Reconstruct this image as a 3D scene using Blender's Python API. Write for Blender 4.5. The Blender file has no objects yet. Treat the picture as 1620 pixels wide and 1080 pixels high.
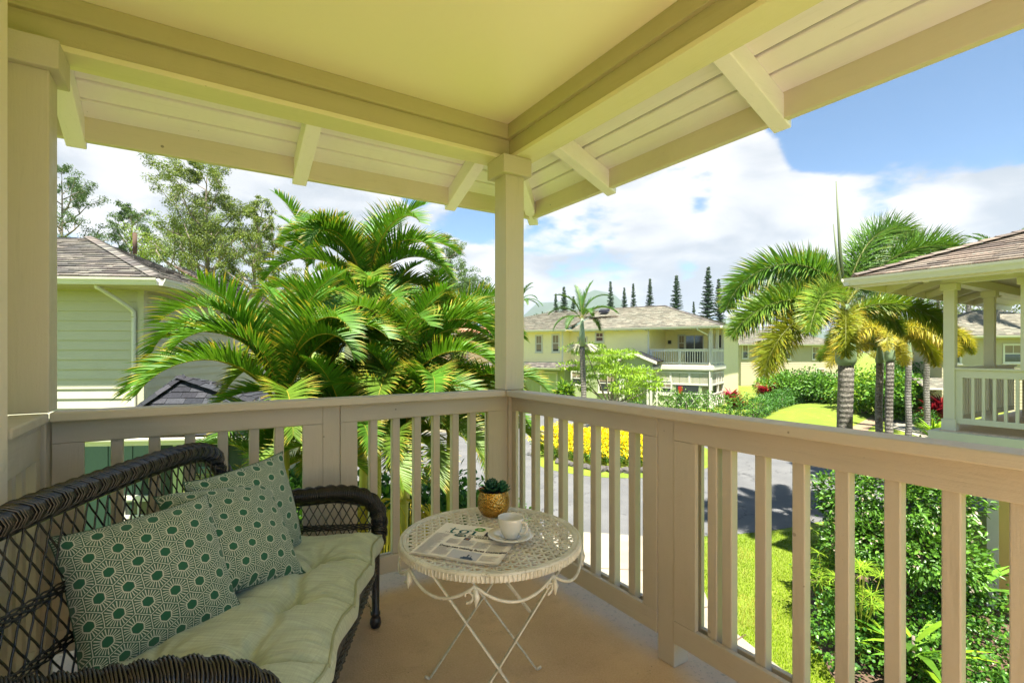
import bpy, bmesh, math, random
import numpy as np
from mathutils import Vector, Matrix

rng = random.Random(11)
nrng = np.random.default_rng(11)
R_ = math.radians
PI = math.pi
SC = bpy.context.scene
COL = SC.collection

# ------------------------------------------------------------------ camera
CAM = Vector((-1.5808, -2.5484, 1.305))
YAW = 0.5677
FW = Vector((math.sin(YAW), math.cos(YAW), 0.0))      # viewing direction
RT = Vector((math.cos(YAW), -math.sin(YAW), 0.0))     # to the right
cam = bpy.data.cameras.new("camera")
cam.sensor_width = 36.0
cam.lens = 785.16 / 1620 * 36
cam.shift_y = 15.81 / 1620
cam.clip_start = 0.05
cam.clip_end = 20000
camo = bpy.data.objects.new("camera", cam)
camo.location = CAM
camo.rotation_euler = (PI / 2, 0, -YAW)
COL.objects.link(camo)
SC.camera = camo

# ------------------------------------------------------------------ sky, sun, exposure
SUN_TO = Vector((-0.46, -0.89, 0.0)).normalized()     # horizontal direction towards the sun
SUN_EL = R_(69)
world = bpy.data.worlds.new("World")
SC.world = world
world.use_nodes = True
nt = world.node_tree
for n in list(nt.nodes):
    nt.nodes.remove(n)


class NT:
    """small helper to write node maths"""
    def __init__(self, tree):
        self.t = tree

    def node(self, typ, **kw):
        n = self.t.nodes.new(typ)
        for k, v in kw.items():
            setattr(n, k, v)
        return n

    def put(self, sock, v):
        if hasattr(v, "is_linked") or hasattr(v, "links"):
            self.t.links.new(v, sock)
        else:
            sock.default_value = v

    def m(self, op, a, b=None, c=None, clamp=False):
        n = self.node("ShaderNodeMath", operation=op, use_clamp=clamp)
        self.put(n.inputs[0], a)
        if b is not None:
            self.put(n.inputs[1], b)
        if c is not None:
            self.put(n.inputs[2], c)
        return n.outputs[0]

    def vm(self, op, a, b=None, s=None, out=0):
        n = self.node("ShaderNodeVectorMath", operation=op)
        self.put(n.inputs[0], a)
        if b is not None:
            self.put(n.inputs[1], b)
        if s is not None:
            self.put(n.inputs["Scale"], s)
        return n.outputs[out]

    def sep(self, v):
        n = self.node("ShaderNodeSeparateXYZ")
        self.put(n.inputs[0], v)
        return n.outputs

    def comb(self, x, y, z):
        n = self.node("ShaderNodeCombineXYZ")
        for i, v in enumerate((x, y, z)):
            self.put(n.inputs[i], v)
        return n.outputs[0]

    def noise(self, vec, scale, detail=4, rough=0.5, dist=0.0, out="Fac"):
        n = self.node("ShaderNodeTexNoise")
        self.put(n.inputs["Vector"], vec)
        n.inputs["Scale"].default_value = scale
        n.inputs["Detail"].default_value = detail
        n.inputs["Roughness"].default_value = rough
        n.inputs["Distortion"].default_value = dist
        return n.outputs[out]

    def ss(self, v, lo, hi, a=0.0, b=1.0):
        n = self.node("ShaderNodeMapRange", interpolation_type="SMOOTHSTEP")
        self.put(n.inputs["Value"], v)
        for k, x in (("From Min", lo), ("From Max", hi), ("To Min", a), ("To Max", b)):
            self.put(n.inputs[k], x)
        return n.outputs["Result"]

    def mix(self, f, a, b, blend="MIX"):
        n = self.node("ShaderNodeMix", data_type="RGBA", blend_type=blend)
        self.put(n.inputs[0], f)
        self.put(n.inputs[6], a)
        self.put(n.inputs[7], b)
        return n.outputs[2]


W = NT(nt)
SKY_STRENGTH = 0.05
sky = W.node("ShaderNodeTexSky", sky_type="NISHITA")
sky.sun_disc = False
sky.sun_elevation = SUN_EL
sky.sun_rotation = math.atan2(SUN_TO.x, SUN_TO.y)
sky.altitude = 1200
sky.air_density = 0.6
sky.dust_density = 0.25
sky.ozone_density = 1.6
tc = W.node("ShaderNodeTexCoord")
d = W.vm("NORMALIZE", tc.outputs["Generated"])
dx, dy, dz = W.sep(d)
# a cloud deck: directions projected onto a curved layer so that clouds shrink towards the horizon
den = W.m("ADD", W.m("MAXIMUM", dz, 0.0), 0.30)
cv = W.comb(W.m("DIVIDE", dx, den), W.m("DIVIDE", dy, den), W.m("MULTIPLY", dz, 2.6))
big = W.noise(W.vm("ADD", cv, (3.1, 7.7, 1.3)), 1.15, 11, 0.58, 0.12)
fine = W.noise(W.vm("ADD", cv, (9.0, 2.0, 5.0)), 5.5, 8, 0.62, 0.1)
CLOUD_SPOTS = [  # (photo bearing in degrees right of the view axis, elevation, radius, weight)
    (-38, 18, 20, 0.15), (-24, 14, 9, 0.08), (-10, 12, 6, 0.10), (14, 8, 14, 0.13), (36, 10, 11, 0.14),
    (28, 12, 6, 0.08), (45, 11, 6, 0.08), (26, 19.5, 2.6, 0.12), (-14, 17.5, 3.5, -0.10), (20, 17.8, 3.5, -0.10), (41, 26, 13, -0.20), (-4, 14.5, 2.5, -0.10), (-9, 16, 3.0, -0.10), (17, 13, 3.0, 0.08), (33, 22, 5, -0.10), (-20, 16, 3, 0.10)]
cov = W.m("ADD", W.m("MULTIPLY", big, 0.80), W.m("MULTIPLY", fine, 0.20))
cov = W.m("ADD", cov, W.ss(dz, 0.02, 0.62, 0.035, -0.075))
for bear, el, rad, wt in CLOUD_SPOTS:
    v = (FW * math.cos(R_(bear)) + RT * math.sin(R_(bear))) * math.cos(R_(el)) + Vector((0, 0, math.sin(R_(el))))
    dt = W.vm("DOT_PRODUCT", d, tuple(v), out=1)
    g = W.ss(dt, math.cos(R_(rad * 1.5)), math.cos(R_(rad * 0.35)), 0.0, wt)
    cov = W.m("ADD", cov, g)
mask = W.ss(cov, 0.50, 0.572)
# light and grey inside the clouds
soft = W.noise(W.vm("ADD", cv, (1.0, 1.2, 8.0)), 2.2, 6, 0.55, 0.3)
lum = W.ss(soft, 0.36, 0.60, 0.15, 1.0)
thick = W.ss(cov, 0.56, 0.80, 1.08, 0.80)
lum = W.m("MULTIPLY", lum, thick)
CLOUD = 0.178
ccol = W.mix(lum, (0.50 * CLOUD, 0.57 * CLOUD, 0.64 * CLOUD, 1), (1.0 * CLOUD, 1.0 * CLOUD, 1.0 * CLOUD, 1))
skyc = W.vm("MULTIPLY", W.vm("SCALE", sky.outputs[0], s=SKY_STRENGTH), (0.80, 1.02, 0.98))
low = W.ss(dz, -0.02, 0.0)
allc = W.mix(mask, skyc, ccol)
bg = W.node("ShaderNodeBackground")
nt.links.new(allc, bg.inputs["Color"])
bg.inputs["Strength"].default_value = 1.0
wo = W.node("ShaderNodeOutputWorld")
nt.links.new(bg.outputs[0], wo.inputs["Surface"])

sun = bpy.data.lights.new("sun", "SUN")
sun.energy = 3.2
sun.angle = R_(0.9)
sun.color = (1.0, 0.95, 0.86)
suno = bpy.data.objects.new("sun", sun)
sd = SUN_TO * math.cos(SUN_EL) + Vector((0, 0, math.sin(SUN_EL)))
suno.rotation_euler = sd.to_track_quat("Z", "Y").to_euler()
suno.location = (-30, -30, 60)
COL.objects.link(suno)

SC.view_settings.view_transform = "Standard"
SC.view_settings.look = "None"
SC.view_settings.gamma = 1
SC.view_settings.use_curve_mapping = False
SC.view_settings.exposure = 2.55
SC.render.engine = "CYCLES"
SC.cycles.use_denoising = True
SC.cycles.max_bounces = 10
SC.cycles.diffuse_bounces = 6
SC.cycles.glossy_bounces = 4
SC.cycles.transmission_bounces = 6
SC.cycles.caustics_reflective = False
SC.cycles.caustics_refractive = False
SC.cycles.sample_clamp_indirect = 6

# ------------------------------------------------------------------ where things stand
PXF = 785.16


def at(px, dep, z=0.0):
    """the point at a bearing (photo column) and a distance along the view axis"""
    p = CAM + FW * dep + RT * (dep * (px - 810) / PXF)
    return Vector((p.x, p.y, z))


def hz(py, dep):
    """height of something seen at photo row py at that distance"""
    return CAM.z - (py - 555.81) * dep / PXF


def ground_dep(dep):
    if dep < 12:
        return -2.9
    if dep < 32:
        return -2.9 + 0.6 * (dep - 12) / 20
    return -2.3


def ground(p):
    return ground_dep((p - CAM).dot(FW))


def gp(px, py):
    """ground point under a photo pixel"""
    lo, hi = 2.0, 400.0
    for _ in range(60):
        mid = (lo + hi) / 2
        if hz(py, mid) > ground_dep(mid):
            lo = mid
        else:
            hi = mid
    p = at(px, lo, 0)
    p.z = ground_dep(lo)
    return p


def on_ground(px, dep):
    return at(px, dep, ground_dep(dep))


# ------------------------------------------------------------------ object helpers
MWD = {}


def thing(name, label, cat, loc=(0, 0, 0), rotz=0.0, group=None, parent=None):
    o = bpy.data.objects.new(name, None)
    o.empty_display_size = 0.2
    COL.objects.link(o)
    o.location = loc
    o.rotation_euler = (0, 0, rotz)
    MWD[o.name] = Matrix.Translation(Vector(loc)) @ Matrix.Rotation(rotz, 4, "Z")
    tag(o, label, cat, group)
    return o


def tag(o, label=None, cat=None, group=None, kind=None):
    if label:
        o["label"] = label
    if cat:
        o["category"] = cat
    if group:
        o["group"] = group
    if kind:
        o["kind"] = kind
    return o


def link(name, me, parent=None, loc=(0, 0, 0), rot=(0, 0, 0), scale=None):
    """an object at a world location under a parent"""
    o = bpy.data.objects.new(name, me)
    COL.objects.link(o)
    m = Matrix.Translation(Vector(loc))
    if parent is not None:
        o.parent = parent
        inv = MWD[parent.name].inverted()
        o.location = inv @ Vector(loc)
        rz = MWD[parent.name].to_euler().z
        o.rotation_euler = (rot[0], rot[1], rot[2] - rz)
    else:
        o.location = loc
        o.rotation_euler = rot
    MWD[o.name] = Matrix.Translation(Vector(loc)) @ Matrix.Rotation(rot[2], 4, "Z")
    if scale:
        o.scale = scale
    return o


class MB:
    def __init__(self):
        self.v, self.f, self.mi, self.uv, self.c = [], [], [], {}, []
        self.cur = 0
        self.col = None

    def add(self, vs, fs):
        b = len(self.v)
        self.v += [tuple(x) for x in vs]
        if self.col is not None or self.c:
            while len(self.c) < b:
                self.c.append((1, 1, 1))
            self.c += [self.col or (1, 1, 1)] * len(vs)
        for f in fs:
            self.f.append(tuple(b + i for i in f))
            self.mi.append(self.cur)
        return b

    def box(self, x0, x1, y0, y1, z0, z1):
        x0, x1 = min(x0, x1), max(x0, x1)
        y0, y1 = min(y0, y1), max(y0, y1)
        z0, z1 = min(z0, z1), max(z0, z1)
        self.add([(x0, y0, z0), (x1, y0, z0), (x1, y1, z0), (x0, y1, z0), (x0, y0, z1), (x1, y0, z1), (x1, y1, z1), (x0, y1, z1)],
                 [(3, 2, 1, 0), (4, 5, 6, 7), (0, 1, 5, 4), (1, 2, 6, 5), (2, 3, 7, 6), (3, 0, 4, 7)])
        return self

    def hexa(self, p):
        """8 points: bottom ring then top ring"""
        self.add(p, [(3, 2, 1, 0), (4, 5, 6, 7), (0, 1, 5, 4), (1, 2, 6, 5), (2, 3, 7, 6), (3, 0, 4, 7)])
        return self

    def obox(self, o, a, b, c, la, lb, lc):
        """box from corner o along unit vectors a,b,c"""
        o = Vector(o)
        A, B, Cc = Vector(a) * la, Vector(b) * lb, Vector(c) * lc
        self.hexa([o, o + A, o + A + B, o + B, o + Cc, o + A + Cc, o + A + B + Cc, o + B + Cc])
        return self

    def bar(self, p, q, w, h, up=(0, 0, 1)):
        """straight bar of w x h from p to q"""
        p, q = Vector(p), Vector(q)
        t = (q - p).normalized()
        u = Vector(up)
        s = t.cross(u).normalized()
        u = s.cross(t).normalized()
        self.hexa([p - s * w / 2 - u * h / 2, p + s * w / 2 - u * h / 2, q + s * w / 2 - u * h / 2, q - s * w / 2 - u * h / 2,
                   p - s * w / 2 + u * h / 2, p + s * w / 2 + u * h / 2, q + s * w / 2 + u * h / 2, q - s * w / 2 + u * h / 2])
        return self

    def poly(self, pts):
        self.add(pts, [tuple(range(len(pts)))])
        return self

    def prism(self, pts, vec):
        n = len(pts)
        vec = Vector(vec)
        a = [Vector(p) for p in pts]
        fs = [tuple(range(n))[::-1], tuple(range(n, 2 * n))]
        for i in range(n):
            j = (i + 1) % n
            fs.append((i, j, n + j, n + i))
        self.add(a + [p + vec for p in a], fs)
        return self

    def tube(self, pts, r, n=8, cap=True, closed=False, twist=0.0, squash=1.0):
        pts = [Vector(p) for p in pts]
        m = len(pts)
        rs = r if isinstance(r, (list, tuple)) else [r] * m
        vs, fs = [], []
        up = None
        for i in range(m):
            if closed:
                t = pts[(i + 1) % m] - pts[(i - 1) % m]
            else:
                t = pts[min(i + 1, m - 1)] - pts[max(i - 1, 0)]
            if t.length < 1e-9:
                t = Vector((0, 0, 1))
            t.normalize()
            if up is None:
                up = Vector((0, 0, 1)) if abs(t.z) < 0.9 else Vector((1, 0, 0))
            s = t.cross(up)
            if s.length < 1e-6:
                s = t.orthogonal()
            s.normalize()
            up = s.cross(t).normalized()
            for k in range(n):
                a = 2 * PI * k / n + twist * i
                vs.append(pts[i] + (s * math.cos(a) + up * math.sin(a) * squash) * rs[i])
        for i in range(m if closed else m - 1):
            j = (i + 1) % m
            for k in range(n):
                k2 = (k + 1) % n
                fs.append((i * n + k, i * n + k2, j * n + k2, j * n + k))
        if cap and not closed:
            fs.append(tuple(range(n))[::-1])
            fs.append(tuple((m - 1) * n + k for k in range(n)))
        self.add(vs, fs)
        return self

    def lathe(self, prof, n=24, o=(0, 0, 0), cap_bottom=True, cap_top=False):
        o = Vector(o)
        vs, fs = [], []
        for r, z in prof:
            for k in range(n):
                a = 2 * PI * k / n
                vs.append(o + Vector((r * math.cos(a), r * math.sin(a), z)))
        for i in range(len(prof) - 1):
            for k in range(n):
                k2 = (k + 1) % n
                fs.append((i * n + k, i * n + k2, (i + 1) * n + k2, (i + 1) * n + k))
        if cap_bottom:
            fs.append(tuple(range(n))[::-1])
        if cap_top:
            fs.append(tuple((len(prof) - 1) * n + k for k in range(n)))
        self.add(vs, fs)
        return self

    def mesh(self, name, mats, smooth=False):
        me = bpy.data.meshes.new(name)
        me.from_pydata(self.v, [], self.f)
        for m_ in (mats if isinstance(mats, (list, tuple)) else [mats]):
            me.materials.append(m_)
        if any(self.mi):
            me.polygons.foreach_set("material_index", self.mi)
        if self.c:
            while len(self.c) < len(self.v):
                self.c.append((1, 1, 1))
            ca = me.color_attributes.new("Col", "FLOAT_COLOR", "POINT")
            buf = np.ones((len(self.v), 4), dtype=np.float32)
            buf[:, :3] = np.array(self.c, dtype=np.float32)
            ca.data.foreach_set("color", buf.ravel())
        if smooth:
            me.polygons.foreach_set("use_smooth", [True] * len(me.polygons))
        me.update()
        return me

    def build(self, name, mats, parent=None, smooth=False, bevel=0.0, world=True, seg=2):
        if parent is not None and world:
            inv = MWD[parent.name].inverted()
            self.v = [tuple(inv @ Vector(p)) for p in self.v]
        me = self.mesh(name, mats, smooth)
        o = bpy.data.objects.new(name, me)
        COL.objects.link(o)
        if parent is not None:
            o.parent = parent
            MWD[o.name] = MWD[parent.name].copy()
        else:
            MWD[o.name] = Matrix.Identity(4)
        if bevel:
            md = o.modifiers.new("bevel", "BEVEL")
            md.width = bevel
            md.segments = seg
            md.limit_method = "ANGLE"
            md.angle_limit = R_(40)
        return o


def smooth_angle(o, deg=40):
    me = o.data
    me.polygons.foreach_set("use_smooth", [True] * len(me.polygons))
    try:
        me.set_sharp_from_angle(angle=R_(deg))
    except Exception:
        pass


def np_mesh(name, V, F4, mats, cols=None, smooth=False, mi=None):
    """mesh out of numpy arrays; F is an (n,3) or (n,4) array or a list of such arrays"""
    me = bpy.data.meshes.new(name)
    fl = F4 if isinstance(F4, list) else [F4]
    nl = sum(f.size for f in fl)
    npoly = sum(len(f) for f in fl)
    me.vertices.add(len(V))
    me.vertices.foreach_set("co", np.asarray(V, dtype=np.float32).ravel())
    me.loops.add(nl)
    me.loops.foreach_set("vertex_index", np.concatenate([f.ravel() for f in fl]).astype(np.int32))
    starts, s0 = [], 0
    for f in fl:
        k = f.shape[1]
        starts.append(s0 + np.arange(len(f)) * k)
        s0 += f.size
    me.polygons.add(npoly)
    me.polygons.foreach_set("loop_start", np.concatenate(starts).astype(np.int32))
    for m_ in (mats if isinstance(mats, (list, tuple)) else [mats]):
        me.materials.append(m_)
    if mi is not None:
        me.polygons.foreach_set("material_index", np.asarray(mi, dtype=np.int32))
    me.update(calc_edges=True)
    if cols is not None:
        ca = me.color_attributes.new("Col", "FLOAT_COLOR", "POINT")
        buf = np.ones((len(V), 4), dtype=np.float32)
        buf[:, :3] = cols
        ca.data.foreach_set("color", buf.ravel())
    if smooth:
        me.polygons.foreach_set("use_smooth", [True] * npoly)
    me.validate()
    return me


def jitter_col(c, k, r=None):
    r = r or rng
    f = 1 + r.uniform(-k, k)
    return (c[0] * f * (1 + r.uniform(-k, k) * .5), c[1] * f, c[2] * f)


# ------------------------------------------------------------------ materials


def new_mat(name):
    m = bpy.data.materials.new(name)
    m.use_nodes = True
    t = m.node_tree
    for n in list(t.nodes):
        t.nodes.remove(n)
    N = NT(t)
    out = N.node("ShaderNodeOutputMaterial")
    b = N.node("ShaderNodeBsdfPrincipled")
    t.links.new(b.outputs[0], out.inputs["Surface"])
    return m, N, b, out


def bump(N, b, h, strength=0.3, dist=0.01):
    n = N.node("ShaderNodeBump")
    n.inputs["Strength"].default_value = strength
    n.inputs["Distance"].default_value = dist
    N.put(n.inputs["Height"], h)
    N.t.links.new(n.outputs[0], b.inputs["Normal"])


def rgb(c, k=1.0):
    return (c[0] * k, c[1] * k, c[2] * k, 1)


def paint(name, c, rough=0.55, var=0.10, scale=3.0, grain=None, gs=0.25, specks=0.0, spec=0.4, dirt=0.0):
    """painted surface: slow mottling, brush or wood grain along an axis, a few specks and dirt"""
    m, N, b, _ = new_mat(name)
    tcn = N.node("ShaderNodeTexCoord")
    P = N.node("ShaderNodeNewGeometry").outputs["Position"]
    n1 = N.noise(P, scale, 5, 0.6)
    col = N.mix(n1, rgb(c, 1 - var), rgb(c, 1 + var))
    if dirt:
        n2 = N.noise(P, 1.3, 6, 0.65)
        col = N.mix(N.ss(n2, 0.52, 0.75, 0, dirt), col, rgb((c[0] * .55, c[1] * .5, c[2] * .42)))
    if specks:
        v = N.node("ShaderNodeTexVoronoi")
        N.put(v.inputs["Vector"], P)
        v.inputs["Scale"].default_value = 16
        thr = N.noise(P, 7, 2, 0.5)
        sp = N.ss(N.m("SUBTRACT", v.outputs["Distance"], N.m("MULTIPLY", N.ss(thr, .56, .75), 0.12)), 0.0, 0.035, specks, 0)
        col = N.mix(sp, col, rgb(c, 0.35))
    N.put(b.inputs["Base Color"], col)
    rr = N.ss(N.noise(P, 20, 3), 0.3, 0.7, rough - 0.08, rough + 0.08)
    N.put(b.inputs["Roughness"], rr)
    b.inputs["Specular IOR Level"].default_value = spec
    g = grain or (1, 1, 1)
    gv = N.vm("MULTIPLY", P, g)
    h = N.noise(gv, 26, 5, 0.65, 0.6)
    if grain:
        st = N.noise(gv, 48, 6, 0.7, 0.8)
        col = N.mix(N.ss(st, 0.30, 0.46, 0.16, 0.0), col, rgb(c, 0.60))
        col = N.mix(N.ss(N.noise(P, 2.3, 5, 0.7), 0.56, 0.74, 0, 0.20), col, rgb((c[0] * .72, c[1] * .68, c[2] * .62)))
        N.put(b.inputs['Base Color'], col)
    h2 = N.noise(P, 160, 2, 0.5)
    bump(N, b, N.m("ADD", h, N.m("MULTIPLY", h2, 0.25)), gs, 0.006)
    return m


def flat(name, c, rough=0.5, metal=0.0, spec=0.5, var=0.06, scale=8, bs=0.0, bscale=60):
    m, N, b, _ = new_mat(name)
    P = N.node("ShaderNodeNewGeometry").outputs["Position"]
    n1 = N.noise(P, scale, 4, 0.6)
    N.put(b.inputs["Base Color"], N.mix(n1, rgb(c, 1 - var), rgb(c, 1 + var)))
    b.inputs["Roughness"].default_value = rough
    b.inputs["Metallic"].default_value = metal
    b.inputs["Specular IOR Level"].default_value = spec
    if bs:
        bump(N, b, N.noise(P, bscale, 4, 0.6), bs, 0.01)
    return m


def attr_mat(name, rough=0.6, spec=0.3, var=0.12, scale=20, bs=0.0, bscale=60, transl=0.0, tint=(1, 1, 1)):
    """colour out of the mesh's own 'Col' attribute (each piece's own colour); leaves let light through"""
    m, N, b, out = new_mat(name)
    a = N.node("ShaderNodeAttribute", attribute_name="Col")
    P = N.node("ShaderNodeNewGeometry").outputs["Position"]
    n1 = N.noise(P, scale, 3, 0.6)
    k = N.ss(n1, 0.25, 0.75, 1 - var, 1 + var)
    oi = N.node("ShaderNodeObjectInfo")
    k = N.m("MULTIPLY", k, N.ss(oi.outputs["Random"], 0, 1, 0.9, 1.12))
    col = N.vm("SCALE", a.outputs["Color"], s=k)
    N.put(b.inputs["Base Color"], col)
    b.inputs["Roughness"].default_value = rough
    b.inputs["Specular IOR Level"].default_value = spec
    if bs:
        bump(N, b, N.noise(P, bscale, 4, 0.6), bs, 0.01)
    if transl:
        tr = N.node("ShaderNodeBsdfTranslucent")
        N.put(tr.inputs["Color"], N.vm("MULTIPLY", col, (1.25, 1.15, 0.55)))
        ms = N.node("ShaderNodeMixShader")
        ms.inputs[0].default_value = transl
        N.t.links.new(b.outputs[0], ms.inputs[1])
        N.t.links.new(tr.outputs[0], ms.inputs[2])
        N.t.links.new(ms.outputs[0], out.inputs["Surface"])
    return m


M = {}
TRIM = (0.53, 0.47, 0.375)
M["trim_x"] = paint("trim_paint_x", TRIM, 0.5, 0.05, 2.0, (0.06, 1, 1), 0.5, 0.8)
M["trim_y"] = paint("trim_paint_y", TRIM, 0.5, 0.05, 2.0, (1, 0.06, 1), 0.5, 0.8)
M["trim_z"] = paint("trim_paint_z", TRIM, 0.5, 0.05, 2.0, (1, 1, 0.06), 0.5, 0.6)
EAVE_LIT = (0.88, 0.83, 0.90)  # paler than the trim paint: bounce off the ground put into the colour
M["eave_x"] = paint("eave_paint_x", EAVE_LIT, 0.6, 0.06, 2.2, (0.05, 1, 1), 0.22, 0.75, dirt=0.10)
M["eave_y"] = paint("eave_paint_y", EAVE_LIT, 0.6, 0.06, 2.2, (1, 0.05, 1), 0.22, 0.75, dirt=0.10)
BEAM_SHADED = (0.46, 0.41, 0.22)  # trim paint darkened and yellowed: shade on the beam faces put into the colour
M["beam_x"] = paint("beam_paint_x", BEAM_SHADED, 0.55, 0.06, 2.0, (0.05, 1, 1), 0.45, 0.4)
M["beam_y"] = paint("beam_paint_y", BEAM_SHADED, 0.55, 0.06, 2.0, (1, 0.05, 1), 0.45, 0.4)
M["beam_bottom_x"] = paint("beam_soffit_paint_x", (0.74, 0.68, 0.44), 0.55, 0.06, 2.0, (0.05, 1, 1), 0.45, 0.5)  # undersides lightened: light from the ground put into the colour
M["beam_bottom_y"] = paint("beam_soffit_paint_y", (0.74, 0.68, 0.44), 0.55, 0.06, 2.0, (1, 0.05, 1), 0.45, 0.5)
M["fascia_x"] = paint("fascia_paint_x", (0.66, 0.59, 0.47), 0.6, 0.06, 2.2, (0.05, 1, 1), 0.25, 0.9, dirt=0.2)  # darker than the planks: shade on the inner face put into the colour
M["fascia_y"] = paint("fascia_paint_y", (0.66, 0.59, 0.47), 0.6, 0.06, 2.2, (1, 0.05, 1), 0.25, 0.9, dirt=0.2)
M["ceiling"] = paint("ceiling_paint", (0.90, 0.82, 0.60), 0.55, 0.04, 0.9, None, 0.10)
M["stucco"] = paint("wall_stucco", (0.78, 0.70, 0.56), 0.8, 0.06, 5, None, 0.8)
M["white"] = flat("white_trim", (0.60, 0.58, 0.49), 0.45, var=0.05)
M["cream"] = flat("cream_trim", (0.66, 0.61, 0.47), 0.5, var=0.05)


def floor_mat():
    m, N, b, _ = new_mat("floor_coating")
    P = N.node("ShaderNodeNewGeometry").outputs["Position"]
    n1 = N.noise(P, 1.6, 6, 0.62)
    n2 = N.noise(P, 130, 4, 0.75)
    n3 = N.noise(P, 7, 8, 0.72, 0.5)
    c = N.mix(N.ss(n1, 0.3, 0.7), (0.56, 0.375, 0.20, 1), (0.76, 0.54, 0.31, 1))
    c = N.mix(N.ss(n3, 0.50, 0.72, 0, 0.6), c, (0.45, 0.28, 0.14, 1))
    c = N.mix(N.ss(n2, 0.35, 0.7, 0, 0.5), c, (0.80, 0.60, 0.40, 1))
    gv_ = N.node('ShaderNodeTexVoronoi')
    N.put(gv_.inputs['Vector'], P)
    gv_.inputs['Scale'].default_value = 55
    c = N.mix(N.m('MULTIPLY', N.ss(gv_.outputs['Distance'], 0.10, 0.22, 0.75, 0), N.ss(N.noise(P, 3, 4, .7), .50, .66)), c, (0.20, 0.13, 0.07, 1))
    x, y, z = N.sep(P)
    # paler, worn band and grime along the railing
    edge = N.m("MAXIMUM", x, y)
    wv = N.m("ADD", edge, N.m("MULTIPLY", N.noise(P, 6, 4), 0.10))
    c = N.mix(N.ss(wv, 0.05, 0.2, 0, 0.4), c, (0.66, 0.52, 0.42, 1))
    c = N.mix(N.m("MULTIPLY", N.ss(wv, 0.05, 0.2), N.ss(N.noise(P, 34, 5, .75), .54, .68, 0, .45)), c, (0.10, 0.085, 0.075, 1))
    N.put(b.inputs["Base Color"], c)
    b.inputs["Roughness"].default_value = 0.62
    bump(N, b, N.m("ADD", n2, N.m("MULTIPLY", n3, 1.2)), 0.55, 0.01)
    return m


M["floor"] = floor_mat()
M["bounce_slab"] = flat("bounce_slab_surface", (0.42, 0.37, 0.30), 0.7)  # surface of the added slab that bounces sunlight


def ground_mats():
    # lawn soil under the blades
    m, N, b, _ = new_mat("lawn_ground")
    P = N.node("ShaderNodeNewGeometry").outputs["Position"]
    n1 = N.noise(P, 0.35, 5, 0.6)
    n2 = N.noise(P, 30, 5, 0.7)
    n3 = N.noise(P, 2.2, 5, 0.65)
    c = N.mix(N.ss(n1, 0.3, 0.7), (0.16, 0.235, 0.008, 1), (0.235, 0.29, 0.012, 1))
    c = N.mix(N.ss(n2, 0.3, 0.75), N.mix(0.55, c, (0.05, 0.09, 0.01, 1)), c)
    c = N.mix(N.ss(n3, 0.56, 0.74, 0, 0.5), c, (0.36, 0.33, 0.07, 1))
    N.put(b.inputs["Base Color"], c)
    b.inputs["Roughness"].default_value = 0.9
    bump(N, b, n2, 0.8, 0.04)
    M["lawn"] = m
    m, N, b, _ = new_mat("asphalt")
    P = N.node("ShaderNodeNewGeometry").outputs["Position"]
    n1 = N.noise(P, 0.8, 6, 0.6)
    n2 = N.noise(P, 70, 4, 0.75)
    n3 = N.noise(P, 3.5, 6, 0.7)
    c = N.mix(N.ss(n1, 0.3, 0.7), (0.110, 0.112, 0.110, 1), (0.155, 0.156, 0.150, 1))
    c = N.mix(N.ss(n2, 0.3, 0.8), N.mix(0.4, c, (0.05, 0.05, 0.052, 1)), c)
    c = N.mix(N.ss(n3, 0.54, 0.76, 0, 0.6), c, (0.07, 0.068, 0.066, 1))
    vv = N.node("ShaderNodeTexVoronoi", feature="DISTANCE_TO_EDGE")
    N.put(vv.inputs["Vector"], N.vm("ADD", P, N.vm("SCALE", N.noise(P, 1.2, 5, 0.65, out="Color"), s=1.6)))
    vv.inputs["Scale"].default_value = 0.32
    c = N.mix(N.m("MULTIPLY", N.ss(vv.outputs["Distance"], 0.0, 0.012, 1, 0), N.ss(n1, 0.42, 0.55, 0, 0.8)), c, (0.03, 0.03, 0.03, 1))
    N.put(b.inputs["Base Color"], c)
    b.inputs["Roughness"].default_value = 0.85
    bump(N, b, n2, 0.6, 0.01)
    M["asphalt"] = m
    m, N, b, _ = new_mat("concrete")
    P = N.node("ShaderNodeNewGeometry").outputs["Position"]
    n1 = N.noise(P, 1.1, 6, 0.62)
    n2 = N.noise(P, 40, 4, 0.7)
    c = N.mix(N.ss(n1, 0.3, 0.7), (0.215, 0.195, 0.145, 1), (0.30, 0.275, 0.21, 1))
    c = N.mix(N.ss(n2, 0.5, 0.8, 0, 0.35), c, (0.25, 0.225, 0.18, 1))
    N.put(b.inputs["Base Color"], c)
    b.inputs["Roughness"].default_value = 0.85
    bump(N, b, n2, 0.3, 0.01)
    M["concrete"] = m
    M["soil"] = flat("garden_soil", (0.10, 0.062, 0.038), 0.95, var=0.5, scale=12, bs=1.0, bscale=20)
    M["dirt"] = flat("dirt_path", (0.24, 0.17, 0.10), 0.95, var=0.4, scale=9, bs=1.0, bscale=14)
    M["rock"] = flat("lava_rock", (0.085, 0.078, 0.072), 0.9, var=0.5, scale=14, bs=1.0, bscale=20)


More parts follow.
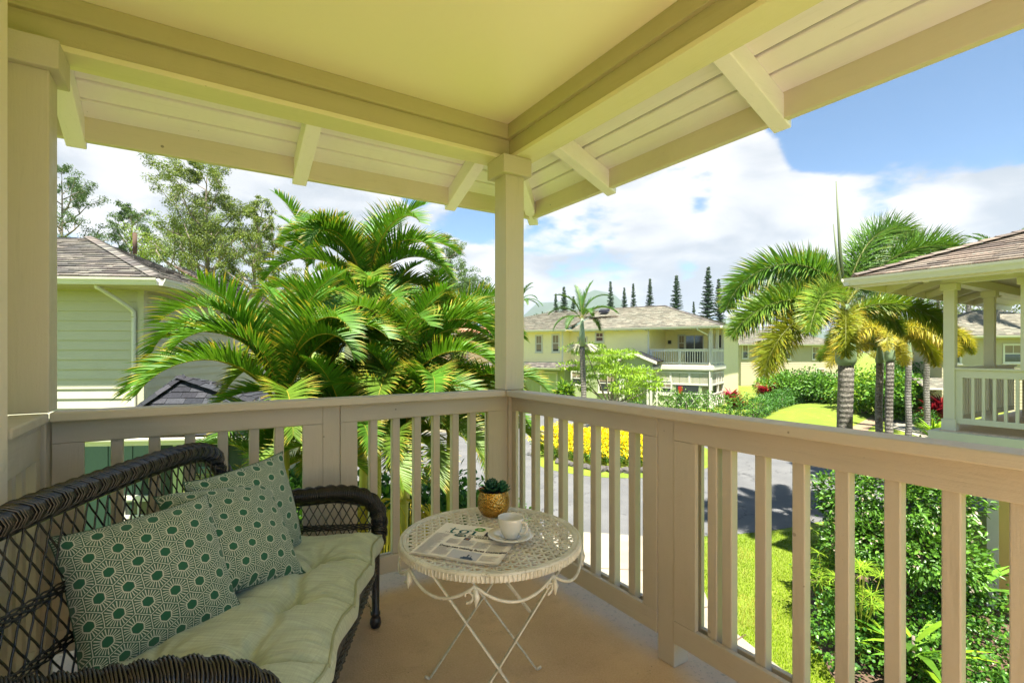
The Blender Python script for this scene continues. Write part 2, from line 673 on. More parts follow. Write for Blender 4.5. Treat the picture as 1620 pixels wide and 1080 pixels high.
ground_mats()
M["leaf"] = attr_mat("leaf", 0.5, 0.35, 0.18, 9, transl=0.33)
M["leaf_gloss"] = attr_mat("glossy_leaf", 0.36, 0.4, 0.15, 9, transl=0.28)
M["frond"] = attr_mat("palm_frond", 0.46, 0.35, 0.16, 6, transl=0.30)
M["grass"] = attr_mat("grass_blade", 0.8, 0.05, 0.2, 2.5, transl=0.3)
M["piece"] = attr_mat("painted_piece", 0.55, 0.35, 0.06, 5)
M["shingle"] = attr_mat("asphalt_shingle", 0.92, 0.15, 0.22, 30, 0.5, 90)
M["bark"] = flat("tree_bark", (0.20, 0.165, 0.125), 0.9, var=0.4, scale=10, bs=0.9, bscale=24)


def palm_trunk_mat():
    m, N, b, _ = new_mat("palm_trunk_bark")
    P = N.node("ShaderNodeNewGeometry").outputs["Position"]
    x, y, z = N.sep(P)
    n1 = N.noise(P, 5, 6, 0.7)
    n2 = N.noise(P, 26, 5, 0.7)
    zz = N.m("ADD", N.m("MULTIPLY", z, 55), N.m("MULTIPLY", n1, 5))
    ring = N.m("MULTIPLY_ADD", N.m("SINE", zz), 0.5, 0.5)
    c = N.mix(N.ss(n2, 0.35, 0.65), (0.075, 0.066, 0.054, 1), (0.27, 0.25, 0.205, 1))
    c = N.mix(N.ss(ring, 0.80, 0.98, 0, 0.4), c, (0.06, 0.05, 0.04, 1))
    c = N.mix(N.ss(n1, 0.55, 0.7, 0, 0.4), c, (0.50, 0.49, 0.44, 1))
    N.put(b.inputs["Base Color"], c)
    b.inputs["Roughness"].default_value = 0.9
    bump(N, b, N.m("ADD", ring, n2), 0.5, 0.02)
    M["palm_trunk"] = m


palm_trunk_mat()
M["crownshaft"] = flat("palm_crownshaft", (0.20, 0.28, 0.15), 0.4, var=0.25, scale=4)
M["areca_stem"] = flat("areca_stem", (0.38, 0.36, 0.06), 0.45, var=0.4, scale=6)
M["dead_frond"] = flat("dead_frond", (0.16, 0.075, 0.05), 0.85, var=0.4)


def glass_mat():
    m, N, b, _ = new_mat("window_glass")
    b.inputs["Base Color"].default_value = (0.035, 0.04, 0.042, 1)
    b.inputs["Roughness"].default_value = 0.06
    b.inputs["Specular IOR Level"].default_value = 0.7
    M["glass"] = m


glass_mat()
M["blind"] = flat("window_blind", (0.26, 0.20, 0.13), 0.8)


def siding_mat(name, c):
    return paint(name, c, 0.6, 0.05, 1.5, (0.15, 0.15, 1.0), 0.15)


M["siding_green"] = siding_mat("green_siding", (0.46, 0.44, 0.32))
M["batten_green"] = siding_mat("dark_green_board", (0.012, 0.036, 0.020))
M["siding_yellow"] = siding_mat("yellow_siding", (0.86, 0.77, 0.44))
M["batten_olive"] = siding_mat("olive_board", (0.33, 0.38, 0.20))
M["garage"] = siding_mat("garage_door_paint", (0.40, 0.46, 0.25))
M["ochre"] = paint("ochre_wall", (0.76, 0.50, 0.16), 0.7, 0.06, 1.2, None, 0.3)
M["siding_tan"] = siding_mat("tan_siding", (0.42, 0.37, 0.24))
M["teal"] = flat("teal_door", (0.035, 0.11, 0.125), 0.5)
M["hill"] = flat("mountain_forest", (0.045, 0.075, 0.035), 0.95, var=0.4, scale=0.004)
# ------------------------------------------------------------------ ground, road, paths (the setting)


def sheet(name, pts, lift, m, kind="structure", label=None, cat=None, wobble=0.0):
    """a flat sheet that follows the ground, split where the ground changes slope"""
    bm = bmesh.new()
    vs = [bm.verts.new((p[0], p[1], 0)) for p in pts]
    bm.faces.new(vs)
    for dep in (12, 32):
        c = CAM + FW * dep
        bmesh.ops.bisect_plane(bm, geom=bm.verts[:] + bm.edges[:] + bm.faces[:], plane_co=(c.x, c.y, 0), plane_no=FW)
    for v in bm.verts:
        v.co.z = ground(v.co) + lift
    bmesh.ops.recalc_face_normals(bm, faces=bm.faces[:])
    for f in bm.faces:
        if f.normal.z < 0:
            f.normal_flip()
    me = bpy.data.meshes.new(name)
    bm.to_mesh(me)
    bm.free()
    me.materials.append(m)
    o = bpy.data.objects.new(name, me)
    COL.objects.link(o)
    o["kind"] = kind
    MWD[o.name] = Matrix.Identity(4)
    return o


def smooth_pts(pts, closed=True, it=2):
    pts = [Vector((p[0], p[1], 0)) for p in pts]
    for _ in range(it):
        q = []
        n = len(pts)
        for i in range(n):
            a, b = pts[i], pts[(i + 1) % n]
            q += [a * .75 + b * .25, a * .25 + b * .75]
        pts = q
    return pts


gm = MB()
deps = [-400, -20, 12, 32, 400, 4400]
rights = [-4000, -400, -60, 0, 60, 400, 4000]
grid = []
for dpt in deps:
    for r in rights:
        p = CAM + FW * dpt + RT * r
        gm.v.append((p.x, p.y, ground_dep(dpt)))
nr = len(rights)
for i in range(len(deps) - 1):
    for j in range(nr - 1):
        gm.f.append((i * nr + j, i * nr + j + 1, (i + 1) * nr + j + 1, (i + 1) * nr + j))
        gm.mi.append(0)
g_ = gm.build("ground", M["lawn"])
g_["kind"] = "structure"

road_pts = [at(560, 13.2), at(835, 11.3), gp(919, 841.5), gp(1021, 848), gp(1122, 848), gp(1200, 842), gp(1245, 835), gp(1290, 826), at(1400, 12.8), at(1600, 13.0), at(1900, 14.0),
            at(1900, 20), at(1600, 20.5), at(1350, 21.5), at(1200, 23.5), at(1060, 25.5), at(960, 27.5), at(880, 29.0), at(820, 29.5), at(740, 27), at(700, 24), at(560, 22)]
sheet("road", road_pts, 0.006, M["asphalt"])
isl = smooth_pts([gp(836, 716), gp(851, 737), gp(872, 744), gp(940, 755.5), gp(1020, 757), gp(1090, 751), gp(1140, 732), gp(1120, 706), gp(1040, 690), gp(960, 684), gp(880, 688), gp(856, 699)], it=2)
sheet("lawn", isl, 0.014, M["lawn"])
conc = [at(500, 9.5), at(835, 11.3), gp(919, 841.5), gp(1021, 848), gp(1085, 848.5), gp(1100, 900), gp(1122, 955), gp(1142, 978), gp(1165, 1002), gp(1205, 1034), gp(1250, 1068), at(1330, 5.6), at(1300, 4.6), at(900, 4.6), at(500, 6.5)]
sheet("sidewalk", conc, 0.010, M["concrete"])
# joints of the walk: dark tooled grooves
jm = MB()
for a, b in (((900, 897), (1100, 906)), ((1142, 1028), (1180, 1004)), ((960, 1000), (1120, 960)), ((910, 870), (930, 1075))):
    p, q = gp(*a), gp(*b)
    p.z = ground(p) + 0.0125
    q.z = ground(q) + 0.0125
    s_ = (q - p).cross(Vector((0, 0, 1))).normalized() * 0.012
    jm.poly([p - s_, p + s_, q + s_, q - s_])
jo = jm.build("sidewalk_joint", M["soil"])
jo["kind"] = "structure"
bed = smooth_pts([at(1262, 8.6), at(1300, 9.6), at(1400, 10.4), at(1560, 10.6), at(1750, 9.5), at(1800, 6.5), at(1500, 5.3), at(1330, 6.05), at(1290, 7.2)], it=2)
sheet("garden_bed", bed, 0.012, M["soil"])

# the far lawn mound between the hedges, the dirt path and the curving walk
mound = smooth_pts([gp(1190, 664), gp(1235, 645), gp(1290, 632), gp(1340, 630), gp(1392, 652), gp(1350, 676), gp(1300, 700), gp(1190, 690)], it=2)
mm = MB()
cm = sum((Vector(p) for p in mound), Vector()) / len(mound)
n_ = len(mound)
for k, (sc_, h_) in enumerate(((1.0, 0.01), (0.8, 0.11), (0.5, 0.21), (0.2, 0.25))):
    for p in mound:
        q = cm + (p - cm) * sc_
        mm.v.append((q.x, q.y, ground(q) + h_))
for k in range(3):
    for i in range(n_):
        j = (i + 1) % n_
        mm.f.append((k * n_ + i, k * n_ + j, (k + 1) * n_ + j, (k + 1) * n_ + i))
        mm.mi.append(0)
mm.f.append(tuple(3 * n_ + i for i in range(n_)))
mm.mi.append(0)
mo = mm.build("lawn_mound", M["lawn"], smooth=True)
mo["kind"] = "structure"


def ribbon(name, line, w, lift, m):
    L, Rr = [], []
    line = [Vector((p[0], p[1], 0)) for p in line]
    for i, p in enumerate(line):
        t = (line[min(i + 1, len(line) - 1)] - line[max(i - 1, 0)]).normalized()
        s = Vector((-t.y, t.x, 0)) * w / 2
        L.append(p + s)
        Rr.append(p - s)
    return sheet(name, L + Rr[::-1], lift, m)


ribbon("dirt_path", [gp(1338, 690), gp(1352, 674), gp(1372, 665), gp(1398, 659), gp(1420, 655)], 1.3, 0.018, M["dirt"])
ribbon("garden_path", [gp(1500, 700), gp(1465, 688), gp(1438, 680), gp(1424, 672), gp(1424, 667), gp(1440, 663), gp(1462, 660.5), gp(1500, 658)], 1.15, 0.020, M["concrete"])

# mountains far away
hm = MB()
NA = 90
for ring, (dist, k) in enumerate(((1900, 0.0), (2150, 0.27), (2500, 0.58), (2800, 0.78), (3300, 0.3))):
    for i in range(NA + 1):
        px = -500 + 2700 * i / NA
        h0 = 60 + 50 * math.sin(px * 0.013 + 1) + 40 * math.sin(px * 0.031)
        pk = 285 * math.exp(-((px - 968) / 50) ** 2) + 235 * math.exp(-((px - 895) / 75) ** 2) + 150 * math.exp(-((px - 1140) / 60) ** 2) + 130 * math.exp(-((px - 820) / 60) ** 2) + 120 * math.exp(-((px - 1340) / 110) ** 2)
        h = (h0 + pk) * k + 22 * rng.uniform(-1, 1) * k
        if ring == 0:
            h = -3
        p = at(px, dist, h)
        hm.v.append(tuple(p))
for r in range(4):
    for i in range(NA):
        a = r * (NA + 1) + i
        hm.f.append((a, a + 1, a + NA + 2, a + NA + 1))
        hm.mi.append(0)
ho = hm.build("mountain", M["hill"], smooth=True)
ho["kind"] = "structure"

# ------------------------------------------------------------------ our own balcony
ZR, CT = 1.07, 0.036
fl = MB().box(-4.2, 0.33, -4.6, 0.33, -0.24, 0.0)
fo = fl.build("floor", M["floor"], bevel=0.012)
fo["kind"] = "structure"
ce = MB().box(-4.4, 0.045, -3.3, 0.045, 2.70, 2.78)
co = ce.build("ceiling", M["ceiling"])
co["kind"] = "structure"
wl = MB().box(-4.2, -2.056, -4.0, -0.470, 0.0, 2.70)
wo_ = wl.build("wall", M["stucco"], bevel=0.01)
wo_["kind"] = "structure"
# the storey below, out of sight but carrying the balcony
lw = MB().box(-4.2, 0.10, -4.6, 0.10, -2.9, -0.245)
lo_ = lw.build("lower_wall", M["stucco"])
lo_["kind"] = "structure"


def corner_post(name, label, x0, x1, y0, y1):
    t = thing(name, label, "post", ((x0 + x1) / 2, (y0 + y1) / 2, 0))
    MB().box(x0, x1, y0, y1, ZR + 0.001, 2.378).build("shaft", M["trim_z"], t, bevel=0.005)
    c = 0.034
    MB().box(x0 - c, x1 + c, y0 - c, y1 + c, 2.376, 2.4865).build("capital", M["trim_x"], t, bevel=0.005)
    return t


cp = corner_post("porch_post", "square tan post standing on the rail at the balcony corner", 0.0, 0.133, 0.0, 0.133)
MB().box(0.058, 0.133, 0.058, 0.133, 0.0, ZR - CT - 0.001).build("lower_shaft", M["trim_z"], cp, bevel=0.004)
lp = corner_post("porch_post", "wide tan post on the rail beside the stucco wall edge", -2.35, -2.052, 0.0, 0.135)
MB().box(-2.30, -2.064, 0.012, 0.125, 0.0, ZR - CT - 0.001).build("lower_shaft", M["trim_z"], lp, bevel=0.004)

# beams: lower member, recessed face, upper trim
for nm, ax in (("x", 0), ("y", 1)):
    lab = "painted beam over the side railing behind the loveseat" if ax == 0 else "painted beam over the railing beside the bistro table"
    t = thing("porch_beam", lab, "beam", (-1, 0.13, 2.6) if ax == 0 else (0.13, -1, 2.6), 0, "beams round the porch ceiling")
    lo, hi = (-2.9, 0.21) if ax == 0 else (-3.4, 0.21)

    def bx(a0, a1, z0, z1, l1=None):
        mb = MB()
        e = hi if l1 is None else l1
        if ax == 0:
            mb.box(lo, e, a0, a1, z0, z1)
        else:
            mb.box(a0, a1, lo, e, z0, z1)
        return mb
    s = 0.0012 if ax else 0.0
    e2 = 0.2085 if ax == 0 else 0.0475
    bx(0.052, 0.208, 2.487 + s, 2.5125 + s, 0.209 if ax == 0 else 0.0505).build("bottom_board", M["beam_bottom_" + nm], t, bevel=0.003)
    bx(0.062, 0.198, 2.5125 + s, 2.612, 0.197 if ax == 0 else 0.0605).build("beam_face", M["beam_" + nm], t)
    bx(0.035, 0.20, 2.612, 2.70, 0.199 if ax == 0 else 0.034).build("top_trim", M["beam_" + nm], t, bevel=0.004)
    if ax == 1:
        # the piece past the crossing that carries on over the post
        pass

# eaves: soffit planks on sloping rafters, fascia
SL = 0.42
PLZ = 2.445 + SL * 0.6          # plank underside: z = PLZ - SL * outward distance


def eave_poly(ax, a0, a1, l0, l1, z_off0, z_off1, hip=True):
    """slab between outward distances a0..a1 and lengthwise l0..l1 (cut on the hip line), thickness z_off0..z_off1 over the soffit plane"""
    def pt(l, a, zo):
        z = PLZ - SL * a + zo
        return (l, a, z) if ax == 0 else (a, l, z)
    e0 = a0 - 0.045 if hip else l1
    e1 = a1 - 0.045 if hip else l1
    lowr = [pt(l0, a0, z_off0), pt(e0, a0, z_off0), pt(e1, a1, z_off0), pt(l0, a1, z_off0)]
    top = [pt(l0, a0, z_off1), pt(e0, a0, z_off1), pt(e1, a1, z_off1), pt(l0, a1, z_off1)]
    if ax == 1:
        lowr.reverse()
        top.reverse()
    return MB().hexa(lowr + top)


for ax, nm in ((0, "x"), (1, "y")):
    lab = ("porch eave of pale planks on rafters above the areca palms" if ax == 0 else "porch eave of peach lit planks and rafters against the blue sky at right")
    t = thing("porch_eave", lab, "eave", (-1, 0.4, 2.5) if ax == 0 else (0.4, -1, 2.5), 0, "eaves of the porch roof")
    lo = -3.2 if ax == 0 else -3.5
    cuts = [0.155, 0.288, 0.393, 0.499, 0.605]
    for k in range(4):
        a0, a1 = cuts[k] + (0.006 if k else 0), cuts[k + 1] - (0.006 if k < 3 else 0.0005)
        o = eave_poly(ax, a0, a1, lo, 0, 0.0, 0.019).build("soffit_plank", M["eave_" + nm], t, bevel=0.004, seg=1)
    dark = eave_poly(ax, 0.155, 0.64, lo, 0, 0.0195, 0.03).build("underlay", M["soil"], t)
    # fascia between the rafter tails
    fz = PLZ - SL * 0.605

    def pt(l, a, z):
        return (l, a, z) if ax == 0 else (a, l, z)
    f0, f1 = 0.605, 0.645
    pl = [pt(lo, f0, fz - 0.112), pt(f0 - .02, f0, fz - 0.112), pt(f1 - .02, f1, fz - 0.112), pt(lo, f1, fz - 0.112)]
    pu = [pt(lo, f0, fz + 0.02), pt(f0 - .02, f0, fz + 0.02), pt(f1 - .02, f1, fz + 0.012), pt(lo, f1, fz + 0.012)]
    if ax == 1:
        pl.reverse()
        pu.reverse()
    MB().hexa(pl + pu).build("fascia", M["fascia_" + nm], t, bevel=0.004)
    # rafters
    centers = ([-0.056, -1.053, -2.075, -3.05] if ax == 0 else [-0.213, -1.309, -2.40, -3.5])
    for c in centers:
        a0, a1 = 0.19, 0.668
        b = lambda a: 2.495 - 0.415 * (a - 0.21)
        u = lambda a: PLZ - SL * a - 0.001
        w = 0.04
        p = [pt(c - w, a0, b(a0)), pt(c + w, a0, b(a0)), pt(c + w, a1, b(a1)), pt(c - w, a1, b(a1)),
             pt(c - w, a0, u(a0)), pt(c + w, a0, u(a0)), pt(c + w, a1 + .004, max(u(a1), b(a1) + .1)), pt(c - w, a1 + .004, max(u(a1), b(a1) + .1))]
        if ax == 1:
            p = [p[0], p[3], p[2], p[1], p[4], p[7], p[6], p[5]]
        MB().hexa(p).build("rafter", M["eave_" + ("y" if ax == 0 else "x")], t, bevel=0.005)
    if ax == 1:
        hb = MB()
        p0, p1 = Vector((0.14, 0.14, 0)), Vector((0.69, 0.69, 0))
        sdir = Vector((1, -1, 0)).normalized() * 0.038
        q = []
        for zf in (lambda a: 2.495 - 0.415 * (a - 0.21), lambda a: PLZ - SL * a - 0.002):
            q += [p0 - sdir + Vector((0, 0, zf(.14))), p0 + sdir + Vector((0, 0, zf(.14))), p1 + sdir + Vector((0, 0, zf(.665))), p1 - sdir + Vector((0, 0, zf(.665)))]
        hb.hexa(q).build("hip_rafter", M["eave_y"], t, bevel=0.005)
    # the roof above, up to a ridge
    rf = eave_poly(ax, -1.6, 0.70, lo, 0, 0.06, 0.10)
    rf.build("roof_deck", M["soil"], t)

# railings -------------------------------------------------------------
ZB, ZT, ZU = 0.9398, 0.198, 0.105
INS = 0.079


def rail_board(ax, l0, l1, a0, a1, z0, z1):
    mb = MB()
    if ax == 0:
        mb.box(l0, l1, a0, a1, z0, z1)
    else:
        mb.box(a0, a1, l0, l1, z0, z1)
    return mb


bal_me = {}


def balusters(ax, starts, parent, w=0.041):
    for s in starts:
        if ax not in bal_me:
            bal_me[ax] = MB().box(0, 1, 0, 1, 0, 1)
        mb = rail_board(ax, s, s + w, 0.103, 0.143, ZT - 0.06, ZB + 0.05)
        mb.build("baluster", M["trim_z"], parent, bevel=0.003, seg=1)


def railing(label, ax, l0, l1, posts, panels, bal):
    t = thing("balcony_railing", label, "railing", ((l0 + l1) / 2, 0.1, 0) if ax == 0 else (0.1, (l0 + l1) / 2, 0), 0, "railings round the balcony")
    nm = "xy"[ax]
    mb = MB()
    # cap, mitred at the corner
    if ax == 0:
        mb.hexa([(l0, 0, ZR - CT), (0.0, 0, ZR - CT), (0.108, 0.108, ZR - CT), (l0, 0.108, ZR - CT), (l0, 0, ZR), (0, 0, ZR), (0.108, 0.108, ZR), (l0, 0.108, ZR)])
    else:
        mb.hexa([(0, l0, ZR - CT), (0.108, l0, ZR - CT), (0.108, 0.108, ZR - CT), (0, 0, ZR - CT), (0, l0, ZR), (0.108, l0, ZR), (0.108, 0.108, ZR), (0, 0, ZR)])
    mb.build("cap_rail", M["trim_" + nm], t, bevel=0.005)
    for a, b in posts:
        rail_board(ax, a, b, INS + 0.004, INS + 0.092, 0.0, ZR - CT - .001).build("newel", M["trim_z"], t, bevel=0.004)
    for (a, b, o0, o1) in panels:
        # inner and outer face boards, stiles, bottom rail
        rail_board(ax, a, b, INS, INS + 0.0225, ZB, ZR - CT - 0.0012).build("top_rail", M["trim_" + nm], t, bevel=0.003)
        rail_board(ax, a, b, INS, INS + 0.0225, ZU, ZT).build("bottom_rail", M["trim_" + nm], t, bevel=0.003)
        for s0, s1 in ((a, o0), (o1, b)):
            if s1 - s0 > 0.01:
                rail_board(ax, s0 + .0006, s1, INS + 0.0008, INS + 0.0220, ZT + .0006, ZB - .0006).build("stile", M["trim_z"], t, bevel=0.002)
        rail_board(ax, a, b, INS + 0.066, INS + 0.088, ZB - 0.012, ZR - CT - 0.0014).build("top_rail", M["trim_" + nm], t, bevel=0.003)
        rail_board(ax, a, b, INS + 0.066, INS + 0.088, ZU, ZT - 0.012).build("bottom_rail", M["trim_" + nm], t, bevel=0.003)
        for s0, s1 in ((a, o0 - 0.02), (o1 + 0.02, b)):
            if s1 - s0 > 0.01:
                rail_board(ax, s0 + .0006, s1, INS + 0.0668, INS + 0.0872, ZT - .011, ZB - .0126).build("stile", M["trim_z"], t, bevel=0.002)
    balusters(ax, bal, t)
    return t


railing("tan railing panel run behind the loveseat, ending at the wide post", 0, -2.052, 0.0, [(-1.039, -0.953)],
        [(-2.06, -1.0395, -1.962, -1.133), (-0.9525, 0.075, -0.865, -0.075)],
        [-1.880, -1.752, -1.622, -1.494, -1.365, -1.256, -0.792, -0.667, -0.542, -0.426, -0.304, -0.189])
railing("long tan railing beside the bistro table overlooking road and lawn", 1, -4.6, 0.0, [(-1.183, -1.096), (-3.6, -3.513)],
        [(-1.0955, 0.075, -1.014, 0.012), (-3.5125, -1.1835, -3.40, -1.287), (-4.6, -3.6005, -4.5, -3.7)],
        [-0.160, -0.288, -0.421, -0.549, -0.684, -0.817, -0.946, -1.366] + [-1.429 - 0.1315 * k for k in range(15)] + [-3.85 - .1315 * k for k in range(5)])
# short return rail at the wide post
t = thing("return_railing", "short cream return railing wedged between wide post and wall", "railing", (-2.1, -0.2, 0), 0, "railings round the balcony")
MB().box(-2.165, -2.052, -0.450, -0.0012, ZR - CT, ZR - 0.0005).build("cap_rail", M["trim_y"], t, bevel=0.006)
MB().box(-2.13, -2.075, -0.4545, -0.001, 0.90, ZR - CT - 0.001).build("top_rail", M["trim_y"], t, bevel=0.003)
MB().box(-2.13, -2.075, -0.4545, -0.001, 0.105, 0.2).build("bottom_rail", M["trim_y"], t, bevel=0.003)
MB().box(-2.128, -2.076, -0.06, -0.0012, 0.2005, 0.8995).build("stile", M["trim_z"], t, bevel=0.003)
for k in range(3):
    y = -0.16 - 0.115 * k
    MB().box(-2.123, -2.083, y - 0.04, y, 0.201, 0.899).build("baluster", M["trim_z"], t, bevel=0.003)
# unseen slab added behind the camera to bounce sunlight into the porch
te = MB().box(-4.2, 0.33, -10.0, -4.602, -0.24, -0.005)
te_ = te.build("bounce_slab", M["bounce_slab"])
te_["kind"] = "structure"
# ------------------------------------------------------------------ wicker loveseat
SO = Vector((-0.896, -0.261, 0))
SU = Vector((-0.446, -0.895, 0)).normalized()
SV = Vector((-0.895, 0.446, 0)).normalized()


def S(u, v, z):
    return SO + SU * u + SV * v + Vector((0, 0, z))


def catmull(pts, step=0.02):
    pts = [Vector(p) for p in pts]
    P = [pts[0] * 2 - pts[1]] + pts + [pts[-1] * 2 - pts[-2]]
    out = []
    for i in range(1, len(P) - 2):
        a, b, c, d_ = P[i - 1], P[i], P[i + 1], P[i + 2]
        n = max(2, int((c - b).length / step))
        for k in range(n):
            t = k / n
            out.append(0.5 * ((2 * b) + (c - a) * t + (2 * a - 5 * b + 4 * c - d_) * t * t + (3 * b - a - 3 * c + d_) * t ** 3))
    out.append(P[-2])
    return out


def resample(pts, step):
    L = [0]
    for i in range(1, len(pts)):
        L.append(L[-1] + (pts[i] - pts[i - 1]).length)
    n = max(2, int(L[-1] / step))
    out, j = [], 0
    for k in range(n + 1):
        s = L[-1] * k / n
        while j < len(L) - 2 and L[j + 1] < s:
            j += 1
        t = (s - L[j]) / max(1e-9, L[j + 1] - L[j])
        out.append(pts[j].lerp(pts[j + 1], min(1, max(0, t))))
    return out


def wicker_mat():
    m, N, b, _ = new_mat("black_wicker")
    P = N.node("ShaderNodeNewGeometry").outputs["Position"]
    n1 = N.noise(P, 70, 4, 0.7)
    n2 = N.noise(P, 9, 4, 0.6)
    c = N.mix(N.ss(n1, 0.35, 0.7), (0.006, 0.006, 0.0065, 1), (0.020, 0.018, 0.018, 1))
    c = N.mix(N.ss(n2, 0.60, 0.75, 0, 0.35), c, (0.08, 0.045, 0.018, 1))
    N.put(b.inputs["Base Color"], c)
    b.inputs["Roughness"].default_value = 0.26
    b.inputs["Specular IOR Level"].default_value = 0.8
    return m


M["wicker"] = wicker_mat()
M["wicker_core"] = flat("wicker_core", (0.010, 0.008, 0.007), 0.7)


def wicker_roll(mb, path, r, pitch=0.0078, wire=0.0036, tilt=0.85, bulge=0.13, blen=0.050):
    """rings of cane wound obliquely round a roll, in scalloped bundles"""
    P = resample(path, pitch)
    n = len(P)
    up = Vector((0, 0, 1))
    seg = 10
    s = 0.0
    ring = []
    for i in range(n):
        t = (P[min(i + 1, n - 1)] - P[max(i - 1, 0)]).normalized()
        sd = t.cross(up)
        if sd.length < 0.2:
            sd = t.cross(SV)
        sd.normalize()
        u2 = sd.cross(t).normalized()
        ph = (s % blen) / blen
        rr = r * (1 + bulge * (math.sin(PI * ph) - 0.6) * 2)
        for k in range(seg + 1):
            a = 2 * PI * k / seg
            ring.append(P[i] + (sd * math.cos(a) + u2 * math.sin(a)) * rr + t * (tilt * r * math.cos(a) + pitch * k / seg))
        s += pitch
    mb.tube(ring, wire, 4, cap=False)
    return mb


sofa = thing("wicker_loveseat", "black wicker loveseat with rolled arched back, rolled arms and lattice sides", "loveseat", tuple(S(0.6, 0.3, 0)))
Rr_ = 0.034
half = [(-0.055, -0.012, 0.37), (-0.062, -0.03, 0.47), (-0.064, -0.012, 0.565), (-0.064, 0.06, 0.622), (-0.064, 0.18, 0.638), (-0.07, 0.36, 0.625), (-0.085, 0.52, 0.63),
        (-0.095, 0.64, 0.68), (-0.085, 0.70, 0.765), (-0.015, 0.712, 0.845), (0.18, 0.716, 0.885)]
full = half + [(0.6, 0.72, 0.893)] + [(1.2 - u, v, z) for u, v, z in reversed(half)]
path = catmull([S(*p) for p in full], 0.015)
core = MB().tube(resample(path, 0.02), Rr_ * 0.93, 10)
core.build("roll_core", M["wicker_core"], sofa, smooth=True)
wr = wicker_roll(MB(), path, Rr_)
o = wr.build("rolled_rim", M["wicker"], sofa, smooth=True)
o["kind"] = "stuff"
# thin double cord under the rim
cord = MB()
for off in (0.036, 0.044):
    for seg_ in (full,):
        pp = catmull([S(u, v, z - (off if z > 0.6 else 0)) for u, v, z in seg_], 0.02)
        cord.tube(resample(pp, 0.025), 0.0045, 5)
cord.build("rim_cord", M["wicker"], sofa, smooth=True)


def top_z(u):
    pts = half[8:] + [(0.6, 0.72, 0.893)] + [(1.2 - a, b, c) for a, b, c in reversed(half[8:])]
    for i in range(len(pts) - 1):
        if pts[i][0] <= u <= pts[i + 1][0]:
            t = (u - pts[i][0]) / max(1e-6, pts[i + 1][0] - pts[i][0])
            return pts[i][2] + (pts[i + 1][2] - pts[i][2]) * t
    return 0.7


def back_pt(u, z):
    """surface of the lattice back: leans backwards"""
    v = 0.60 + (z - 0.30) * 0.19
    return S(u, v, z)


lat = MB()
UA, UB, ZA = -0.08, 1.28, 0.30
for fam in (1, -1):
    for k in range(-18, 42):
        u0 = UA + 0.044 * k
        pts = []
        for i in range(25):
            z = ZA + (0.90 - ZA) * i / 24
            u = u0 + fam * (z - ZA) * 0.52
            if UA <= u <= UB and z < top_z(u) - 0.02:
                wob = 0.0008 * (1 if (i + k) % 2 else -1) * fam
                p = back_pt(u, z) + SV * wob
                pts.append(p)
        if len(pts) > 2:
            lat.tube(pts, 0.0029, 4, cap=False)
o = lat.build("back_lattice", M["wicker"], sofa, smooth=True)
o["kind"] = "stuff"
bands = MB()
for z in (0.665, 0.53, 0.40):
    for k in range(5):
        pts = []
        for i in range(120):
            u = UA + (UB - UA) * i / 119
            pts.append(back_pt(u, z + (k - 2) * 0.0062) - SV * (0.004 + 0.0035 * math.sin(i * 1.6 + k * PI)))
        bands.tube(pts, 0.0030, 4, cap=False)
o = bands.build("woven_band", M["wicker"], sofa, smooth=True)
o["kind"] = "stuff"
# arms' lattice
for u0, nm in ((-0.062, 0), (1.262, 1)):
    al = MB()
    for fam in (1, -1):
        for k in range(-14, 40):
            pts = []
            for i in range(14):
                z = 0.30 + 0.34 * i / 13
                v = -0.2 + 0.038 * k + fam * (z - 0.3) * 0.55
                zt = 0.61 if v > 0.03 else 0.50 + (v + 0.02) * 2.2
                if -0.02 <= v <= 0.66 and z <= zt:
                    pts.append(S(u0, v, z) + SU * 0.0008 * (1 if (i + k) % 2 else -1) * fam)
            if len(pts) > 1:
                al.tube(pts, 0.0026, 4, cap=False)
    for k in range(5):
        pts = [S(u0, v, 0.475 + (k - 2) * 0.006 + 0.03 * 0) - SU * (0.003 * math.sin(i * 1.7 + k * PI)) * (1 if nm else -1) for i, v in enumerate(np.linspace(-0.02, 0.62, 60))]
        al.tube(pts, 0.0030, 4, cap=False)
    o = al.build("arm_lattice", M["wicker"], sofa, smooth=True)
    o["kind"] = "stuff"
    # the inner curl where arm and back meet
    cur = catmull([S(u0 + (0.02 if nm == 0 else -0.02), 0.56, 0.60), S(u0 + (0.02 if nm == 0 else -0.02), 0.44, 0.575), S(u0 + (0.02 if nm == 0 else -0.02), 0.36, 0.53), S(u0 + (0.02 if nm == 0 else -0.02), 0.33, 0.46)], 0.01)
    cm_ = wicker_roll(MB().tube(cur, 0.011, 8), cur, 0.012, 0.006, 0.0024, 0.3, 0.0)
    cm_.build("arm_brace", M["wicker"], sofa, smooth=True)
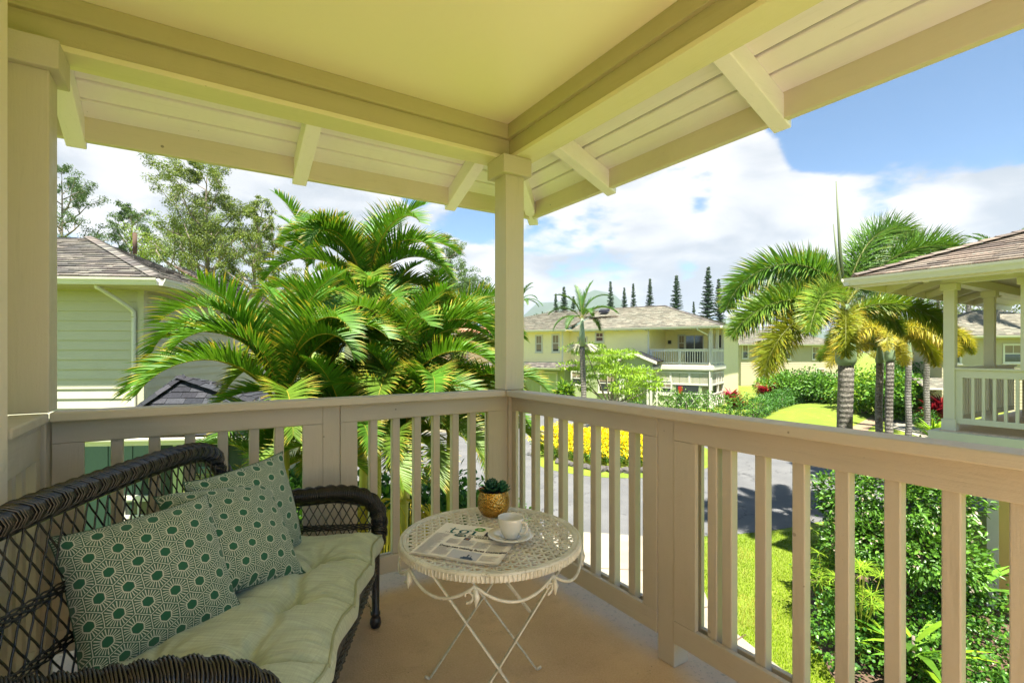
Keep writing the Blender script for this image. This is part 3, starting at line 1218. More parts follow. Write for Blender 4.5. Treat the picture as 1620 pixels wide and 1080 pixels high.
# seat frame, apron and legs
fr = MB()
for a, b in (((-0.05, -0.012), (1.25, -0.012)), ((-0.05, 0.60), (1.25, 0.60)), ((-0.05, -0.012), (-0.05, 0.60)), ((1.25, -0.012), (1.25, 0.60))):
    for z in (0.352, 0.27):
        p = [S(a[0], a[1], z), S(b[0], b[1], z)]
        fr.tube(resample(p, 0.05), 0.011, 8)
fr.build("seat_frame", M["wicker"], sofa, smooth=True)
deck = MB()
deck.hexa([S(-0.05, -0.01, 0.345), S(1.25, -0.01, 0.345), S(1.25, 0.60, 0.345), S(-0.05, 0.60, 0.345), S(-0.05, -0.01, 0.36), S(1.25, -0.01, 0.36), S(1.25, 0.60, 0.36), S(-0.05, 0.60, 0.36)])
deck.build("seat_deck", M["wicker_core"], sofa)
ap = MB()
for fam in (1, -1):
    for k in range(0, 64):
        u = -0.05 + 0.0203 * k
        pts = [S(min(1.25, max(-0.05, u + fam * 0.03 * i / 3)), -0.014 - 0.003 * fam * (1 if i % 2 else -1), 0.36 - 0.105 * i / 3) for i in range(4)]
        ap.tube(pts, 0.0042, 4, cap=False)
for k in range(7):
    pts = [S(u, -0.017 - 0.005 * math.sin(i * 1.9 + k * PI), 0.262 + 0.0085 * k) for i, u in enumerate(np.linspace(-0.05, 1.25, 110))]
    ap.tube(pts, 0.0042, 4, cap=False)
for k in range(10):                                   # loose, frayed ends
    u = rng.uniform(0.0, 0.25)
    p = S(u, -0.02, 0.262)
    ap.tube([p, p + Vector((rng.uniform(-.01, .02), rng.uniform(-.02, .01), -0.02)), p + Vector((rng.uniform(-.01, .03), rng.uniform(-.03, .01), -rng.uniform(.03, .06)))], 0.0012, 3, cap=False)
o = ap.build("front_apron", M["wicker"], sofa, smooth=True)
o["kind"] = "stuff"
leg = MB()
leg.lathe([(0.012, 0.0), (0.022, 0.006), (0.027, 0.025), (0.024, 0.045), (0.016, 0.056), (0.0225, 0.062), (0.0225, 0.074), (0.0175, 0.08), (0.0185, 0.25), (0.020, 0.37), (0.019, 0.44)], 14, cap_top=True)
leg_me = leg.mesh("leg", M["wicker_core"], True)
M["leg_paint"] = flat("black_leg_paint", (0.018, 0.016, 0.018), 0.35)
leg_me.materials[0] = M["leg_paint"]
for a, b in ((-0.052, -0.012), (1.252, -0.012), (-0.052, 0.61), (1.252, 0.61)):
    link("leg", leg_me, sofa, S(a, b, 0))


# ------------------------------------------------------------------ seat cushion
def fabric_mat(name, c, slub=0.10):
    m, N, b, _ = new_mat(name)
    tcn = N.node("ShaderNodeTexCoord")
    O_ = tcn.outputs["UV"]
    n1 = N.noise(N.vm("MULTIPLY", O_, (160, 7, 1)), 1.0, 4, 0.6)
    n2 = N.noise(N.vm("MULTIPLY", O_, (14, 300, 1)), 1.0, 3, 0.6)
    k = N.m("ADD", N.m("MULTIPLY", n1, 0.6), N.m("MULTIPLY", n2, 0.4))
    col = N.mix(N.ss(k, 0.3, 0.7), rgb(c, 1 - slub * 1.3), rgb(c, 1 + slub * 1.6))
    N.put(b.inputs["Base Color"], col)
    b.inputs["Roughness"].default_value = 0.9
    b.inputs["Sheen Weight"].default_value = 0.25
    bump(N, b, k, 0.6, 0.003)
    return m


M["cushion"] = fabric_mat("sage_fabric", (0.45, 0.51, 0.385), 0.15)
M["piping"] = flat("piping_fabric", (0.34, 0.38, 0.25), 0.85)
cu = thing("seat_cushion", "long sage green tufted seat cushion with piped edge on the loveseat", "cushion", tuple(S(0.6, 0.28, 0.36)))
NU, NV = 220, 110
BT = [(0.27, 0.165), (0.60, 0.165), (0.93, 0.165), (0.27, 0.42), (0.60, 0.42), (0.93, 0.42)]
U0, U1, V0, V1 = -0.028, 1.228, -0.035, 0.60


def cush_z(u, v):
    e = min(u - U0, U1 - u, v - V0, V1 - v)
    z = 0.444 + 0.056 * (1 - math.exp(-max(e, 0) / 0.07))
    for bu, bv in BT:
        dd = math.hypot(u - bu, v - bv)
        z -= 0.046 * math.exp(-(dd / 0.030) ** 2) + 0.036 * math.exp(-(dd / 0.10) ** 2)
        z += 0.0040 * math.cos(9 * math.atan2(v - bv, u - bu) + bu * 9) * math.exp(-((dd - 0.075) / 0.045) ** 2)
    # pulled folds between neighbouring tufts and out to the edges
    for bu in (0.27, 0.60, 0.93):
        fade = 1.0 if -1 < v < 1 else 0
        z -= 0.026 * math.exp(-((u - bu - 0.02 * math.sin(v * 14)) / 0.014) ** 2) * (0.35 + 0.65 * math.exp(-((v - 0.05) / 0.16) ** 2))
    for bv in (0.165,):
        for a, b_ in ((0.27, 0.60), (0.60, 0.93)):
            if a < u < b_:
                z -= 0.022 * math.exp(-((v - bv - 0.012 * math.sin(u * 30)) / 0.02) ** 2)
    if v < 0.12:
        z += 0.0050 * math.sin(u * 88 + 3 * math.sin(u * 21) + v * 10) * math.exp(-((v - 0.03) / 0.05) ** 2)
    z += 0.003 * math.sin(u * 31 + v * 17) + 0.002 * math.sin(u * 55 - v * 40)
    return z


mb = MB()
uvs = []
for j in range(NV + 1):
    for i in range(NU + 1):
        a, b_ = i / NU, j / NV
        u, v = U0 + (U1 - U0) * a, V0 + (V1 - V0) * b_
        # front edge waves with the tufting
        wv_ = 0.010 * (math.cos((u - 0.27) / 0.33 * 2 * PI)) * -1 * math.exp(-((v - V0) / 0.06) ** 2)
        mb.v.append(tuple(S(u, v + wv_, cush_z(u, v))))
for j in range(NV):
    for i in range(NU):
        a = j * (NU + 1) + i
        mb.f.append((a, a + 1, a + NU + 2, a + NU + 1))
        mb.mi.append(0)
# side walls: bulging boxing down to the deck
loop = [i for i in range(NU + 1)] + [(j * (NU + 1) + NU) for j in range(1, NV + 1)] + [NV * (NU + 1) + i for i in range(NU - 1, -1, -1)] + [j * (NU + 1) for j in range(NV - 1, 0, -1)]
cen = S(0.6, 0.28, 0)
prev = loop
SIDE = 7
for k in range(1, SIDE + 1):
    t_ = k / SIDE
    cur_ = []
    for li in loop:
        p = Vector(mb.v[li])
        o_ = (Vector((p.x, p.y, 0)) - Vector((cen.x, cen.y, 0)))
        # outward direction in the cushion's own axes
        du, dv = o_.dot(SU) / 0.63, o_.dot(SV) / 0.32
        od = SU * (abs(du) ** 5 * math.copysign(1, du)) + SV * (abs(dv) ** 5 * math.copysign(1, dv))
        od = od.normalized() if od.length > 1e-6 else Vector((0, 0, 0))
        z = p.z + (0.362 - p.z) * t_
        cur_.append(len(mb.v))
        q = p + od * 0.016 * math.sin(PI * min(1, t_ * 1.0)) - od * 0.012 * t_ * t_
        mb.v.append((q.x, q.y, z))
    n = len(loop)
    for i in range(n):
        j = (i + 1) % n
        mb.f.append((prev[i], cur_[i], cur_[j], prev[j]))
        mb.mi.append(0)
    prev = cur_
co_ = mb.build("cushion_body", M["cushion"], cu, smooth=True)
me = co_.data
uvl = me.uv_layers.new(name="UVMap")
invm = MWD[cu.name]
arr = np.zeros(len(me.loops) * 2, dtype=np.float32)
vco = np.zeros(len(me.vertices) * 3, dtype=np.float32)
me.vertices.foreach_get("co", vco)
vco = vco.reshape(-1, 3)
lv = np.zeros(len(me.loops), dtype=np.int32)
me.loops.foreach_get("vertex_index", lv)
uvv = np.stack([vco @ np.array(SU) , vco @ np.array(SV) + vco[:, 2]], axis=1)
uvl.data.foreach_set("uv", uvv[lv].astype(np.float32).ravel())
pip = [Vector((MWD[cu.name] @ me.vertices[li].co)) + Vector((0, 0, 0.001)) for li in loop]
MB().tube(pip, 0.0048, 6, closed=True).build("piping", M["piping"], cu, smooth=True)
pip2 = [S(u, -0.028 + (-0.012 if 0 else 0), 0.366) for u in np.linspace(U0, U1, 40)]
for bu, bv in BT:
    MB().lathe([(0.0, 0.006), (0.008, 0.0055), (0.0125, 0.002), (0.013, -0.002), (0.008, -0.006)], 14, S(bu, bv, cush_z(bu, bv) + 0.003), cap_bottom=False).build("tuft_button", M["cushion"], cu, smooth=True)


# ------------------------------------------------------------------ patterned pillows
def hex_mat():
    m, N, b, _ = new_mat("hexagon_print_fabric")
    uv = N.node("ShaderNodeTexCoord").outputs["UV"]
    wob = N.noise(uv, 30, 3, 0.6, out="Color")
    uvw = N.vm("ADD", uv, N.vm("SCALE", N.vm("SUBTRACT", wob, (0.5, 0.5, 0.5)), s=0.006))
    CELL = 0.067
    p = N.vm("SCALE", uvw, s=1 / CELL)
    px_, py_, _z = N.sep(p)
    s3 = math.sqrt(3)

    def wrap(x, per, off):
        return N.m("SUBTRACT", N.m("FLOORED_MODULO", N.m("ADD", x, off), per), per / 2)
    ax, ay = wrap(px_, 1.0, 0.0), wrap(py_, s3, 0.0)
    bx_, by_ = wrap(px_, 1.0, 0.5), wrap(py_, s3, s3 / 2)
    la = N.m("ADD", N.m("MULTIPLY", ax, ax), N.m("MULTIPLY", ay, ay))
    lb = N.m("ADD", N.m("MULTIPLY", bx_, bx_), N.m("MULTIPLY", by_, by_))
    f = N.m("LESS_THAN", lb, la)

    def pick(a, c):
        return N.m("ADD", a, N.m("MULTIPLY", f, N.m("SUBTRACT", c, a)))
    x, y = pick(ax, bx_), pick(ay, by_)
    ax2, ay2 = N.m("ABSOLUTE", x), N.m("ABSOLUTE", y)
    hexd = N.m("MAXIMUM", ax2, N.m("ADD", N.m("MULTIPLY", ax2, 0.5), N.m("MULTIPLY", ay2, s3 / 2)))   # 0 centre, 0.5 edge
    rad = N.m("SQRT", N.m("ADD", N.m("MULTIPLY", x, x), N.m("MULTIPLY", y, y)))
    hex2 = N.m("ADD", N.m("MULTIPLY", hexd, 0.75), N.m("MULTIPLY", rad, 0.25))
    ang = N.m("ARCTAN2", y, x)
    dark, mid, pale = (0.016, 0.115, 0.060, 1), (0.050, 0.128, 0.085, 1), (0.58, 0.62, 0.51, 1)
    core = N.ss(hex2, 0.168, 0.180, 1, 0)
    ring = N.m("MULTIPLY", N.ss(hex2, 0.186, 0.198), N.ss(hex2, 0.226, 0.240, 1, 0))
    spoke_a = N.m("MULTIPLY_ADD", N.m("COSINE", N.m("MULTIPLY", ang, 24)), 0.5, 0.5)
    spokes = N.m("MULTIPLY", N.ss(spoke_a, 0.58, 0.82), N.m("MULTIPLY", N.ss(hex2, 0.235, 0.25), N.ss(hex2, 0.445, 0.46, 1, 0)))
    short = N.m("MULTIPLY", N.ss(N.m("MULTIPLY_ADD", N.m("COSINE", N.m("MULTIPLY", ang, 24)), 0.5, 0.5), 0.45, 0.7), N.m("MULTIPLY", N.ss(hex2, 0.215, 0.225), N.ss(hex2, 0.27, 0.285, 1, 0)))
    edge = N.ss(hexd, 0.478, 0.490)
    w = N.m("MAXIMUM", N.m("MAXIMUM", ring, spokes), N.m("MAXIMUM", N.m("MULTIPLY", short, 0.8), edge))
    w = N.m("MULTIPLY", w, N.ss(N.noise(uv, 220, 2), 0.2, 0.5, 0.72, 1.0))
    col = N.mix(w, mid, pale)
    col = N.mix(core, col, dark)
    weave = N.m("MULTIPLY", N.m("SINE", N.m("MULTIPLY", N.sep(uv)[0], 4200)), N.m("SINE", N.m("MULTIPLY", N.sep(uv)[1], 4200)))
    N.put(b.inputs["Base Color"], col)
    b.inputs["Roughness"].default_value = 0.92
    b.inputs["Sheen Weight"].default_value = 0.2
    bump(N, b, N.m("ADD", N.noise(uv, 420, 2), N.m("MULTIPLY", weave, 0.2)), 0.25, 0.002)
    return m


M["hexprint"] = hex_mat()


M["pillow_seam"] = flat("pillow_seam_cord", (0.05, 0.11, 0.075), 0.9)


def pillow(label, c, Rm, size, uvoff, thick=0.10, seed=0):
    R3 = Matrix(Rm)
    t = thing("throw_pillow", label, "pillow", c, 0, "patterned pillows on the loveseat")
    n = 44
    r2 = random.Random(seed)
    ph = [r2.uniform(0, 6.28) for _ in range(6)]
    V, Fq, UV = [], [], []
    for side in (1, -1):
        base = len(V)
        for j in range(n + 1):
            for i in range(n + 1):
                a, b_ = -1 + 2 * i / n, -1 + 2 * j / n
                # pulled-in sides, pointed corners
                k = 1 - 0.075 * (1 - abs(b_) ** 3) * abs(a) ** 3
                k2 = 1 - 0.075 * (1 - abs(a) ** 3) * abs(b_) ** 3
                x, y = a * k * size / 2 * 1.03, b_ * k2 * size / 2 * 1.03
                th = thick * ((1 - abs(a) ** 2.4) * (1 - abs(b_) ** 2.4)) ** 0.45
                cor = (abs(a) * abs(b_)) ** 3
                wr_ = 0.004 * math.sin(9 * a + ph[0] + 4 * b_) * (1 - max(abs(a), abs(b_))) + 0.007 * math.sin(7 * b_ - 3 * a + ph[1]) * cor
                fold = 0.006 * math.sin(14 * (a + b_ * math.copysign(1, a)) + ph[2]) * max(0, abs(a) + abs(b_) - 1.1) * (1 - max(abs(a), abs(b_)) ** 4)
                z = side * th + wr_ + fold + 0.014 * cor * math.sin(ph[3] + a * 2 + b_)
                V.append(R3 @ Vector((x, y, z)))
                UV.append((a * size / 2 * 1.04 + uvoff[0] + (0.5 if side < 0 else 0), b_ * size / 2 * 1.04 + uvoff[1]))
        for j in range(n):
            for i in range(n):
                q = base + j * (n + 1) + i
                f_ = (q, q + 1, q + n + 2, q + n + 1)
                Fq.append(f_ if side > 0 else f_[::-1])
    me = bpy.data.meshes.new("pillow_cover")
    me.from_pydata([tuple(v) for v in V], [], Fq)
    me.materials.append(M["hexprint"])
    ul = me.uv_layers.new(name="UVMap")
    lv = np.zeros(len(me.loops), dtype=np.int32)
    me.loops.foreach_get("vertex_index", lv)
    ul.data.foreach_set("uv", np.array(UV, dtype=np.float32)[lv].ravel())
    me.polygons.foreach_set("use_smooth", [True] * len(me.polygons))
    o_ = bpy.data.objects.new("pillow_cover", me)
    COL.objects.link(o_)
    o_.parent = t
    # seam cord round the edge
    pts = []
    for s in range(4):
        for k in range(30):
            a = -1 + 2 * k / 30
            x, y = [(a, -1), (1, a), (-a, 1), (-1, -a)][s]
            kx = 1 - 0.075 * (1 - abs(y) ** 3) * abs(x) ** 3
            ky = 1 - 0.075 * (1 - abs(x) ** 3) * abs(y) ** 3
            cor = (abs(x) * abs(y)) ** 3
            z = 0.007 * math.sin(7 * y - 3 * x + ph[1]) * cor + 0.014 * cor * math.sin(ph[3] + x * 2 + y)
            pts.append(R3 @ Vector((x * kx * size / 2 * 1.03, y * ky * size / 2 * 1.03, z)))
    MB().tube(pts, 0.0022, 5, closed=True).build("pillow_seam", M["pillow_seam"], t, smooth=True, world=False)
    return t


pillow("front patterned green pillow leaning forward nearest the loveseat's near arm", (-1.690, -0.705, 0.622),
       [[0.9384, -0.2322, 0.2557], [0.3343, 0.4245, -0.8414], [0.0869, 0.8751, 0.4760]], 0.40, (0.012, 0.008), seed=1)
pillow("patterned green pillow in the middle, tucked between two matching ones", (-1.470, -0.505, 0.638),
       [[0.8958, -0.2167, 0.3879], [0.4290, 0.6492, -0.6281], [-0.1157, 0.7291, 0.6745]], 0.40, (0.031, 0.02), seed=2)
pillow("patterned green pillow standing upright at the back, nearest the far arm", (-1.405, -0.328, 0.652),
       [[0.8591, -0.1971, 0.4722], [0.5033, 0.1595, -0.8492], [0.0921, 0.9673, 0.2363]], 0.40, (0.02, 0.047), seed=3)

# ------------------------------------------------------------------ bistro table
TC = Vector((-0.69, -1.01, 0))
TP = Vector((0.396, 0.918, 0)).normalized()
TW = Vector((0.918, -0.396, 0)).normalized()
TR, TZ = 0.315, 0.65


def T(w, p, z):
    return TC + TW * w + TP * p + Vector((0, 0, z))


def aged_white():
    m, N, b, _ = new_mat("aged_white_metal")
    P = N.node("ShaderNodeNewGeometry").outputs["Position"]
    n1 = N.noise(P, 14, 6, 0.7)
    n2 = N.noise(P, 60, 4, 0.7)
    c = N.mix(N.ss(n1, 0.35, 0.7), (0.60, 0.58, 0.49, 1), (0.76, 0.75, 0.67, 1))
    c = N.mix(N.ss(n2, 0.55, 0.72, 0, 0.7), c, (0.27, 0.23, 0.10, 1))
    N.put(b.inputs["Base Color"], c)
    b.inputs["Roughness"].default_value = 0.36
    bump(N, b, n2, 0.2, 0.004)
    return m


M["bistro"] = aged_white()
tb = thing("bistro_table", "round white metal folding bistro table with pierced star lattice top", "table", tuple(TC))
lt = MB()
sp = 0.0335
for k3, ang in enumerate((8, 68, 128)):
    dirv = Vector((math.cos(R_(ang)), math.sin(R_(ang)), 0))
    nrm = Vector((-dirv.y, dirv.x, 0))
    h = sp * math.sqrt(3) / 2
    for k in range(-13, 14):
        off = k * h
        if abs(off) > TR - 0.022:
            continue
        L = math.sqrt((TR - 0.012) ** 2 - off ** 2)
        c = TC + nrm * off + Vector((0, 0, TZ - 0.0035 + 0.0006 * k3))
        lt.bar(c - dirv * L, c + dirv * L, 0.0066, 0.0022)
o = lt.build("lattice_top", M["bistro"], tb)
o["kind"] = "stuff"
rim = MB()
rim.lathe([(TR - 0.020, TZ - 0.004), (TR - 0.018, TZ + 0.001), (TR - 0.008, TZ + 0.002), (TR - 0.006, TZ - 0.001), (TR - 0.002, TZ + 0.003), (TR + 0.003, TZ + 0.002), (TR + 0.006, TZ - 0.003), (TR + 0.006, TZ - 0.023), (TR + 0.002, TZ - 0.026), (TR - 0.003, TZ - 0.023), (TR - 0.003, TZ - 0.006)], 96, TC, cap_bottom=False)
rim.build("table_rim", M["bistro"], tb, smooth=False)
rib = MB()
for k in range(150):
    a = 2 * PI * k / 150
    e = Vector((math.cos(a), math.sin(a), 0))
    tl = Vector((-e.y, e.x, 0)) * rng.uniform(-0.0025, 0.0025)
    rib.tube([TC + e * (TR + 0.0062) + Vector((0, 0, TZ - 0.004)) + tl, TC + e * (TR + 0.0062) + Vector((0, 0, TZ - 0.024)) - tl], 0.0032, 4, cap=False)
o = rib.build("ribbed_band", M["bistro"], tb, smooth=True)
o["kind"] = "stuff"
for k in range(8):
    a0 = R_(210 + 45 * k - math.degrees(math.atan2(0, 1)))
    pt = []
    for i in range(19):
        t_ = i / 18
        a = a0 + t_ * R_(45)
        e = TW * math.cos(a) + TP * math.sin(a)
        zz = TZ - 0.034 - 0.05 * (1 - (2 * t_ - 1) ** 2) * 1.0
        pt.append(TC + e * (TR + 0.005) + Vector((0, 0, zz)))
    MB().tube(pt, 0.0052, 6, twist=0.5).build("rope_swag", M["bistro"], tb, smooth=True)
    e = TW * math.cos(a0) + TP * math.sin(a0)
    tg = TW * -math.sin(a0) + TP * math.cos(a0)
    c0 = TC + e * (TR + 0.006) + Vector((0, 0, TZ - 0.034))
    sc = MB()
    spi = []
    for i in range(26):
        f_ = i / 25
        an = -0.2 + f_ * 5.2
        r_ = 0.021 * (1 - 0.72 * f_)
        spi.append(c0 + tg * (-0.022 + r_ * math.sin(an) * 1.0) + Vector((0, 0, -0.028 + r_ * math.cos(an) * -1.0)) + e * 0.002)
    sc.tube([c0 + Vector((0, 0, 0.0)), c0 - tg * 0.002 + Vector((0, 0, -0.025))] + [], 0.005, 6)
    sc.tube(spi, [0.0048 - 0.0018 * i / 25 for i in range(26)], 6)
    sc.tube([c0 + Vector((0, 0, -0.008)), c0 + tg * 0.006 + e * .004 + Vector((0, 0, -0.032)), c0 + tg * 0.003 + e * .006 + Vector((0, 0, -0.058))], [0.008, 0.010, 0.002], 6)
    sc.build("scroll_bracket", M["bistro"], tb, smooth=True)
for p_ in (0.235, -0.225):
    for s_ in (1, -1):
        w0 = 0.216 if p_ > 0 else 0.205
        q = p_ + 0.006 * s_
        lb = MB()
        a, b_ = T(s_ * w0, q, 0.622), T(-s_ * (w0 - .002), q, 0.006)
        lb.bar(a, b_, 0.006, 0.015, tuple(TP))
        lb.build("leg", M["bistro"], tb, bevel=0.002)
        fb = MB().tube([b_ + Vector((0, 0, -0.004)) - TW * s_ * 0.002, b_ + Vector((0, 0, 0.006)) - TW * s_ * 0.022], 0.006, 8)
        fb.build("foot", M["bistro"], tb, smooth=True)
MB().bar(T(-0.03, -0.1, 0.62), T(0.105, -0.205, 0.47), 0.005, 0.012).build("stay_bar", M["bistro"], tb, bevel=0.002)
MB().tube([T(-0.1, -0.232, .30), T(0.1, -0.232, .30)], 0.0045, 6).build("cross_bar", M["bistro"], tb, smooth=True) if False else None
for p_ in (0.235, -0.225):
    MB().tube([T(0, p_ - 0.016, 0.315), T(0, p_ + 0.016, 0.315)], 0.006, 8).build("pivot_bolt", M["bistro"], tb, smooth=True)
for s_ in (1, -1):
    MB().bar(T(s_ * 0.21, 0.235, 0.618), T(s_ * 0.21, -0.225, 0.618), 0.012, 0.006).build("top_bar", M["bistro"], tb, bevel=0.002)


# ------------------------------------------------------------------ cup, saucer, pot, succulent, newspaper
def ceramic():
    m, N, b, _ = new_mat("white_ceramic")
    b.inputs["Base Color"].default_value = (0.72, 0.71, 0.67, 1)
    b.inputs["Roughness"].default_value = 0.12
    b.inputs["Coat Weight"].default_value = 0.5
    M["ceramic"] = m


ceramic()
SCN = Vector((-0.663, -1.102, TZ + 0.0085))
sa = MB().lathe([(0.0, 0.002), (0.025, 0.001), (0.029, 0.0), (0.033, 0.004), (0.055, 0.0115), (0.078, 0.0165), (0.0805, 0.0185), (0.079, 0.0195), (0.055, 0.0145), (0.033, 0.0075), (0.027, 0.0055), (0.0, 0.0055)], 48, SCN, cap_bottom=False)
so_ = sa.build("saucer", M["ceramic"], None, smooth=True)
tag(so_, "white saucer under the coffee cup, lying over the newspaper corner", "saucer")
cupt = thing("coffee_cup", "empty white coffee cup standing on its saucer, handle to the right", "cup", tuple(SCN + Vector((0, 0, 0.006))))
CO = SCN + Vector((0, 0, 0.0062))
MB().lathe([(0.0, 0.002), (0.022, 0.0), (0.0245, 0.002), (0.026, 0.006), (0.033, 0.018), (0.040, 0.037), (0.0435, 0.056), (0.0455, 0.070), (0.0450, 0.0715), (0.0435, 0.070), (0.0410, 0.055), (0.0375, 0.038), (0.030, 0.019), (0.020, 0.009), (0.0, 0.0075)], 48, CO, cap_bottom=False).build("cup_bowl", M["ceramic"], cupt, smooth=True)
hd = (RT * 0.82 - FW * 0.57).normalized()
hp = catmull([CO + hd * 0.041 + Vector((0, 0, 0.058)), CO + hd * 0.058 + Vector((0, 0, 0.060)), CO + hd * 0.067 + Vector((0, 0, 0.045)), CO + hd * 0.058 + Vector((0, 0, 0.026)), CO + hd * 0.036 + Vector((0, 0, 0.020))], 0.003)
MB().tube(hp, 0.0046, 8).build("cup_handle", M["ceramic"], cupt, smooth=True)


def gold_mat():
    m, N, b, _ = new_mat("hammered_gold")
    O_ = N.node("ShaderNodeTexCoord").outputs["Object"]
    v = N.node("ShaderNodeTexVoronoi")
    N.put(v.inputs["Vector"], O_)
    v.inputs["Scale"].default_value = 120
    n = N.noise(O_, 25, 4)
    N.put(b.inputs["Base Color"], N.mix(N.ss(n, 0.35, 0.7), (0.42, 0.23, 0.045, 1), (0.66, 0.42, 0.12, 1)))
    b.inputs["Metallic"].default_value = 1.0
    b.inputs["Roughness"].default_value = 0.2
    bump(N, b, v.outputs["Distance"], 0.9, 0.004)
    M["gold"] = m


gold_mat()
PO = Vector((-0.575, -0.835, TZ + 0.003))
pot = thing("gold_pot", "small hammered gold pot at the back of the bistro table", "pot", tuple(PO))
MB().lathe([(0.040, 0.0), (0.050, 0.006), (0.062, 0.028), (0.0655, 0.050), (0.062, 0.074), (0.054, 0.096), (0.0525, 0.098), (0.0505, 0.096), (0.055, 0.075), (0.055, 0.03), (0.04, 0.012), (0.0, 0.01)], 40, PO).build("pot_body", M["gold"], pot, smooth=True)
MB().lathe([(0.0, 0.087), (0.053, 0.0865)], 24, PO, cap_bottom=False).build("potting_soil", M["soil"], pot)


def rosette(mb, c, r, h, n, col, tipc, tilt, seed, pitch0=0.25, spread=1.0):
    r2 = random.Random(seed)
    for i in range(n):
        f_ = (i + 0.5) / n
        a = i * 2.399963
        el = R_(86 - 74 * f_ ** 0.75 * spread)
        L = r * (0.45 + 0.62 * f_) * r2.uniform(0.92, 1.06)
        w = L * 0.30
        dh = Vector((math.cos(a), math.sin(a), 0))
        dv = (dh * math.cos(el) + Vector((0, 0, 1)) * math.sin(el))
        dv = (dv + Vector(tilt)).normalized()
        sd_ = dv.cross(Vector((0, 0, 1)))
        sd_ = sd_.normalized() if sd_.length > .05 else Vector((1, 0, 0))
        up_ = sd_.cross(dv).normalized()
        b = Vector(c) + Vector((0, 0, h * (1 - f_)))
        th = w * 0.35
        mb.col = col if i % 3 else tuple(x * 1.25 for x in col)
        s0 = mb.add([b, b + dv * L * .45 + sd_ * w + up_ * th * .6, b + dv * L * .45 + up_ * th * .1, b + dv * L * .45 - sd_ * w + up_ * th * .6, b + dv * L * .45 - up_ * th * 1.1,
                     b + dv * L * .8 + sd_ * w * .62 + up_ * th * .9, b + dv * L * .8 + up_ * th * .5, b + dv * L * .8 - sd_ * w * .62 + up_ * th * .9, b + dv * L * .8 - up_ * th * .2, b + dv * L + up_ * th * 1.3],
                    [(0, 1, 2), (0, 2, 3), (0, 4, 1), (0, 3, 4), (1, 5, 6, 2), (2, 6, 7, 3), (1, 4, 8, 5), (4, 3, 7, 8), (5, 9, 6), (6, 9, 7), (5, 8, 9), (8, 7, 9)])
        mb.c[s0 + 9] = tipc


M["succulent"] = attr_mat("succulent_leaf", 0.45, 0.5, 0.12, 60)
suc = thing("succulent", "dark green succulent rosettes growing in the gold pot", "succulent", tuple(PO + Vector((0, 0, .088))))
for k, (cx_, cy_, r_, n_r, colr, tl, sd_) in enumerate([(-0.012, 0.0, 0.052, 40, (0.022, 0.085, 0.040), (0, 0, 0.1), 1), (0.034, 0.006, 0.042, 34, (0.030, 0.125, 0.052), (0.3, 0, 0.1), 2), (-0.006, 0.03, 0.046, 30, (0.018, 0.075, 0.034), (0, 0.2, 0.4), 3)]):
    mb = MB()
    mb.col = colr
    rosette(mb, PO + RT * cx_ + FW * cy_ + Vector((0, 0, 0.088)), r_, 0.032, n_r, colr, (0.035, 0.10, 0.05), tuple(RT * tl[0] + FW * tl[1] + Vector((0, 0, tl[2]))), sd_)
    mb.build("rosette", M["succulent"], suc)
mb = MB()
mb.col = (0.20, 0.20, 0.04)
for k in range(7):
    c = PO - RT * (0.036 + 0.006 * (k % 3)) + FW * (-0.006 + 0.005 * (k // 3)) + Vector((0, 0, 0.088))
    for i in range(4):
        rosette(mb, c + Vector((0, 0, 0.004 * i)) - RT * .002 * i, 0.014, 0.004, 6, (0.24, 0.24, 0.05) if i < 3 else (0.42, 0.16, 0.07), (0.42, 0.2, 0.08), tuple(-RT * .2), k * 9 + i)
mb.build("stonecrop", M["succulent"], suc)

# newspaper: folded sheets, flat print on the top one
NZ = TZ + 0.0045
na, nb_, nd = Vector((-0.995, -1.021, 0)), Vector((-0.781, -0.809, 0)), Vector((-0.813, -1.252, 0))
ex = (nd - na)                       # along the lower edge of the page (reading direction)
ey = (nb_ - na)                      # up the page
WX, WY = ex.length, ey.length
ex.normalize()
ey = (ey - ex * ey.dot(ex) * 0.55).normalized()
PW, PH = 0.300, 0.292
news = thing("newspaper", "folded newspaper with a big green masthead lying on the bistro table", "newspaper", tuple(na + Vector((0, 0, NZ))))
M["paper"] = flat("newsprint", (0.86, 0.82, 0.77), 0.85, var=0.04, scale=30)
M["ink"] = flat("black_ink", (0.035, 0.035, 0.04), 0.8)
M["ink_grey"] = flat("grey_print", (0.58, 0.55, 0.53), 0.85, var=0.25, scale=300)
M["ink_mast"] = flat("masthead_ink", (0.30, 0.28, 0.28), .8)
M["ink_teal"] = flat("teal_ink", (0.01, 0.12, 0.12), 0.8)
M["ink_green"] = flat("green_ink", (0.12, 0.36, 0.06), 0.8)
M["ink_blue"] = flat("blue_ink", (0.06, 0.09, 0.16), 0.8)
M["ink_skin"] = flat("photo_print", (0.28, 0.15, 0.10), 0.8)
M["ink_photo"] = flat("pale_photo_print", (0.52, 0.53, 0.60), 0.85)


def NP(x, y, z=0.0):
    """a point on the page, x along the lines of print, y up the page, in metres"""
    curl = 0.006 * max(0, (x - PW * 0.72) / (PW * 0.28)) ** 2 * (1 if y < PH * .5 else 0.4)
    return na + ex * x + ey * y + Vector((0, 0, NZ + z + curl + 0.0015 * math.sin(x * 20) * math.sin(y * 14 + 1)))


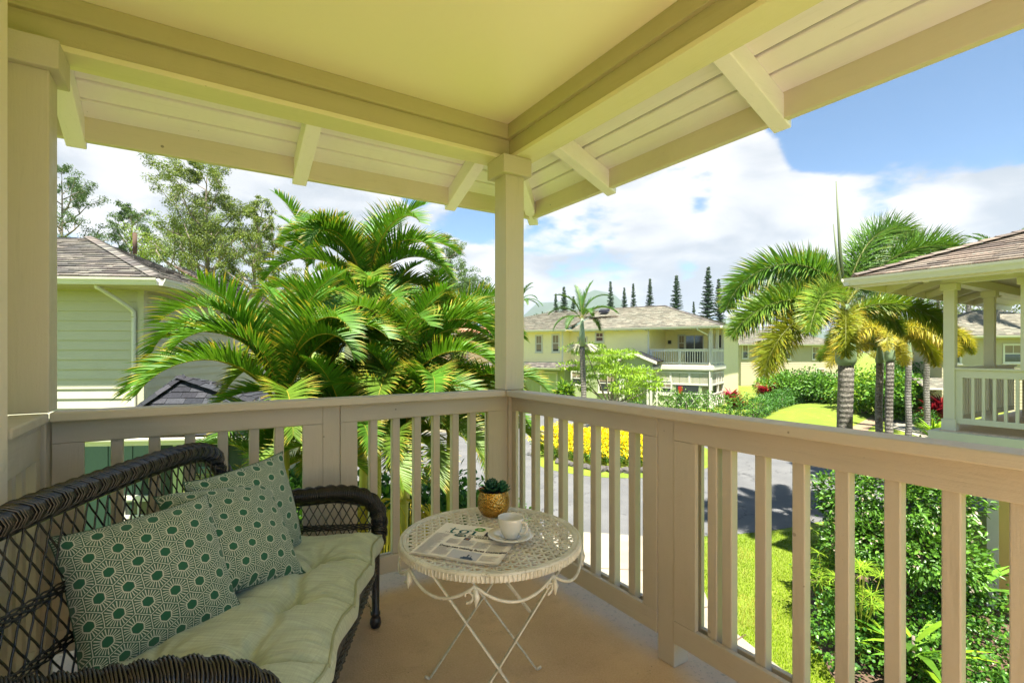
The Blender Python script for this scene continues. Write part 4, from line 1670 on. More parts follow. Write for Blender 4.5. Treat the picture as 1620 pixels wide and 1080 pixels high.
for k in range(4):
    mb = MB()
    e = 0.0022 * (3 - k)
    n = 14
    for j in range(n + 1):
        for i in range(n + 1):
            mb.v.append(tuple(NP(-e + (PW + 1.6 * e) * i / n, -e * 0.7 + (PH + e) * j / n, 0.0011 * k)))
    for j in range(n):
        for i in range(n):
            a = j * (n + 1) + i
            mb.f.append((a, a + 1, a + n + 2, a + n + 1))
            mb.mi.append(0)
    mb.build("folded_sheet", M["paper"], news, smooth=True)
ZP = 0.0033 + 0.0009


def pr_rect(mb, x0, x1, y0, y1, z=ZP):
    n = max(1, int((x1 - x0) / 0.03))
    for i in range(n):
        a, b_ = x0 + (x1 - x0) * i / n, x0 + (x1 - x0) * (i + 1) / n
        mb.poly([NP(a, y0, z), NP(b_, y0, z), NP(b_, y1, z), NP(a, y1, z)])


def pr_text(s, x, y, size, m, name, stretch=1.0, bold=0.0):
    cu_ = bpy.data.curves.new("txt", "FONT")
    cu_.body = s
    cu_.size = size
    cu_.offset = bold
    cu_.resolution_u = 3
    to = bpy.data.objects.new("txt", cu_)
    COL.objects.link(to)
    dg = bpy.context.evaluated_depsgraph_get()
    me = bpy.data.meshes.new_from_object(to.evaluated_get(dg))
    bpy.data.objects.remove(to)
    bpy.data.curves.remove(cu_)
    inv = MWD[news.name].inverted()
    for v in me.vertices:
        v.co = inv @ NP(x + v.co.x * stretch, y + v.co.y, ZP + 0.0003)
    me.materials.clear()
    me.materials.append(m)
    o_ = bpy.data.objects.new(name, me)
    COL.objects.link(o_)
    o_.parent = news
    return o_


# text columns
cols = MB()
for (x0, x1, y0, y1) in ((0.008, 0.058, 0.006, 0.185), (0.066, 0.118, 0.012, 0.072), (0.075, 0.118, 0.108, 0.150), (0.124, 0.172, 0.100, 0.150), (0.178, 0.226, 0.098, 0.150), (0.232, 0.288, 0.085, 0.150), (0.232, 0.288, 0.012, 0.05)):
    y = y1
    while y > y0:
        xe = x1 - rng.choice([0, 0, 0, 0.006, 0.016])
        pr_rect(cols, x0, xe, y - 0.0021, y, ZP)
        y -= 0.0036
o = cols.build("print_column", M["ink_grey"], news)
o["kind"] = "stuff"
ph_ = MB()
pr_rect(ph_, 0.125, 0.226, 0.006, 0.066)
ph_.build("printed_photo", M["ink_photo"], news)
bl = MB()
pr_rect(bl, 0.170, 0.212, 0.008, 0.018, ZP + .0003)
pr_rect(bl, 0.176, 0.206, 0.018, 0.026, ZP + .0003)
pr_rect(bl, 0.186, 0.192, 0.026, 0.044, ZP + .0003)
pr_rect(bl, 0.199, 0.201, 0.026, 0.038, ZP + .0003)
bl.build("printed_ship", M["ink_blue"], news)
p1 = MB()
pr_rect(p1, 0.180, 0.245, 0.203, 0.243, ZP + .0002)
p1.build("printed_photo", M["ink"], news)
p2 = MB()
pr_rect(p2, 0.197, 0.226, 0.203, 0.224, ZP + .0004)
p2.build("printed_face", M["ink_skin"], news)
p3 = MB()
pr_rect(p3, 0.124, 0.146, 0.150, 0.172, ZP + .0002)
p3.build("printed_photo", M["ink_blue"], news)
p4 = MB()
pr_rect(p4, 0.130, 0.141, 0.151, 0.167, ZP + .0004)
p4.build("printed_face", M["ink_skin"], news)
pr_text("Deep-sea mining faces challenges", 0.066, 0.076, 0.0195, M["ink"], "headline", 0.92, 0.0006)
pr_text("FEDERAL BILL WOULD IDENTIFY AID", 0.075, 0.178, 0.0135, M["ink"], "headline", 0.92, 0.0005)
pr_text("THE", 0.030, 0.197, 0.016, M["ink_mast"], "masthead_line", 1.1)
pr_text("GARDEN ISLAND", 0.128, 0.191, 0.0185, M["ink_mast"], "masthead_line", 1.05)


def stroke(mb, pts, wds, z):
    """a pen stroke with changing width lying on the page"""
    n = len(pts)
    L, Rr2 = [], []
    for i in range(n):
        a, b_ = Vector(pts[max(i - 1, 0)]), Vector(pts[min(i + 1, n - 1)])
        t_ = (b_ - a).normalized()
        s = Vector((-t_.y, t_.x)) * wds[i] / 2
        p = Vector(pts[i])
        L.append(NP(p.x + s.x, p.y + s.y, z))
        Rr2.append(NP(p.x - s.x, p.y - s.y, z))
    for i in range(n - 1):
        mb.poly([L[i], L[i + 1], Rr2[i + 1], Rr2[i]])


tg_ = MB()
zt_ = ZP + 0.0006
x0, y0 = 0.052, 0.202
# t
stroke(tg_, [(x0, y0 + 0.050), (x0 - .001, y0 + 0.012), (x0 + 0.004, y0 + 0.002), (x0 + 0.012, y0 - 0.001), (x0 + 0.02, y0 + 0.006)], [0.004, 0.009, 0.008, 0.005, 0.002], zt_)
stroke(tg_, [(x0 - 0.014, y0 + 0.034), (x0 + 0.02, y0 + 0.034)], [0.0035, 0.0035], zt_)
# g: bowl, neck, loop, ear
gx, gy = x0 + 0.046, y0 + 0.021
stroke(tg_, [(gx + 0.015 * math.cos(a), gy + 0.015 * math.sin(a)) for a in np.linspace(0, 2 * PI, 21)], [0.0035 + 0.0045 * abs(math.cos(a)) for a in np.linspace(0, 2 * PI, 21)], zt_)
stroke(tg_, [(gx - 0.008, gy - 0.013), (gx - 0.014, gy - 0.020), (gx - 0.006, gy - 0.026), (gx + 0.010, gy - 0.028)], [0.002, 0.004, 0.005, 0.006], zt_)
stroke(tg_, [(gx + 0.020 * math.cos(a), gy - 0.037 + 0.011 * math.sin(a)) for a in np.linspace(0.9, 0.9 + 2 * PI, 21)], [0.0035 + 0.002 * abs(math.cos(a)) for a in np.linspace(0, 2 * PI, 21)], zt_)
stroke(tg_, [(gx + 0.011, gy + 0.011), (gx + 0.018, gy + 0.016), (gx + 0.024, gy + 0.014)], [0.003, 0.0035, 0.005], zt_)
# i
ix = gx + 0.040
stroke(tg_, [(ix, y0 + 0.033), (ix, y0)], [0.009, 0.009], zt_)
stroke(tg_, [(ix - 0.010, y0 + 0.033), (ix + 0.001, y0 + 0.0335)], [0.003, 0.0035], zt_)
stroke(tg_, [(ix - 0.011, y0 + 0.001), (ix + 0.011, y0 + 0.001)], [0.003, 0.003], zt_)
tg_.build("masthead_letters", M["ink_teal"], news)
lf = MB()
for k in range(8):
    a = 2 * PI * k / 8
    for s_ in range(1):
        c = Vector((ix + 0.010 + 0.0155 * math.cos(a), y0 + 0.056 + 0.0125 * math.sin(a)))
        lf.poly([NP(c.x + 0.0068 * math.cos(b_), c.y + 0.0058 * math.sin(b_), ZP + .0004 + .00004 * k) for b_ in np.linspace(0, 2 * PI, 9)[:-1]])
lf.build("masthead_emblem", M["ink_green"], news)
# ------------------------------------------------------------------ houses


class Frame:
    """a wall's own axes: u along the wall, n out of it, z up"""
    def __init__(self, o, u):
        self.o = Vector((o[0], o[1], 0))
        self.u = Vector((u[0], u[1], 0)).normalized()
        self.n = Vector((self.u.y, -self.u.x, 0))

    def p(self, u, n, z):
        return self.o + self.u * u + self.n * n + Vector((0, 0, z))

    def box(self, mb, u0, u1, n0, n1, z0, z1):
        P = self.p
        mb.hexa([P(u0, n0, z0), P(u1, n0, z0), P(u1, n1, z0), P(u0, n1, z0), P(u0, n0, z1), P(u1, n0, z1), P(u1, n1, z1), P(u0, n1, z1)])
        return mb


def clap(F, mb, u0, u1, z0, z1, ex, proud=0.014, n0=0.0):
    """lap boards: each tapers, its lower edge standing proud"""
    z = z0
    while z < z1 - 0.01:
        zt = min(z1, z + ex)
        P = F.p
        mb.hexa([P(u0, n0, z), P(u1, n0, z), P(u1, n0 + proud + .006, z), P(u0, n0 + proud + .006, z), P(u0, n0, zt), P(u1, n0, zt), P(u1, n0 + .006, zt), P(u0, n0 + .006, zt)])
        z += ex


def window(F, parent, u0, u1, z0, z1, n=0.0, sill=True, blind=0.0, mullion=1, double=True, split=False):
    t = 0.07
    fr = MB()
    for a, b, c, d_ in ((u0 - t, u0, z0 - t, z1 + t), (u1, u1 + t, z0 - t, z1 + t), (u0, u1, z1, z1 + t), (u0, u1, z0 - t, z0)):
        F.box(fr, a, b, n - .01, n + .055, c, d_)
    wf = fr.build("window", M["white"], parent)
    gl = MB()
    F.box(gl, u0, u1, n + .004, n + .012, z0, z1)
    gl.build("pane", M["glass"], wf)
    sh = MB()
    zm = (z0 + z1) / 2
    if double:
        F.box(sh, u0, u1, n + .012, n + .040, zm - .03, zm + .03)
    for k in range(mullion):
        um = u0 + (u1 - u0) * (k + 1) / (mullion + 1)
        F.box(sh, um - .012, um + .012, n + .012, n + .034, (zm + .03) if double else z0, z1)
    for a, b, c, d_ in ((u0, u0 + .035, z0, z1), (u1 - .035, u1, z0, z1), (u0, u1, z0, z0 + .035), (u0, u1, z1 - .035, z1)):
        F.box(sh, a, b, n + .012, n + .036, c, d_)
    sh.build("sash", M["white"], wf)
    if blind:
        bl = MB()
        F.box(bl, u0 + .035, u1 - .035, n + .0125, n + .016, z1 - (z1 - z0) * blind, z1 - .035)
        bl.build("blind", M["blind"], wf)
    if sill:
        s = MB()
        F.box(s, u0 - t - .04, u1 + t + .04, n - .01, n + .09, z0 - t - .05, z0 - t)
        s.build("sill", M["white"], wf)
    return wf


SH_BROWN = [(0.150, 0.120, 0.095), (0.185, 0.148, 0.115), (0.11, 0.09, 0.075), (0.215, 0.178, 0.14)]
SH_GREY = [(0.118, 0.106, 0.094), (0.15, 0.135, 0.115), (0.09, 0.082, 0.075), (0.18, 0.164, 0.136)]
SH_TAN = [(0.165, 0.155, 0.115), (0.195, 0.182, 0.138), (0.135, 0.127, 0.098), (0.225, 0.21, 0.162)]
SH_DARK = [(0.03, 0.032, 0.036), (0.042, 0.044, 0.05), (0.024, 0.025, 0.03)]


def slope(parent, A, B, Tl, Tr, pal, seed, tabw=0.30, expo=0.15, thick=0.012, name="shingles", pieces=0, aim=None, cap=True):
    """a roof plane: eave from A to B, upper edge from Tl (over A) to Tr (over B); courses of single shingle tabs"""
    A, B, Tl, Tr = Vector(A), Vector(B), Vector(Tl), Vector(Tr)
    r = random.Random(seed)
    deck = MB()
    e = (B - A).normalized()
    nrm = e.cross((Tl if (Tl - A).length > .1 else Tr) - A)
    nrm.normalize()
    if nrm.z < 0:
        nrm = -nrm
    up = nrm.cross(e).normalized()
    if up.z < 0:
        up = -up
    dk = -0.05
    deck.hexa([A + nrm * dk, B + nrm * dk, Tr + nrm * dk, Tl + nrm * dk, A - nrm * .002, B - nrm * .002, Tr - nrm * .002, Tl - nrm * .002])
    deck.build("roof_deck", M["soil"], parent)
    H = (Tl - A).dot(up)
    L0, L1 = 0.0, (B - A).dot(e)
    tl, tr = (Tl - A).dot(e), (Tr - A).dot(e)
    rows = int(H / expo)
    mb = MB()
    allq = []
    for j in range(rows + 1):
        h0 = j * expo
        h1 = min(H, h0 + expo * 1.25)
        if h1 - h0 < .03:
            continue
        f0 = h0 / H
        xl, xr = L0 + (tl - L0) * f0, L1 + (tr - L1) * f0
        x = xl - r.random() * tabw
        while x < xr:
            w = tabw * r.choice([.55, .8, 1, 1, 1.2])
            a, b = max(xl, x), min(xr, x + w - 0.006)
            x += w
            if b - a < 0.03:
                continue
            th = thick * r.uniform(.7, 1.35)
            dz_ = r.uniform(-.008, .008)
            f1 = h1 / H
            a2, b2 = max(a, L0 + (tl - L0) * f1), min(b, L1 + (tr - L1) * f1)
            if b2 < a2:
                m_ = (a2 + b2) / 2
                a2 = b2 = min(max(m_, a), b)
            q = [A + e * a + up * (h0 + dz_), A + e * b + up * (h0 + dz_), A + e * b2 + up * h1, A + e * a2 + up * h1]
            allq.append((q, th, r.choice(pal), j))
    single = set()
    if pieces:
        order = sorted(range(len(allq)), key=lambda i: (sum(allq[i][0], Vector()) / 4 - aim).length)
        single = set(order[:pieces])
    for i, (q, th, c, j) in enumerate(allq):
        t = MB() if i in single else mb
        t.col = jitter_col(c, .10, r)
        lo = nrm * (th + 0.004)
        hi_ = nrm * 0.002
        t.add([q[0], q[1], q[2], q[3], q[0] + lo, q[1] + lo, q[2] + hi_, q[3] + hi_], [(4, 5, 6, 7), (0, 1, 5, 4), (1, 2, 6, 5), (3, 0, 4, 7)])
        if i in single:
            t.build("shingle", M["shingle"], parent)
    if mb.v:
        o = mb.build(name, M["shingle"], parent)
        o["kind"] = "stuff"
    return up, nrm


def ridge_caps(parent, A, B, pal, seed, w=0.26):
    A, B = Vector(A), Vector(B)
    d_ = (B - A)
    n = max(2, int(d_.length / .24))
    e = d_.normalized()
    s = e.cross(Vector((0, 0, 1))).normalized()
    mb = MB()
    r = random.Random(seed)
    for i in range(n):
        p, q = A + d_ * i / n, A + d_ * (i + 1.15) / n
        mb.col = jitter_col(r.choice(pal), .12, r)
        u0 = Vector((0, 0, .040))
        u1 = Vector((0, 0, .022))
        dn = Vector((0, 0, -.03))
        mb.add([p - s * w / 2 + dn + u0 * .6, p + u0, p + s * w / 2 + dn + u0 * .6, q - s * w / 2 + dn + u1 * .6, q + u1, q + s * w / 2 + dn + u1 * .6, p + dn], [(0, 1, 4, 3), (1, 2, 5, 4), (0, 6, 1), (6, 2, 1)])
    o = mb.build("ridge_caps", M["shingle"], parent)
    o["kind"] = "stuff"
    return o


def gutter(parent, A, B, out, m="white", h=0.12, d=0.11, name="gutter"):
    A, B, out = Vector(A), Vector(B), Vector(out).normalized()
    A, B = A + out * .012 - Vector((0, 0, .022)), B + out * .012 - Vector((0, 0, .022))
    Z = Vector((0, 0, 1))
    prof = [out * 0, out * 0 - Z * h, out * d * .6 - Z * h, out * d * .75 - Z * h * .6, out * d * .95 - Z * h * .3, out * d - Z * .0, out * (d - .012), out * (d - .03) - Z * h * .35, out * .012 - Z * h * .5]
    mb = MB()
    n = len(prof)
    mb.prism([A + q for q in prof], B - A)
    return mb.build(name, M[m], parent)


# ---- the neighbour's balcony house at right ----------------------------
EX, EY = 9.22, 0.65         # inner corner of the balcony post facing us
eh = thing("balcony_house", "neighbouring house at right with open balcony under a brown shingled roof", "house", (11.5, -2, -2.9))
EV = (8.12, 1.56)           # eave corner
ZE = 2.60
pitch = 0.37
c0 = Vector((EV[0], EV[1], ZE))
Lr = 9.0
rise = lambda d: ZE + pitch * d
D_ = 4.6
slope(eh, (EV[0], EV[1], ZE), (EV[0], EV[1] - Lr, ZE), (EV[0] + D_, EV[1] - D_, rise(D_)), (EV[0] + D_, EV[1] - Lr, rise(D_)), SH_BROWN, 5, tabw=.33, expo=.145, thick=.016, pieces=290, aim=Vector((EV[0] + .9, EV[1] - 3.0, ZE + .3)))
slope(eh, (EV[0] + 9.2, EV[1], ZE), (EV[0], EV[1], ZE), (EV[0] + D_ + .01, EV[1] - D_, rise(D_)), (EV[0] + D_, EV[1] - D_, rise(D_)), SH_BROWN, 6, tabw=.33, expo=.145, thick=.016)
ridge_caps(eh, c0 + Vector((0, 0, .03)), (EV[0] + D_, EV[1] - D_, rise(D_) + .03), SH_BROWN, 7)
gutter(eh, (EV[0] - 0.01, EV[1] + .10, ZE + .0), (EV[0] - .01, EV[1] - Lr, ZE), (-1, 0, 0), "cream", .13, .12)
gutter(eh, (EV[0] - .12, EV[1] + .012, ZE), (EV[0] + 9, EV[1] + .012, ZE), (0, 1, 0), "cream", .13, .12)
MB().box(EV[0], EV[0] + .03, EV[1] - Lr, EV[1], ZE - .19, ZE - .005).build("fascia", M["cream"], eh)
MB().box(EV[0] + .031, EV[0] + 9, EV[1] - .03, EV[1], ZE - .19, ZE - .005).build("fascia", M["cream"], eh)
# soffit boards and rafters under the overhang
for k in range(5):
    a = 0.04 + k * .235
    p = [(EV[0] + a, EV[1] - Lr, rise(a) - .075), (EV[0] + a, EV[1] - a, rise(a) - .075), (EV[0] + a + .225, EV[1] - a - .225, rise(a + .225) - .075), (EV[0] + a + .225, EV[1] - Lr, rise(a + .225) - .075)]
    MB().hexa([Vector(q) for q in p] + [Vector(q) + Vector((0, 0, .018)) for q in p]).build("soffit_plank", M["cream"], eh)
    p = [(EV[0] + 9, EV[1] - a, rise(a) - .0765), (EV[0] + a, EV[1] - a, rise(a) - .0765), (EV[0] + a + .225, EV[1] - a - .225, rise(a + .225) - .0765), (EV[0] + 9, EV[1] - a - .225, rise(a + .225) - .0765)]
    MB().hexa([Vector(q) for q in p] + [Vector(q) + Vector((0, 0, .018)) for q in p]).build("soffit_plank", M["cream"], eh)


def erafter(p, q):
    MB().bar(p, q, .075, .13).build("rafter", M["cream"], eh)


for k in range(9):
    y = EY - .1 - k * .95
    erafter(Vector((EV[0] + .03, y, rise(.03) - .155)), Vector((EX + .1, y, rise(EX + .1 - EV[0]) - .155)))
for k in range(6):
    x = EX + .15 + k * .95
    erafter(Vector((x, EV[1] - .03, rise(.03) - .155)), Vector((x, EY - .1, rise(EV[1] - EY + .1) - .155)))
erafter(c0 + Vector((.03, -.03, -.16)), Vector((EX + .05, EY - .05 + .0, rise(EX - EV[0]) - .2)))
# floor slab, edge boards, ceiling
MB().box(EX - .04, EX + 8, EY - 9, EY + .04, -.28, -.03).build("balcony_floor", M["floor"], eh)
MB().box(EX - .16, EX - .0405, EY - 9, EY + .16, -.24, -.045).build("edge_board", M["cream"], eh, bevel=.006)
MB().box(EX - .0404, EX + 8, EY + .0405, EY + .16, -.24, -.045).build("edge_board", M["cream"], eh, bevel=.006)
MB().box(EX - .11, EX - .0405, EY - 9, EY + .11, -.50, -.2405).build("lower_edge_board", M["siding_yellow"], eh)
MB().box(EX - .03, EX + 8, EY - 9, EY + .02, 2.62, 2.68).build("balcony_ceiling", M["siding_tan"], eh)
for a, b, c, d_ in ((EX - .02, EX + .17, EY - 9, EY + .02), (EX + .171, EX + 8, EY - .17, EY + .019)):
    MB().box(a, b, c, d_, 2.46, 2.619).build("beam", M["cream"], eh, bevel=.004)


def epost(x, y, z0=-.045, base=True):
    h = .075
    MB().box(x - h, x + h, y - h, y + h, z0, 2.36).build("post", M["cream"], eh, bevel=.006)
    MB().box(x - h - .035, x + h + .035, y - h - .035, y + h + .035, 2.345, 2.459).build("post_capital", M["cream"], eh, bevel=.006)
    if base:
        MB().box(x - h - .022, x + h + .022, y - h - .022, y + h + .022, z0, z0 + .2).build("post_base", M["cream"], eh, bevel=.006)


epost(EX + .075, EY - .075)
epost(EX + 2.15, EY - .075)
epost(EX + .075, EY - 1.02, 1.0, False)
epost(EX + .075, EY - 5.0)


def erail(x0, y0, x1, y1):
    a, b = Vector((x0, y0, 0)), Vector((x1, y1, 0))
    d_ = (b - a).normalized()
    F = Frame(a, d_)
    L = (b - a).length
    for nm, n0, n1, z0, z1 in (("cap_rail", -.07, .07, .995, 1.03), ("top_rail", -.03, .03, .865, .994), ("bottom_rail", -.03, .03, .09, .185)):
        mb = MB()
        F.box(mb, 0, L, n0, n1, z0, z1)
        mb.build(nm, M["cream"], eh, bevel=.004)
    k = 0
    u = .20
    for u0_ in (0.002, L - .092):
        mb = MB()
        F.box(mb, u0_, u0_ + .09, -.028, .028, .1855, .8645)
        mb.build("stile", M["cream"], eh)
    while u < L - .14:
        mb = MB()
        F.box(mb, u, u + .04, -.02, .02, .18, .87)
        mb.build("baluster", M["cream"], eh)
        u += .132


erail(EX + .075, EY - .15, EX + .075, EY - 4.92)
erail(EX + .15, EY - .075, EX + 2.07, EY - .075)
erail(EX + 2.23, EY - .075, EX + 3.6, EY - .075)
# walls of that house: upper back wall, lower storey with white corner board and ochre face
MB().box(EX + 3.7, EX + 8, EY - 9, EY - .2, -.03, 2.61).build("upper_wall", M["siding_tan"], eh)
MB().box(EX + .18, EX + 8, EY - 9, EY - .53, -2.95, -.281).build("lower_wall", M["ochre"], eh)
MB().box(EX + .165, EX + .30, EY - .66, EY - .515, -2.95, -.282).build("corner_board", M["white"], eh, bevel=.004)
MB().box(EX + .05, EX + .179, EY - 1.05, EY - .96, -1.25, -1.0).build("wall_lamp", M["leg_paint"], eh)
# brown table and a chair inside
tt = thing("balcony_table", "small brown wooden table inside the neighbour's balcony", "table", (EX + 1.6, EY - 1.6, -.03))
MB().lathe([(0, .68), (.42, .68), (.42, .72), (0, .72)], 24, (EX + 1.6, EY - 1.9, -.03)).build("table_top", M["bark"], tt)
MB().tube([(EX + 1.6, EY - 1.9, -.03), (EX + 1.6, EY - 1.9, .66)], .04, 8).build("leg", M["bark"], tt)

# ---- left green house --------------------------------------------------
yaw = R_(6)
ua = RT * math.cos(yaw) + FW * math.sin(yaw)       # along the front wall, to the right
vb = FW * math.cos(yaw) - RT * math.sin(yaw)       # away from us
corner = at(226, 9.1, 0)
gh = thing("green_house", "pale green lap sided house at left with brown shingled hip roof", "house", (corner.x, corner.y, -2.9))
Fa = Frame(corner - ua * 7, ua)
if Fa.n.dot(FW) > 0:
    Fa.n = -Fa.n
Fb = Frame(corner, vb)
if Fb.n.dot(RT) < 0:
    Fb.n = -Fb.n
zs0, zs1 = -.25, 2.425
core_ = MB()
P8 = [corner - ua * 7, corner, corner + vb * 9, corner + vb * 9 - ua * 7]
core_.prism([Vector((p.x, p.y, -2.95)) - (0 * ua) for p in P8], (0, 0, 5.38))
core_.build("wall", M["siding_green"], gh)
z = zs0
while z < zs1 - .05:
    zt = min(zs1, z + .176)
    for F, L0, L1 in ((Fa, 3.2, 6.93), (Fb, .07, 6.0)):
        b = MB()
        b.hexa([F.p(L0, .002, z), F.p(L1, .002, z), F.p(L1, .032, z), F.p(L0, .032, z), F.p(L0, .002, zt), F.p(L1, .002, zt), F.p(L1, .006, zt), F.p(L0, .006, zt)])
        b.build("siding_board", M["siding_green"], gh)
    z += .176
cb = MB()
Fa.box(cb, 6.93, 7.03, .001, .040, zs0, zs1)
cb.build("corner_board", M["siding_green"], gh)
cb = MB()
Fb.box(cb, -.0375, .07, .001, .039, zs0, zs1)
cb.build("corner_board", M["siding_green"], gh)
OV = .62
zev = 2.58
e0 = corner + ua * OV - vb * OV
wA = 11.0
pe = .40
half_ = 3.4
hipl = Vector((e0.x, e0.y, zev))
slope(gh, hipl - ua * wA, hipl, hipl - ua * (wA - half_) * 1 + vb * half_ + Vector((0, 0, half_ * pe)), hipl - ua * half_ + vb * half_ + Vector((0, 0, half_ * pe)), SH_GREY, 8, .30, .17, .022)
slope(gh, hipl, hipl + vb * 3.0, hipl - ua * half_ + vb * half_ + Vector((0, 0, half_ * pe)), hipl - ua * half_ + vb * (half_ + .05) + Vector((0, 0, half_ * pe)), SH_GREY, 9, .30, .17, .022)
ridge_caps(gh, hipl + Vector((0, 0, .02)), hipl - ua * half_ + vb * half_ + Vector((0, 0, half_ * pe + .03)), SH_GREY, 10)
# rear block with its own hip, further back and to the right
h2 = hipl + vb * 2.6 + ua * 0.25
slope(gh, h2 - ua * 6.0, h2 + ua * 0.02, h2 - ua * 3.2 + vb * 3.2 + Vector((0, 0, 1.28)), h2 - ua * 3.1 + vb * 3.2 + Vector((0, 0, 1.28)), SH_GREY, 11, .3, .15, .018) if False else None
h2 = hipl + vb * .0
slope(gh, hipl + vb * 3.0, hipl + vb * 8.6, hipl - ua * 2.9 + vb * 5.9 + Vector((0, 0, 1.16)), hipl - ua * 2.9 + vb * 6.4 + Vector((0, 0, 1.16)), SH_GREY, 12, .30, .17, .022)
pv = MB().tube([hipl - ua * 2.2 + vb * 3.0 + Vector((0, 0, .95)), hipl - ua * 2.2 + vb * 3.0 + Vector((0, 0, 1.42))], .045, 10)
pv.build("vent_pipe", M["soil"], gh, smooth=True)
gutter(gh, hipl - ua * wA, hipl + ua * .02, -vb, "white", .12, .11)
gutter(gh, hipl - vb * .02, hipl + vb * 8.6, ua, "white", .12, .11)
sf = MB()
sf.prism([hipl - ua * wA + Vector((0, 0, -.16)), hipl + Vector((0, 0, -.16)), hipl + vb * 8.6 + Vector((0, 0, -.16)), hipl + vb * 8.6 - ua * OV + Vector((0, 0, -.16)), hipl + vb * OV - ua * OV + Vector((0, 0, -.16)), hipl - ua * wA + vb * OV + Vector((0, 0, -.16))], (0, 0, .03))
sf.build("soffit", M["siding_tan"], gh)
ds = MB()
a = Fa.p(6.62, OV - .03, zev - .12)
ds.tube(catmull([a, a + Vector((0, 0, -.07)), Fa.p(6.64, OV - .08, zev - .2), Fa.p(6.86, .12, zev - .50), Fa.p(6.89, .075, zev - .62), Fa.p(6.89, .07, zev - .9), Fa.p(6.89, .07, -.2)], .05), .038, 8)
ds.build("downspout", M["white"], gh, smooth=True)
# lower storey: dark board and batten wall under the white gutter of a low roof
lw_z = -.02
pr0 = corner - vb * 1.35
LFa = Frame(corner - ua * 7 - vb * .35, ua)
if LFa.n.dot(FW) > 0:
    LFa.n = -LFa.n
lm = MB()
LFa.box(lm, 2.5, 8.9, -.3, 0, -2.95, -.1)
lm.build("lower_wall", M["batten_green"], gh)
for k in range(16):
    mb = MB()
    u = 2.6 + k * .40
    LFa.box(mb, u, u + .045, .001, .02, -2.9, -.12)
    mb.build("batten", M["batten_green"], gh)
dm = MB()
LFa.box(dm, 8.15, 8.6, .001, .03, -2.8, -.75)
dm.build("door", M["teal"], gh)
dm = MB()
LFa.box(dm, 7.72, 7.95, .001, .03, -2.9, -.2)
dm.build("corner_board", M["garage"], gh)
wd = window(LFa, gh, 6.9, 7.4, -1.9, -1.3, .0)
# low porch roof, black shingles, hipped
ge = pr0 - ua * 2.4
zpe = -.06
A_ = at(150, 7.9, zpe)
B_ = A_ + ua * 3.9
ap_ = at(287, 8.85, hz(598, 8.85))
slope(gh, A_, B_, ap_ - ua * .10, ap_ + ua * .10, SH_DARK, 13, .3, .13, .012)
slope(gh, B_, B_ + vb * 2.4, ap_ + ua * .08, ap_ + ua * .1 + vb * .2, SH_DARK, 14, .3, .13, .012)
ridge_caps(gh, B_ + Vector((0, 0, .02)), ap_ + Vector((0, 0, .03)), SH_DARK, 15)
ridge_caps(gh, A_ + Vector((0, 0, .02)), ap_ + Vector((0, 0, .03)), SH_DARK, 16)
gutter(gh, A_ - ua * 2.0, B_, -vb, "white", .11, .1)
ac = thing("air_conditioner", "grey outdoor air conditioner on the ground before the dark green wall", "air conditioner", tuple(at(200, 7.5, -2.9)))
Fc = Frame(at(185, 7.6, 0), ua)
mb = MB()
Fc.box(mb, 0, .75, -.35, 0, -2.88, -2.1)
mb.build("casing", M["rock"], ac, bevel=.02)
mb = MB()
for k in range(12):
    Fc.box(mb, .04, .71, .001 if Fc.n.dot(FW) < 0 else -.37, .015 if Fc.n.dot(FW) < 0 else -.351, -2.82 + k * .055, -2.79 + k * .055)
mb.build("grille", M["leg_paint"], ac)

# ---- the yellow house in the middle ------------------------------------
yh_c = at(1126, 31.0, 0)                         # balcony corner
uy = (at(829, 39.0, 0) - yh_c).normalized()      # along the front, going left and away
Fy = Frame(yh_c, uy)
if Fy.n.dot(FW) > 0:
    Fy.n = -Fy.n
sy = -Fy.n                                       # depth direction
Fs = Frame(yh_c, sy)
if Fs.n.dot(RT) < 0:
    Fs.n = -Fs.n
yy = thing("yellow_house", "two storey yellow lap sided house with balcony behind the road", "house", (yh_c.x, yh_c.y, -2.3))
BAL = 4.0           # balcony bay along the front
BD = 3.4            # its depth
LF, WF = 19.5, 8.5
zf, zt_, zg = .45, 2.80, -2.35
wm_ = MB()
# upper storey: main box left of the balcony and the part behind it
Fy.box(wm_, BAL, 13.1, -WF, 0, zf - .12, zt_)
Fy.box(wm_, 0.02, BAL, -WF, -BD, zf - .12, zt_ - .001)
wm_.build("wall", M["siding_yellow"], yy)
cl = MB()
clap(Fy, cl, BAL + .08, 13.05, zf - .1, zt_, .20, .016, .001)
clap(Fy, cl, .04, BAL - .01, zf, zt_, .20, .016, -BD + .001)
o = cl.build("lap_siding", M["siding_yellow"], yy)
o["kind"] = "stuff"
# projecting bay at left
bay = MB()
Fy.box(bay, 10.0, LF, -WF, 1.0, zf + .05, zt_ - .002)
bay.build("bay_wall", M["siding_yellow"], yy)
cl = MB()
clap(Fy, cl, 10.08, LF, zf + .06, zt_, .20, .016, 1.001)
Fq = Frame(Fy.p(10.0, 1.0, 0), -Fy.n)
if Fq.n.dot(-uy) < 0:
    Fq.n = -Fq.n
clap(Fq, cl, .0, 1.0, zf + .06, zt_, .20, .016, .001)
o = cl.build("lap_siding", M["siding_yellow"], yy)
o["kind"] = "stuff"
for u0_, n_o in ((BAL, 0.0), (10.0, 1.0)):
    mb = MB()
    Fy.box(mb, u0_ - .02, u0_ + .09, n_o - .01, n_o + .03, zf - .1, zt_)
    mb.build("corner_board", M["white"], yy)
# side wall behind the balcony
sdw = MB()
Fs.box(sdw, BD, WF, -.3, 0, zg, zt_ - .003)
sdw.build("side_wall", M["siding_yellow"], yy)
